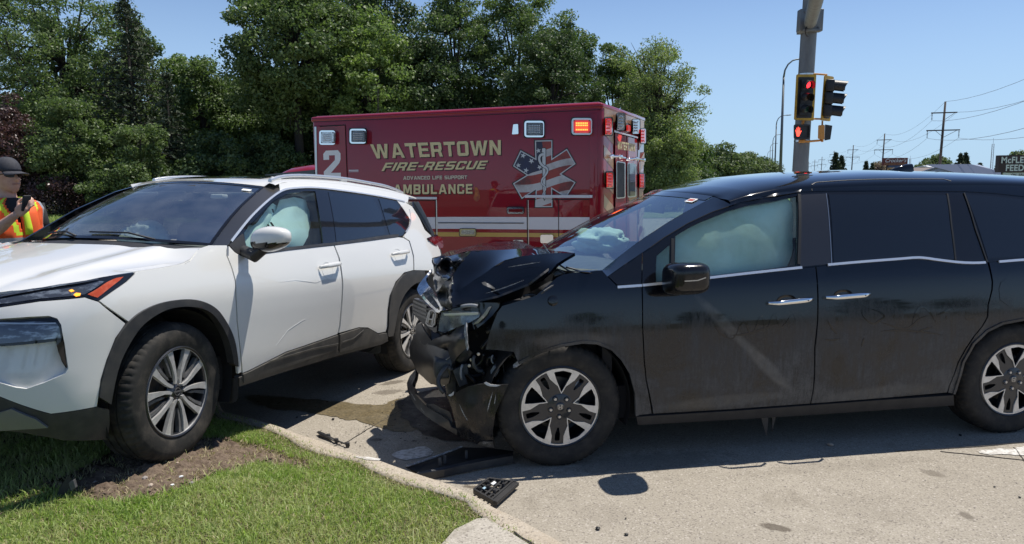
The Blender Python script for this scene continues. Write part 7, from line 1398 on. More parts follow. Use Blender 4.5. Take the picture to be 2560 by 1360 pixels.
# tail lamp, rear glass edge, tailgate
def rearface(w, z): e = 3.50-.16*max(0, z-1.0)/.5-.10*abs(w/.85)**4-.0*(z < .5); return rog.P(e, w, z)
V, F = grid(lambda w, z: rearface(w*rW(z)*.96, z), np.linspace(-1, 1, 21), np.linspace(.3, 1.52, 14)); link_mesh("tailgate", V, F, m_wht, rroot, True)
V, F = grid(lambda w, z: rearface(w*rW(z)*.9, z)+rd*.006, np.linspace(-1, 1, 21), np.linspace(1.16, 1.50, 5)); link_mesh("rear_window", V, F, m_tint, rroot, True)
rog.patch("rear_pillar_trim", [(1033, 503, .57), (1038, 503, .56), (1052, 524, .60), (1072, 566, .70), (1078, 585, .74), (1068, 574, .76), (1050, 545, .70), (1034, 518, .63)], m_black, rroot, res=8, rim=.01)
rog.patch("tail_lamp", [(1070, 596, .835), (1082, 592, .82), (1092, 588, .78), (1105, 595, .76), (1109, 612, .78), (1107, 621, .80), (1098, 622, .83), (1088, 613, .845)], m_tail, rroot, res=6, rim=.03); rog.patch("tail_lamp_trim", [(1068, 595, .83), (1090, 586, .78), (1096, 588, .775), (1080, 595, .83), (1073, 599, .845)], m_black, rroot, res=6, rim=.01)
# far side
def rfar(s, z): return rog.P(s, -rW(z)*rT(s+1)*(1 if s > -.4 else .9), z)
def rfp(nm, sz, m, holes=()):
    v, f = cdt([np.array(q) for q in sz], [[np.array(a) for a in h] for h in holes], .15); V = np.array([rfar(*q) for q in v]); f = f if np.cross(V[f[0][1]]-V[f[0][0]], V[f[0][2]]-V[f[0][0]])@-rn > 0 else f[:, ::-1]; return shell(nm, V, f, np.tile(-rn, (len(V), 1)), m, rroot, .02)
rfp("far_side_body", [(-.60, .3), (-.44, .3)]+[(.42*cos(t), .36+.42*sin(t)) for t in np.linspace(pi, 0, 13)]+[(.44, .25), (2.27, .25)]+[(2.706+.42*cos(t), .36+.42*sin(t)) for t in np.linspace(pi, 0, 13)]+[(3.4, .35), (3.45, 1.1), (.4, 1.13), (-.3, 1.0), (-.62, .85)], m_wht)
rfp("far_side_frame", [(.42, 1.13), (3.4, 1.15), (3.1, 1.52), (2.0, 1.59), (1.2, 1.55), (1.02, 1.49), (.75, 1.35)], m_black, holes=[[(.70, 1.17), (1.42, 1.17), (1.42, 1.52), (1.15, 1.49), (.9, 1.36)], [(1.56, 1.17), (2.35, 1.18), (2.2, 1.52), (1.56, 1.54)]])
rfp("far_side_glass", [(.66, 1.15), (2.4, 1.15), (2.3, 1.54), (1.5, 1.56), (1.1, 1.51), (.85, 1.36)], glass("far_tint", (.25, .3, .3), .03, (.3, .3, .3)))
# inside
V, F = grid(lambda q, t: rog.P(.40-.2*(1-q*q)+t*.55, .74*q, 1.10+.03*sin(pi*t)-.06*max(0, t-.8)*5), np.linspace(-1, 1, 21), np.linspace(0, 1, 9)); link_mesh("dashboard", V, [f[::-1] for f in F], m_dash, rroot, True)
MB().box(rog.P(.93, 0, .9), rd*.03, rn*.72, ru_*.14).obj("dashboard_face", m_int, rroot); MB().box(rog.P(1.5, 0, .38), rd*1.9, rn*.80, ru_*.10).obj("floor_pan", m_well, rroot); MB().box(rog.P(.0, 0, .62), rd*.42, rn*.52, ru_*.24).obj("engine_block", m_well, rroot); MB().box(rog.P(-.62, 0, .62), rd*.03, rn*.55, ru_*.22).obj("radiator", m_well, rroot)
MB().box(rog.P(2.75, 0, 1.0), rd*.03, rn*.62, ru_*.5).obj("rear_wall", m_int, rroot)
for s_, w_ in ((1.42, -.37), (1.42, .37), (2.35, -.4), (2.35, .4)): seat(rog, s_, w_, rroot, m_seat, .60)
V, F = grid(lambda a, b: roofRq(.03+b*.8, a)-ru_*.03, np.linspace(.2, pi-.2, 21), np.linspace(0, 1, 10)); link_mesh("headliner", V, F, m_hlin, rroot, True)
MB().box(wsR(-.02, .80)-ru_*.035+rd*.06, rn*.115, ru_*.030, rd*.012, .01).obj("rear_view_mirror", m_int, rroot, True, 50); MB().box(wsR(.0, .94)-ru_*.03+rd*.03, rn*.16, rd*.06, ru_*.02, .01).obj("sensor_housing", m_int, rroot, True, 50)
for w_ in (-.36, .40): MB().box(wsR(w_/.6, .93)-ru_*.045+rd*.07, rn*.17, rd*.09, ru_*.008, .006).obj("sun_visor", m_hlin, rroot, True, 50)
pq = wsR(.88, .88)+ru_*.006; MB().box(pq, unit(wsR(.9, .88)-wsR(.8, .88))*.030, unit(wsR(.88, .9)-wsR(.88, .86))*.014, ru_*.001).obj("sticker", m_white, rroot)
MB().box(wsR(.62, .80)-ru_*.03+rd*.02, rn*.05, rd*.03, ru_*.015, .01).obj("toll_tag", m_white, rroot, True, 50)
mt = [rog.P(.86, .37, 1.02)]; sw = MB(); c0 = rog.P(.98, .37, 1.03); ax = unit(rd*.85+ru_*.4); a_ = unit(np.cross(ax, rn)); 
sw.tube([c0+(rn*cos(t)+a_*sin(t))*.18 for t in np.linspace(0, 2*pi, 33)], .014, 7, False); sw.obj("steering_wheel", m_int, rroot, True)
bag("driver_airbag", rog.P(1.10, .40, 1.10), .12, .22, .16, m_bag, 9., .3, ru_, rd, rn, rroot); bag("passenger_airbag", rog.P(.98, -.36, 1.13), .13, .20, .13, m_bag, 4.2, .35, ru_, rd, rn, rroot)
rog.patch("curtain_airbag", [(700, 500, .60), (735, 492, .585), (765, 500, .58), (773, 530, .60), (776, 560, .64), (770, 590, .70), (755, 618, .74), (700, 625, .76), (655, 630, .77), (650, 600, .76), (672, 560, .69), (690, 525, .63)], m_bag, rroot, inner=[(715, 540, .69), (735, 520, .65), (745, 570, .72), (700, 590, .76), (750, 545, .66), (725, 600, .78)], res=6, crumple=(.008, 6))
rog.patch("curtain_airbag", [(612, 590, .72), (640, 560, .69), (662, 530, .66), (682, 508, .62), (694, 515, .60), (690, 540, .62), (672, 575, .66), (655, 605, .70), (640, 628, .76), (616, 632, .79)], m_bag, rroot, inner=[(650, 575, .74), (672, 540, .69), (635, 600, .77)], res=6, crumple=(.012, 9))
for P in ([(680, 523, .70), (683, 522, .70), (686, 531, .70), (683, 532, .70)], [(675, 556, .74), (679, 555, .74), (686, 565, .74), (682, 567, .74)], [(668, 562, .75), (671, 560, .75), (676, 567, .75), (673, 568, .75)]): rog.patch("airbag_tab", P, m_blk, rroot, res=20, rim=.003)
# mirror
mc = rog.at(679, 597, 1.06); V, F = mirror(rog, mc, .085, .125, .075, None, None); mo = part_empty("door_mirror", rroot)
mlow = lambda p: (p-mc)@ru_
Fa = [f for f in F if np.mean([mlow(V[i]) for i in f]) > -.022]; Fb = [f for f in F if np.mean([mlow(V[i]) for i in f]) <= -.022]
link_mesh("mirror_cap", V, Fa, m_wht, mo, True); link_mesh("mirror_base", [mc+(v-mc)*1.012 for v in V], Fb, m_black, mo, True)
MB().loft([[rog.at(612, 628, .87)+rd*.045*cos(a)+ru_*.035*sin(a) for a in np.linspace(0, 2*pi, 14, endpoint=False)], [rog.at(638, 640, .97)+rd*.045*cos(a)+ru_*.038*sin(a) for a in np.linspace(0, 2*pi, 14, endpoint=False)], [mc-rn*.02-ru_*.04+rd*.05*cos(a)+ru_*.025*sin(a) for a in np.linspace(0, 2*pi, 14, endpoint=False)]]).obj("mirror_arm", m_plas, mo, True, 50)
# handles
for x0, y0, x1, y1, cx, cy, cr in ((796, 670, 845, 661, 819, 676, .058), (977, 637.5, 1017, 631, 996, 640, .062)):
    e = part_empty("door_handle", rroot); P0 = SS.fn(*SS.hit(x0, y0)); P1 = SS.fn(*SS.hit(x1, y1)); ln = P1-P0; hh = SS.hit(cx, cy); N_ = SS.nrm(*hh); N_ = N_ if N_@rn > 0 else -N_; c = SS.fn(*hh); u1 = unit(ln-N_*(ln@N_)); u2 = unit(np.cross(N_, u1))
    ringP = lambda r, o: [c+(u1*cos(t)*1.15+u2*sin(t))*r+N_*o for t in np.linspace(0, 2*pi, 28, endpoint=False)]
    MB().add(ringP(cr, .001)+ringP(cr*.75, -.014)+[c-N_*.020], [(i, (i+1) % 28, 28+(i+1) % 28, 28+i) for i in range(28)]+[(28+i, 28+(i+1) % 28, 56) for i in range(28)]).obj("handle_cup", mat("white_recess", (.60, .60, .58), .35, coat=.6), e, True)
    rg = []
    for t in np.linspace(0, 1, 13): o = .014+.032*min(1, sin(pi*t)*2.2); hgt = .017*(.6+.4*min(1, 3*t+.1)*min(1, 3.4*(1-t)+.3)); p = P0+ln*t+N_*o; rg.append([p+u2*hgt*cos(a)+N_*.010*sin(a) for a in np.linspace(0, 2*pi, 14, endpoint=False)])
    MB().loft(rg).obj("handle_bar", m_wht, e, True, 50); MB().lathe([(0, .001), (.004, .001), (.004, -.002)], P0+ln*.93+N_*.040, N_, 10).obj("key_button", m_rub, e)
# scratch mark and painted reflection line on the door
m_scw = mat("scratch_and_reflection", (.82, .82, .80), .25, coat=.5)
SS.strip("scratch", [(700, 705), (740, 700), (790, 706), (825, 690), (842, 682)], .004, m_scw, rroot, proud=.0015, thick=.0005, taper=True); SS.strip("scratch", [(690, 865), (720, 825), (750, 805), (765, 797)], .005, m_scw, rroot, proud=.0015, thick=.0005, taper=True)  # upper strip paints reflected light along the door crease as pale colour
# wheels
def suv_wheel(c, n, X, Y, rot, parent, groundz):
    e = part_empty("wheel", parent); make_tyre(c, n, X, Y, .37, .235, .240, m_tyred, e, groundz); barrel(c, n, .240, e); on = onto_wheel(c, n, X, Y)
    MB().box(c+X*.10+Y*.06-n*.085, X*.035, Y*.07, n*.03, .012).obj("brake_caliper", m_brake, e, True, 40)
    for k in range(5):
        a = rot+72*k; q = lambda r, t: pol(r, a+t)
        for s in (-1, 1):
            plate("machined_spoke", [q(.045, 14*s), q(.065, 7*s), q(.12, 9*s), q(.18, 11.5*s), q(.231, 12.5*s), q(.231, 23.*s), q(.17, 20.*s), q(.10, 18*s), q(.05, 27*s)], on, m_mach, e, -.03, -.008)
            plate("machined_spoke", [q(.09, 29*s), q(.12, 24.5*s), q(.17, 24.*s), q(.231, 25*s), q(.231, 30*s), q(.16, 29*s), q(.11, 31*s)], on, mat("machined_grey", (.20, .20, .205), .35, .4, var=(20, (.12, .12, .12), .4, .65)), e, -.04, -.016)
            plate("spoke_back", [q(.045, 14*s), q(.12, 14*s), q(.231, 16*s), q(.231, 22*s), q(.12, 23*s), q(.06, 27*s)], on, m_rimd, e, -.05, -.022)
        MB().lathe([(0, -.02), (.009, -.02), (.011, -.03)], on(*pol(.045, a+36), 0), n, 8).obj("lug_nut", m_nut, e, True, 35)
    plate("rim_lip", [pol(.241, a) for a in range(0, 360, 4)], on, m_mach, e, -.02, -.004, holes=[[pol(.228, a) for a in range(0, 360, 4)]])
    MB().lathe([(0, -.012), (.030, -.012), (.034, -.016), (.052, -.024), (.060, -.034)], c, n, 30).obj("hub", m_rimd, e, True, 40); plate("cap_ring", [pol(.022, a) for a in range(0, 360, 12)], on, m_nut, e, -.013, -.0095, holes=[[pol(.0185, a) for a in range(0, 360, 12)]]); plate("cap_bar", [(-.028, -.004), (.028, -.004), (.028, .004), (-.028, .004)], on, m_nut, e, -.013, -.009)
st = radians(5.5); nf_ = rn*cos(st)+np.cross(V3(0, 0, 1), rn)*sin(st); Xf = unit(np.cross(ru_, nf_)); Xf = Xf if Xf@rd > 0 else -Xf; Yf = unit(np.cross(nf_, Xf)); Yf = Yf if Yf[2] > 0 else -Yf
fwz = .212; suv_wheel(rog.P(0, .90, .36), nf_, Xf, Yf, 87, rroot, fwz); suv_wheel(rog.P(2.706, .90, .36), rn, rd, ru_, 60, rroot, .003)
simple_wheel(rog.P(0, -.80, .36), -rn, .365, .22, rroot); simple_wheel(rog.P(2.706, -.80, .36), -rn, .365, .22, rroot)
arch_liner(rog, 0, .36, .44, .87, .50, rroot); arch_liner(rog, 2.706, .36, .43, .87, .50, rroot)
plate("mud_flap", [(541, 960), (575, 946), (596, 944), (595, 994), (590, 1003), (580, 1008), (548, 1006), (541, 990)], lambda x, y, o: rog.at(x, y, .86)+rd*o if False else on_plane(x, y, rog.P(.47, .8, .4)+rd*o, rd+rn*.25), m_cladd, rroot, 0, .012)
plate("mud_flap", [(912, 868), (952, 858), (952, 880), (946, 884), (915, 884)], lambda x, y, o: on_plane(x, y, rog.P(2.28, .8, .3)+rd*o, rd+rn*.2), m_cladd, rroot, 0, .012)

# ================================================================ TRAFFIC SIGNALS
m_pole = mat("mast_pole", (.20, .215, .215), .55, .45, var=(5, (.15, .16, .165), .4, .65), vscale=(1, 1, .3)); m_yel = mat("signal_yellow", (.55, .34, .03), .5, var=(8, (.46, .27, .03), .4, .6)); m_ora = mat("signal_orange", (.55, .25, .05), .5); m_sblk = mat("signal_black", (.014, .015, .017), .45)
mroot = thing("signal_mast", tuple(on_y(2000, 430, 17)*V3(1, 1, 0)), "tall grey steel signal mast with a large tube arm reaching out over the road", "signal mast")
A1 = on_y(2000, 430, 17); A2 = on_y(2022, 81, 17); dm = unit(A2-A1); Pb = A1-dm*(A1[2]/dm[2]); Pt = A2+dm*1.4
MB().tube([Pb, A1, A2, Pt], [.19, .172, .172, .165], 24).obj("pole", m_pole, mroot, True, 50)
bc = on_y(2025, 52, 16.85); bx = V3(1, 0, 0)
MB().box(bc, V3(.262, 0, 0), dm*.24, V3(0, .10, 0), .02).obj("arm_flange", m_pole, mroot, True, 50); MB().box(on_y(2021, 79, 16.9), V3(.19, 0, 0), dm*.03, V3(0, .2, 0), .01).obj("flange_collar", m_pole, mroot, True, 50)
a0 = on_y(2026, 56, 16.7); a1 = on_y(2040, 0, 13.7); da = a1-a0; pts = [a0, a1, a1+da*.9+V3(0, 0, .25), a1+da*2.2+V3(0, 0, .45)]
MB().tube(pts, [.135, .13, .12, .10], 20).obj("mast_arm", m_pole, mroot, True, 50)
for k, dx in enumerate((-.16, .16)):
    for dz in (-.17, .17): MB().lathe([(0, .03), (.022, .03), (.022, 0)], bc+V3(dx, -.10, 0)+dm*dz, V3(0, -1, 0), 6).obj("flange_bolt", m_pole, mroot)
cl = [on_y(*q) for q in ((2018, 64, 16.5), (2013, 74, 16.45), (2014, 86, 16.5), (2019, 92, 16.6), (2021, 90, 16.7))]; MB().tube([np.array(p) for p in smooth_poly(cl, 2, False)], .014, 7).obj("cable", m_rub, mroot, True)
for y in (187, 353):
    c = on_y(2016 if y < 200 else 2006, y, 17); MB().lathe([(.176, .02), (.184, .02), (.184, -.02), (.176, -.02)], c, dm, 24, True).obj("clamp_band", m_alu, mroot, True, 40)
def yp(d): return lambda x, y, o: on_y(x, y, d-o)
def visor(c, r, L, ax, upv, m, parent, name="visor", cut=.35):
    n = 24; ax = unit(ax); s = unit(np.cross(ax, upv)); u = np.cross(s, ax); V = []; A_ = np.linspace(-.22*pi, 1.22*pi, n)
    for rr in (r, r-.006):
        for k in range(2):
            for t in A_: Lk = L*(.78+.22*max(0, sin(t)))*k; V.append(c+ax*Lk+(s*cos(t)+u*sin(t))*rr-u*.02*k)
    F = []
    for i in range(n-1): F += [(i, i+1, n+i+1, n+i), (2*n+i, 3*n+i, 3*n+i+1, 2*n+i+1), (n+i, n+i+1, 3*n+i+1, 3*n+i)]
    link_mesh(name, V, F, m, parent, False)
def signal_head(root, plate_px, house_px, lens, depth, lit, ax):
    on = yp(depth); plate("backplate_border", plate_px, on, m_yel, root, 0, .02, 4); plate("backplate", house_px, on, m_sblk, root, .019, .03, 2)
    for k, (x, y, col) in enumerate(lens):
        q = [(x-13.5, y-14.5), (x+13.5, y-14.5), (x+12.5, y+14.5), (x-14.5, y+14.5)]; plate("housing", q, on, m_sblk, root, .03, .12, 3)
        c = on(x, y, .121); r = 9.5*depth/FPX; MB().lathe([(0, .02), (r*.5, .016), (r*.85, .006), (r, -.004)], c, ax, 24).obj("lens", col, root, True, 60); visor(on(x, y, .11), r*1.18, .24, ax, dm, m_sblk, root)
m_rl = mat("lit_red_signal", (.8, .02, .02), .4, emit=((1, .025, .035), 3.2)); m_al = mat("unlit_amber", (.05, .03, .02), .2, coat=1.); m_gl = mat("unlit_green", (.02, .07, .06), .2, coat=1.)
s1 = thing("traffic_signal", tuple(on_y(2014, 243, 16.6)), "yellow-edged traffic signal facing the camera with its red light lit", "traffic light", "traffic lights on the signal mast")
signal_head(s1, [(1990.5, 186), (2041, 185.5), (2034.5, 302), (1984.5, 300)], [(1996, 192.5), (2035.5, 193), (2029, 295), (1991, 295)], [(2018, 212, m_rl), (2015.3, 243, m_al), (2013, 273, m_gl)], 16.7, 0, unit(V3(.05, -1, -.1)))
s2 = thing("traffic_signal", tuple(on_y(2066, 243, 16.9)), "traffic signal seen side-on with three long black visors pointing right", "traffic light", "traffic lights on the signal mast")
pl2 = [(2060, 188), (2082.5, 192), (2073.5, 303.5), (2051, 301)]; on2 = lambda x, y, o: on_y(x, y, 17.1+(x-2060)*.012)+V3(.94, -.34, 0)*o
plate("backplate_border", pl2, on2, m_yel, s2, 0, .02, 3); plate("backplate", [(2064, 197), (2078.5, 199.5), (2070.5, 297), (2056, 295)], on2, m_sblk, s2, .019, .03, 2)
for x, y in ((2073, 214.5), (2070, 246), (2066.5, 277)):
    c = on_y(x-3, y, 17.05); ax = unit(V3(.93, -.30, -.08)); MB().box(c+ax*.04, ax*.09, unit(np.cross(ax, dm))*.14, dm*.135, .03).obj("housing", m_sblk, s2, True, 50); MB().lathe([(0, .0), (.115, -.01)], c+ax*.135, ax, 20).obj("lens", m_al, s2); visor(c+ax*.12, .135, .30, ax, dm, m_sblk, s2)
m_hand = mat("lit_red_hand", (.8, .05, .03), .4, emit=((1, .08, .05), 2.0))
p1_ = thing("pedestrian_signal", tuple(on_y(2005, 329, 16.7)), "black pedestrian signal with a lit red hand, below the red traffic light", "pedestrian signal", "pedestrian signals on the signal mast")
plate("case", [(1984, 311), (2026.5, 311), (2025, 347.5), (1984, 347.5)], yp(16.75), m_sblk, p1_, 0, .16, 5); plate("visor_frame", [(1984.5, 311.5), (2026, 311.5), (2024.5, 347), (1984.5, 347)], yp(16.75), m_sblk, p1_, .159, .20, 5, holes=[[(1987.5, 315), (2022.5, 315), (2021.5, 343.5), (1987.5, 343.5)]])
hnd = [(1990, 331), (1988.5, 325), (1990, 324), (1992, 329), (1991.5, 319.5), (1993, 319), (1994.3, 327), (1995, 317), (1996.7, 317), (1997, 327), (1998.8, 319), (2000.3, 319.5), (1999.6, 329), (2003, 326), (2004, 327.5), (2000.5, 334), (1998, 341), (1992, 341)]
plate("hand_symbol", hnd, yp(16.75), m_hand, p1_, .162, .168)
p2_ = thing("pedestrian_signal", tuple(on_y(2060, 330, 17)), "orange-yellow cased pedestrian signal seen from the side with a black hood", "pedestrian signal", "pedestrian signals on the signal mast")
plate("case", [(2045.5, 313), (2062, 312), (2061, 349.5), (2044.5, 347)], yp(16.9), m_ora, p2_, -.1, .08, 3); plate("hood", [(2062.5, 311), (2081, 314), (2076, 348.5), (2061, 351.5)], yp(16.95), m_sblk, p2_, -.12, .06, 1)
brk = lambda P, rt, r=.020: MB().tube([on_y(*q) for q in P], r, 8).obj("bracket", m_ora, rt, True)
brk([(2020, 184.5, 16.9), (2040, 185, 16.85), (2067, 187, 17)], mroot); brk([(2020, 296, 16.9), (2034, 297, 16.9), (2053, 297.5, 17)], mroot); brk([(2056, 302, 17), (2055.5, 314, 17)], mroot); brk([(1999, 353, 16.8), (2022, 353.5, 16.8), (2046, 351.5, 16.9), (2055, 350, 16.95)], mroot, .024); brk([(2008, 302, 16.8), (2007, 311, 16.8)], mroot, .03)
MB().box(on_y(2005, 353, 16.75), V3(.07, 0, 0), V3(0, .04, 0), dm*.035, .015).obj("bracket_hub", m_ora, mroot, True, 50); MB().lathe([(0, .03), (.028, .02), (.030, -.05)], on_y(2055.5, 352, 16.9), V3(0, 0, -1), 10).obj("bracket_cap", m_ora, mroot, True, 50)

# ================================================================ PERSON
PY = 5.6; K = PY/FPX; f_ = unit(V3(.92, -.39, 0)); l_ = V3(-f_[1], f_[0], 0)*-1.; l_ = V3(f_[1], -f_[0], 0)   # facing, and his right-hand side (towards the camera)
if l_[1] > 0: l_ = -l_
Z_ = V3(0, 0, 1); hc = on_y(20, 441, PY); gz0 = .15
body = MB(); foot = V3(hc[0]-.03, PY, gz0); person = thing("person", tuple(foot), "person in dark cap, sunglasses and orange and lime safety vest, holding a phone", "person")
def ringo(c, a, b, n=24, p=.8, x=f_, y=l_): return [c+x*a*np.sign(cos(t))*abs(cos(t))**p+y*b*np.sign(sin(t))*abs(sin(t))**p for t in np.linspace(0, 2*pi, n, endpoint=False)]
# head: (height, front, back, half width)
H_ = [(-.118, .030, .02, .022), (-.112, .062, .045, .040), (-.098, .078, .058, .052), (-.075, .086, .070, .062), (-.048, .088, .082, .068), (-.02, .086, .092, .072), (.01, .088, .098, .076), (.04, .088, .102, .078), (.07, .082, .098, .075), (.095, .066, .082, .064), (.112, .04, .055, .042), (.118, .012, .02, .014)]
body.loft([[hc+Z_*z+f_*((a if cos(t) > 0 else b)*np.sign(cos(t))*abs(cos(t))**.95)+l_*w*np.sign(sin(t))*abs(sin(t))**.9 for t in np.linspace(0, 2*pi, 28, endpoint=False)] for z, a, b, w in H_])
body.tube([hc+Z_*.030+f_*.076, hc+Z_*.004+f_*.092, hc-Z_*.020+f_*.107, hc-Z_*.026+f_*.098, hc-Z_*.030+f_*.075], [.009, .011, .013, .016, .014], 10)
for s in (1, -1): body.tube([hc-Z_*.024+f_*.092+l_*.011*s, hc-Z_*.026+f_*.080+l_*.013*s], .010, 8)
for z, w, d in ((-.052, .024, .090), (-.063, .024, .088)): body.tube([hc+Z_*z+f_*(d-.014)+l_*w, hc+Z_*z+f_*d, hc+Z_*z+f_*(d-.014)-l_*w], .0075, 8)
body.tube([hc-Z_*.085+f_*.045, hc-Z_*.097+f_*.074], .031, 10)
for s in (1, -1): body.loft([[hc+l_*s*(.074+o)-f_*.012+Z_*(-.005)+(f_*.017*r*cos(t)+Z_*.030*r*sin(t)) for t in np.linspace(0, 2*pi, 12, endpoint=False)] for o, r in ((0, .8), (.008, 1), (.013, .8))])
nk = hc+V3(0, 0, -.13)-f_*.02; body.tube([hc-Z_*.06-f_*.02, nk-Z_*.0, nk-Z_*.06], [.056, .055, .066], 16)
ch = nk-Z_*.20-f_*.01                             # chest centre
body.loft([ringo(nk-Z_*.045, .06, .085), ringo(nk-Z_*.075, .085, .165), ringo(nk-Z_*.12, .10, .205), ringo(ch, .115, .19), ringo(ch-Z_*.18, .115, .165), ringo(ch-Z_*.34, .12, .165), ringo(ch-Z_*.46, .12, .175), ringo(ch-Z_*.52, .10, .16)])
hip = ch-Z_*.50
def limb(P, R): 
    P = [np.array(p) for p in P]; body.tube([P[0]]+P[1:], R, 14)
L_ = foot[2]
for s in (1, -1):
    h0 = hip+l_*s*.09; kn = V3(*((h0+f_*.03)[:2]), L_+.50); an = V3(*((h0-f_*.0)[:2]), L_+.09); limb([h0, (h0+kn)/2, kn, (kn*.6+an*.4), an, an-Z_*.04], [.092, .078, .056, .056, .038, .04]); limb([an-Z_*.045-f_*.06, an-Z_*.055+f_*.05, an-Z_*.065+f_*.17], [.036, .042, .026])
# near arm: shoulder, elbow low by the ribs, hand up at the chest
sh = nk-Z_*.10+l_*.195; hand = on_y(46, 531, PY-.26); el = on_y(-32, 596, PY-.22)
mid = (el+hand)/2; ax_ = unit(hand-el); limb([sh, sh*.6+el*.4+l_*.02, el, el*.55+hand*.45, el*.18+hand*.82, hand-ax_*.02], [.058, .05, .042, .043, .030, .026])
sd = unit(np.cross(ax_, Z_)); upv = unit(np.cross(sd, ax_)); palm = hand+ax_*.035
body.box(palm, ax_*.045, upv*.040, sd*.015, .012)
tip = unit(ax_*.55+Z_*.85)
for k in range(4):
    b0 = palm+ax_*.04+upv*(.028-.019*k); L1 = (.040, .044, .041, .033)[k]; d1 = unit(ax_*.8-sd*.35+Z_*.3); d2 = unit(ax_*.1-sd*.75+Z_*.35); d3 = unit(-ax_*.5-sd*.55+Z_*.1); body.tube([b0-ax_*.01, b0+d1*L1, b0+d1*L1+d2*L1*.75, b0+d1*L1+d2*L1*.75+d3*L1*.55], [.0095, .009, .0085, .0075], 8)
t0 = palm-ax_*.015+upv*.04; body.tube([t0-upv*.012, t0+upv*.025+ax_*.02-sd*.01, t0+upv*.035+ax_*.055-sd*.03], [.012, .011, .009], 8)
# far arm bent across, mostly hidden
sh2 = nk-Z_*.10-l_*.195; el2 = sh2-Z_*.27+f_*.03-l_*.05; h2 = el2+f_*.22+l_*.12+Z_*.05; limb([sh2, (sh2+el2)/2, el2, (el2+h2)/2, h2], [.056, .05, .042, .038, .028]); body.box(h2+unit(h2-el2)*.05, unit(h2-el2)*.05, Z_*.036, unit(np.cross(h2-el2, Z_))*.014, .012)
for k in range(4): b0 = h2+unit(h2-el2)*.09+Z_*(.026-.018*k); e_ = unit(h2-el2); body.tube([b0, b0+e_*.035, b0+e_*.055-Z_*.02], [.0095, .009, .0075], 8)
body.tube([h2+Z_*.03, h2+Z_*.055+unit(h2-el2)*.03], [.012, .009], 8)
m_skin = mat("skin", (.60, .36, .26), .5, var=(24, (.52, .28, .20), .4, .65))
o = body.obj("body", m_skin, person, True); md = o.modifiers.new("r", 'REMESH'); md.mode = 'VOXEL'; md.voxel_size = .0075; md.use_smooth_shade = True
sm_ = o.modifiers.new("s", 'SMOOTH'); sm_.iterations = 2; sm_.factor = .5
dg = bpy.context.evaluated_depsgraph_get(); me = bpy.data.meshes.new_from_object(o.evaluated_get(dg)); o.modifiers.clear(); old = o.data; o.data = me; bpy.data.meshes.remove(old)
if not me.materials: me.materials.append(m_skin)
# trousers, shirt, vest, cap, glasses, phone
m_tro = mat("dark_trousers", (.015, .017, .025), .85); m_shirt = mat("black_shirt", (.016, .017, .019), .85); mb = MB()
for s in (1, -1):
    h0 = hip+l_*s*.09; kn = V3(*((h0+f_*.03)[:2]), L_+.50); an = V3(*(h0[:2]), L_+.08); mb.tube([h0+Z_*.05, (h0+kn)/2, kn, an], [.108, .092, .072, .062], 16)
mb.loft([ringo(ch-Z_*.40, .128, .18), ringo(ch-Z_*.50, .13, .185), ringo(ch-Z_*.58, .11, .17)]); mb.obj("trousers", m_tro, person, True)
mb = MB(); 
for s in (1, -1):
    h0 = hip+l_*s*.09; an = V3(*(h0[:2]), L_+.09); mb.tube([an+Z_*.04, an-Z_*.02], [.056, .052], 12); mb.tube([an-Z_*.045-f_*.075, an-Z_*.05+f_*.06, an-Z_*.058+f_*.195], [.045, .052, .036], 12)
mb.obj("boots", m_rub, person, True)
mb = MB(); mb.loft([ringo(nk-Z_*.03, .066, .078), ringo(nk-Z_*.07, .098, .178), ringo(nk-Z_*.12, .112, .218), ringo(ch, .126, .203), ringo(ch-Z_*.18, .126, .178), ringo(ch-Z_*.42, .13, .18)], False)
for a, b in ((sh, el), (sh2, el2)): mb.tube([a+Z_*.01, a*.5+b*.5, a*.3+b*.7], [.070, .064, .058], 14)
mb.obj("shirt", m_shirt, person, True)
m_hor = mat("vest_orange", (.85, .14, .03), .75, emit=((1, .16, .03), .10)); m_hor = mat("vest_orange_cloth", (.88, .13, .025), .75); m_lim = mat("vest_lime", (.62, .85, .04), .75); m_rfl = mat("reflective_tape", (.50, .51, .52), .35, .3)
TH = np.linspace(0, 2*pi, 120, endpoint=False); zs = np.linspace(0, 1, 72); V = []; F = []; MI = []
def vr(z):                                       # vest section at height below the neck
    d = z*.56; a = np.interp(d, [0, .04, .09, .2, .38, .56], [.086, .128, .140, .146, .148, .150]); b = np.interp(d, [0, .04, .09, .2, .38, .56], [.104, .212, .240, .224, .198, .200]); return d, a, b
for z in zs:
    d, a, b = vr(z)
    for t in TH: w = 1+.05*noise.noise(Vector((cos(t)*2, sin(t)*2, d*9)))+.03*noise.noise(Vector((cos(t)*5, sin(t)*5, d*14))); V.append(nk-Z_*(.028+d)+f_*a*w*np.sign(cos(t))*abs(cos(t))**.8+l_*b*w*np.sign(sin(t))*abs(sin(t))**.8)
n = 120
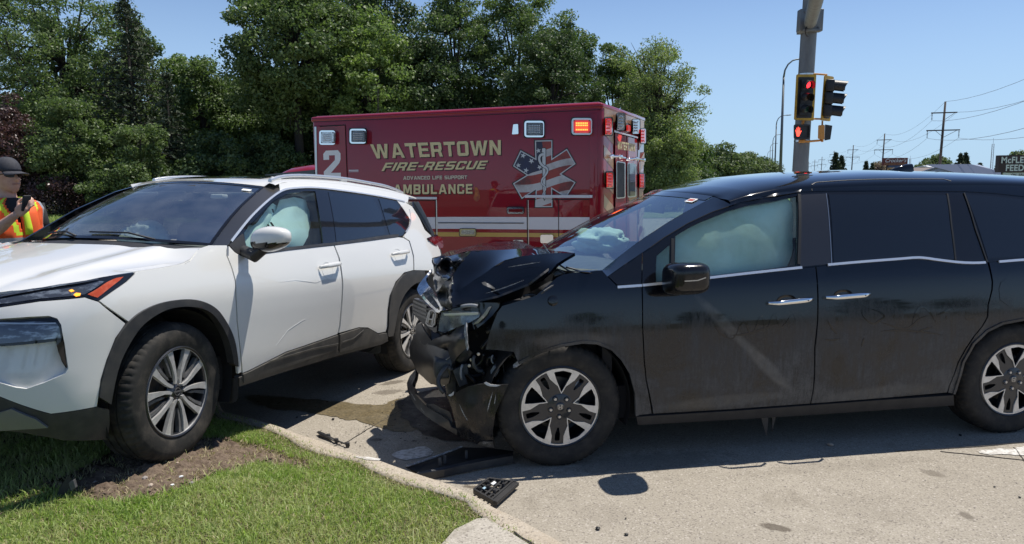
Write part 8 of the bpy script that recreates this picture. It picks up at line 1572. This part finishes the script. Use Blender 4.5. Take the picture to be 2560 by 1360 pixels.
for j in range(71):
    for i in range(n):
        t = TH[i]+pi/n; tt = (t+pi) % (2*pi)-pi; d = vr((zs[j]+zs[j+1])/2)[0]; side = abs(abs(tt)-pi/2)
        op = max(.04, .52-d*2.3)                 # open V at the front
        if abs(tt) < op and d < .24: continue
        if side < .30 and .07 < d < .17: continue      # arm holes
        k = 0
        if abs(abs(tt)-op) < .24 and d < .26 or abs(tt) < .2: k = 1
        if side < .42 and d < .19: k = 1
        if abs(abs(tt)-.95) < .13 and d > .03 and d < .30: k = 2
        if .30 < d < .345 or .43 < d < .475: k = 2
        if .285 < d < .30 or .345 < d < .36 or .415 < d < .43 or .475 < d < .49: k = 0
        if d > .50 and abs(tt) < .9: k = 1
        if abs(abs(tt)-op-.03) < .05 and d < .26: k = 0
        F.append((j*n+i, j*n+(i+1) % n, (j+1)*n+(i+1) % n, (j+1)*n+i)); MI.append(k)
o = link_mesh("safety_vest", V, F, [m_hor, m_lim, m_rfl], person, True); o.data.polygons.foreach_set("material_index", np.array(MI, np.int32)); md = o.modifiers.new("thick", 'SOLIDIFY'); md.thickness = .006
# loose far-side panel of the vest, blown forward
q = [(60, 500, 0), (72, 520, 0), (80, 540, 0), (76, 560, 0), (71, 568, 0), (64, 550, 0), (58, 525, 0)]
rgs = []; 
for s_ in np.linspace(0, 1, 9): c = nk-Z_*(.10+.42*s_)-l_*.06+f_*(.115+.035*sin(pi*s_)); rgs.append([c+f_*.022*cos(t)*(1+.3*sin(9*s_))-l_*.07*sin(t) for t in np.linspace(0, 2*pi, 12, endpoint=False)])
mb = MB(); mb.loft(rgs); mb.obj("vest_flap", m_hor, person, True)
for a, b, mm, w in ((.0, .5, m_lim, .03), (.62, .70, m_rfl, .073), (.72, 1., m_lim, .06)): rr = [[c_*1.0+f_*.002 for c_ in [nk-Z_*(.10+.42*s_)-l_*(.06-.03*(w < .05))+f_*(.120+.035*sin(pi*s_)+.0)+f_*.024*cos(t)-l_*w*sin(t) for t in np.linspace(0, 2*pi, 12, endpoint=False)]] for s_ in np.linspace(a, b, 5)]; m_ = MB(); m_.loft(rr); m_.obj("flap_trim", mm, person, True)
m_cap = mat("cap_fabric", (.030, .031, .040), .8, var=(60, (.045, .046, .055), .4, .6)); mb = MB(); cr = []
for v in np.linspace(0, pi/2, 10): cr.append([hc+Z_*(.038+.108*sin(v))-f_*.008+f_*.106*cos(v)**.8*cos(t)+l_*.088*cos(v)**.8*sin(t) for t in np.linspace(0, 2*pi, 28, endpoint=False)])
mb.loft(cr); mb.obj("cap_crown", m_cap, person, True)
mb = MB(); V = []; F = []; us = np.linspace(-1.15, 1.15, 15)
for o_, r in ((0, 0), (.5, .04), (1., .082)):
    for t in us: p = hc+Z_*(.040-.018*o_-.020*abs(sin(t))**2*o_)+f_*(.088*cos(t)+.0)+l_*.078*sin(t)+(f_*cos(t*.55)+l_*sin(t*.55)*.35)*r*1.3*max(.15, cos(t)**.5 if abs(t) < pi/2 else 0); V.append(p)
F = [(j*15+i, j*15+i+1, j*15+16+i, j*15+15+i) for j in range(2) for i in range(14)]; o = link_mesh("cap_brim", V, F, m_cap, person, True); md = o.modifiers.new("thick", 'SOLIDIFY'); md.thickness = .004
MB().tube([hc+Z_*.146-f_*.008, hc+Z_*.151-f_*.008], .008, 8).obj("cap_button", m_cap, person)
m_sun = mat("sunglass_lens", (.006, .006, .008), .22)
MB().tube([hc-Z_*.0575+f_*.080+l_*.026, hc-Z_*.0575+f_*.0965, hc-Z_*.0575+f_*.080-l_*.026], .0036, 6).obj("lips", mat("lip_skin", (.34, .13, .11), .5), person, True)
for s in (1, -1):
    c = hc+Z_*.012+f_*.086+l_*s*.034; mb = MB(); mb.loft([[c+f_*(o-.030*abs(cos(t))*(cos(t)*s > 0))+l_*.030*cos(t)+Z_*.021*sin(t) for t in np.linspace(0, 2*pi, 16, endpoint=False)] for o in (-.004, .008)]); mb.obj("sunglass_lens", m_sun, person, True, 40)
    MB().tube([c+l_*s*.022-f_*.010+Z_*.008, hc+l_*s*.078+f_*.03+Z_*.014, hc+l_*s*.082-f_*.02+Z_*.012], .0035, 6).obj("sunglass_arm", m_sun, person)
MB().tube([hc+Z_*.016+f_*.096+l_*.01, hc+Z_*.016+f_*.096-l_*.01], .004, 6).obj("sunglass_bridge", m_sun, person)
hair = MB(); hair.loft([[hc+Z_*z-f_*.012+f_*(.092 if cos(t) < 0 else .03)*cos(t)*k+l_*.079*sin(t)*k for t in np.linspace(0, 2*pi, 24, endpoint=False)] for z, k in ((.045, 1.0), (.01, 1.01), (-.03, .97), (-.045, .9))]); hair.obj("hair", mat("hair_brown", (.07, .045, .03), .9), person, True)
pt = palm+ax_*.05+Z_*.018; MB().box(pt, Z_*.048+ax_*.015, unit(np.cross(Z_, f_))*.030, f_*.008, .006).obj("phone", m_blk, person, True, 50)

# ================================================================ small broken bits from the crash
def shards(name, n, box, r0, r1, m):
    V = []; F = []
    for _ in range(n):
        px = rng.normal(box[0], box[1]); py = rng.normal(box[2], box[3]); p = on_z(px, min(1350, max(930, py)), .004); k = rng.integers(3, 6); a0_ = rng.uniform(0, 6); r = rng.uniform(r0, r1); o = len(V); tl = rng.normal(0, .3, 2)
        for j in range(k): a = a0_+2*pi*j/k+rng.uniform(-.4, .4); q = r*rng.uniform(.4, 1); x, y = q*cos(a), q*sin(a)*.6; V.append(p+V3(x, y, abs(tl[0]*x+tl[1]*y)+.001)); 
        for j in range(k): V.append(V[o+j]+V3(0, 0, .002))
        F.append(tuple(o+k+j for j in range(k))); F += [(o+j, o+(j+1) % k, o+k+(j+1) % k, o+k+j) for j in range(k)]
    return tag(link_mesh(name, V, F, m), kind="stuff")
shards("plastic_shards", 60, (1050, 110, 1060, 55), .004, .016, m_plas); shards("glass_fragments", 90, (1030, 120, 1050, 60), .002, .007, m_lampc); shards("plastic_shards", 16, (900, 80, 1090, 30), .003, .009, m_plas)

# ================================================================ unseen trees added behind the camera so glossy car sides mirror a dark band
src = [o for o in COL.objects if o.parent is None and o.name.startswith("broadleaf_tree")][:6]
for i, (x, y) in enumerate(((-34, -42), (-20, -50), (-6, -46), (9, -52), (22, -44), (36, -50), (52, -46), (70, -52))):
    s0_ = src[i % len(src)]; r = s0_.copy(); COL.objects.link(r); r.location = (x, y, 0); r.scale = (.8, .8, .55+.12*(i % 3)); r["label"] = ("first", "second", "third", "fourth", "fifth", "sixth", "seventh", "eighth")[i]+" tree from the left in the unseen row added behind the camera for reflections"; r["group"] = "unseen trees added behind the camera for reflections"
    for ch in list(s0_.children): c = ch.copy(); COL.objects.link(c); c.parent = r
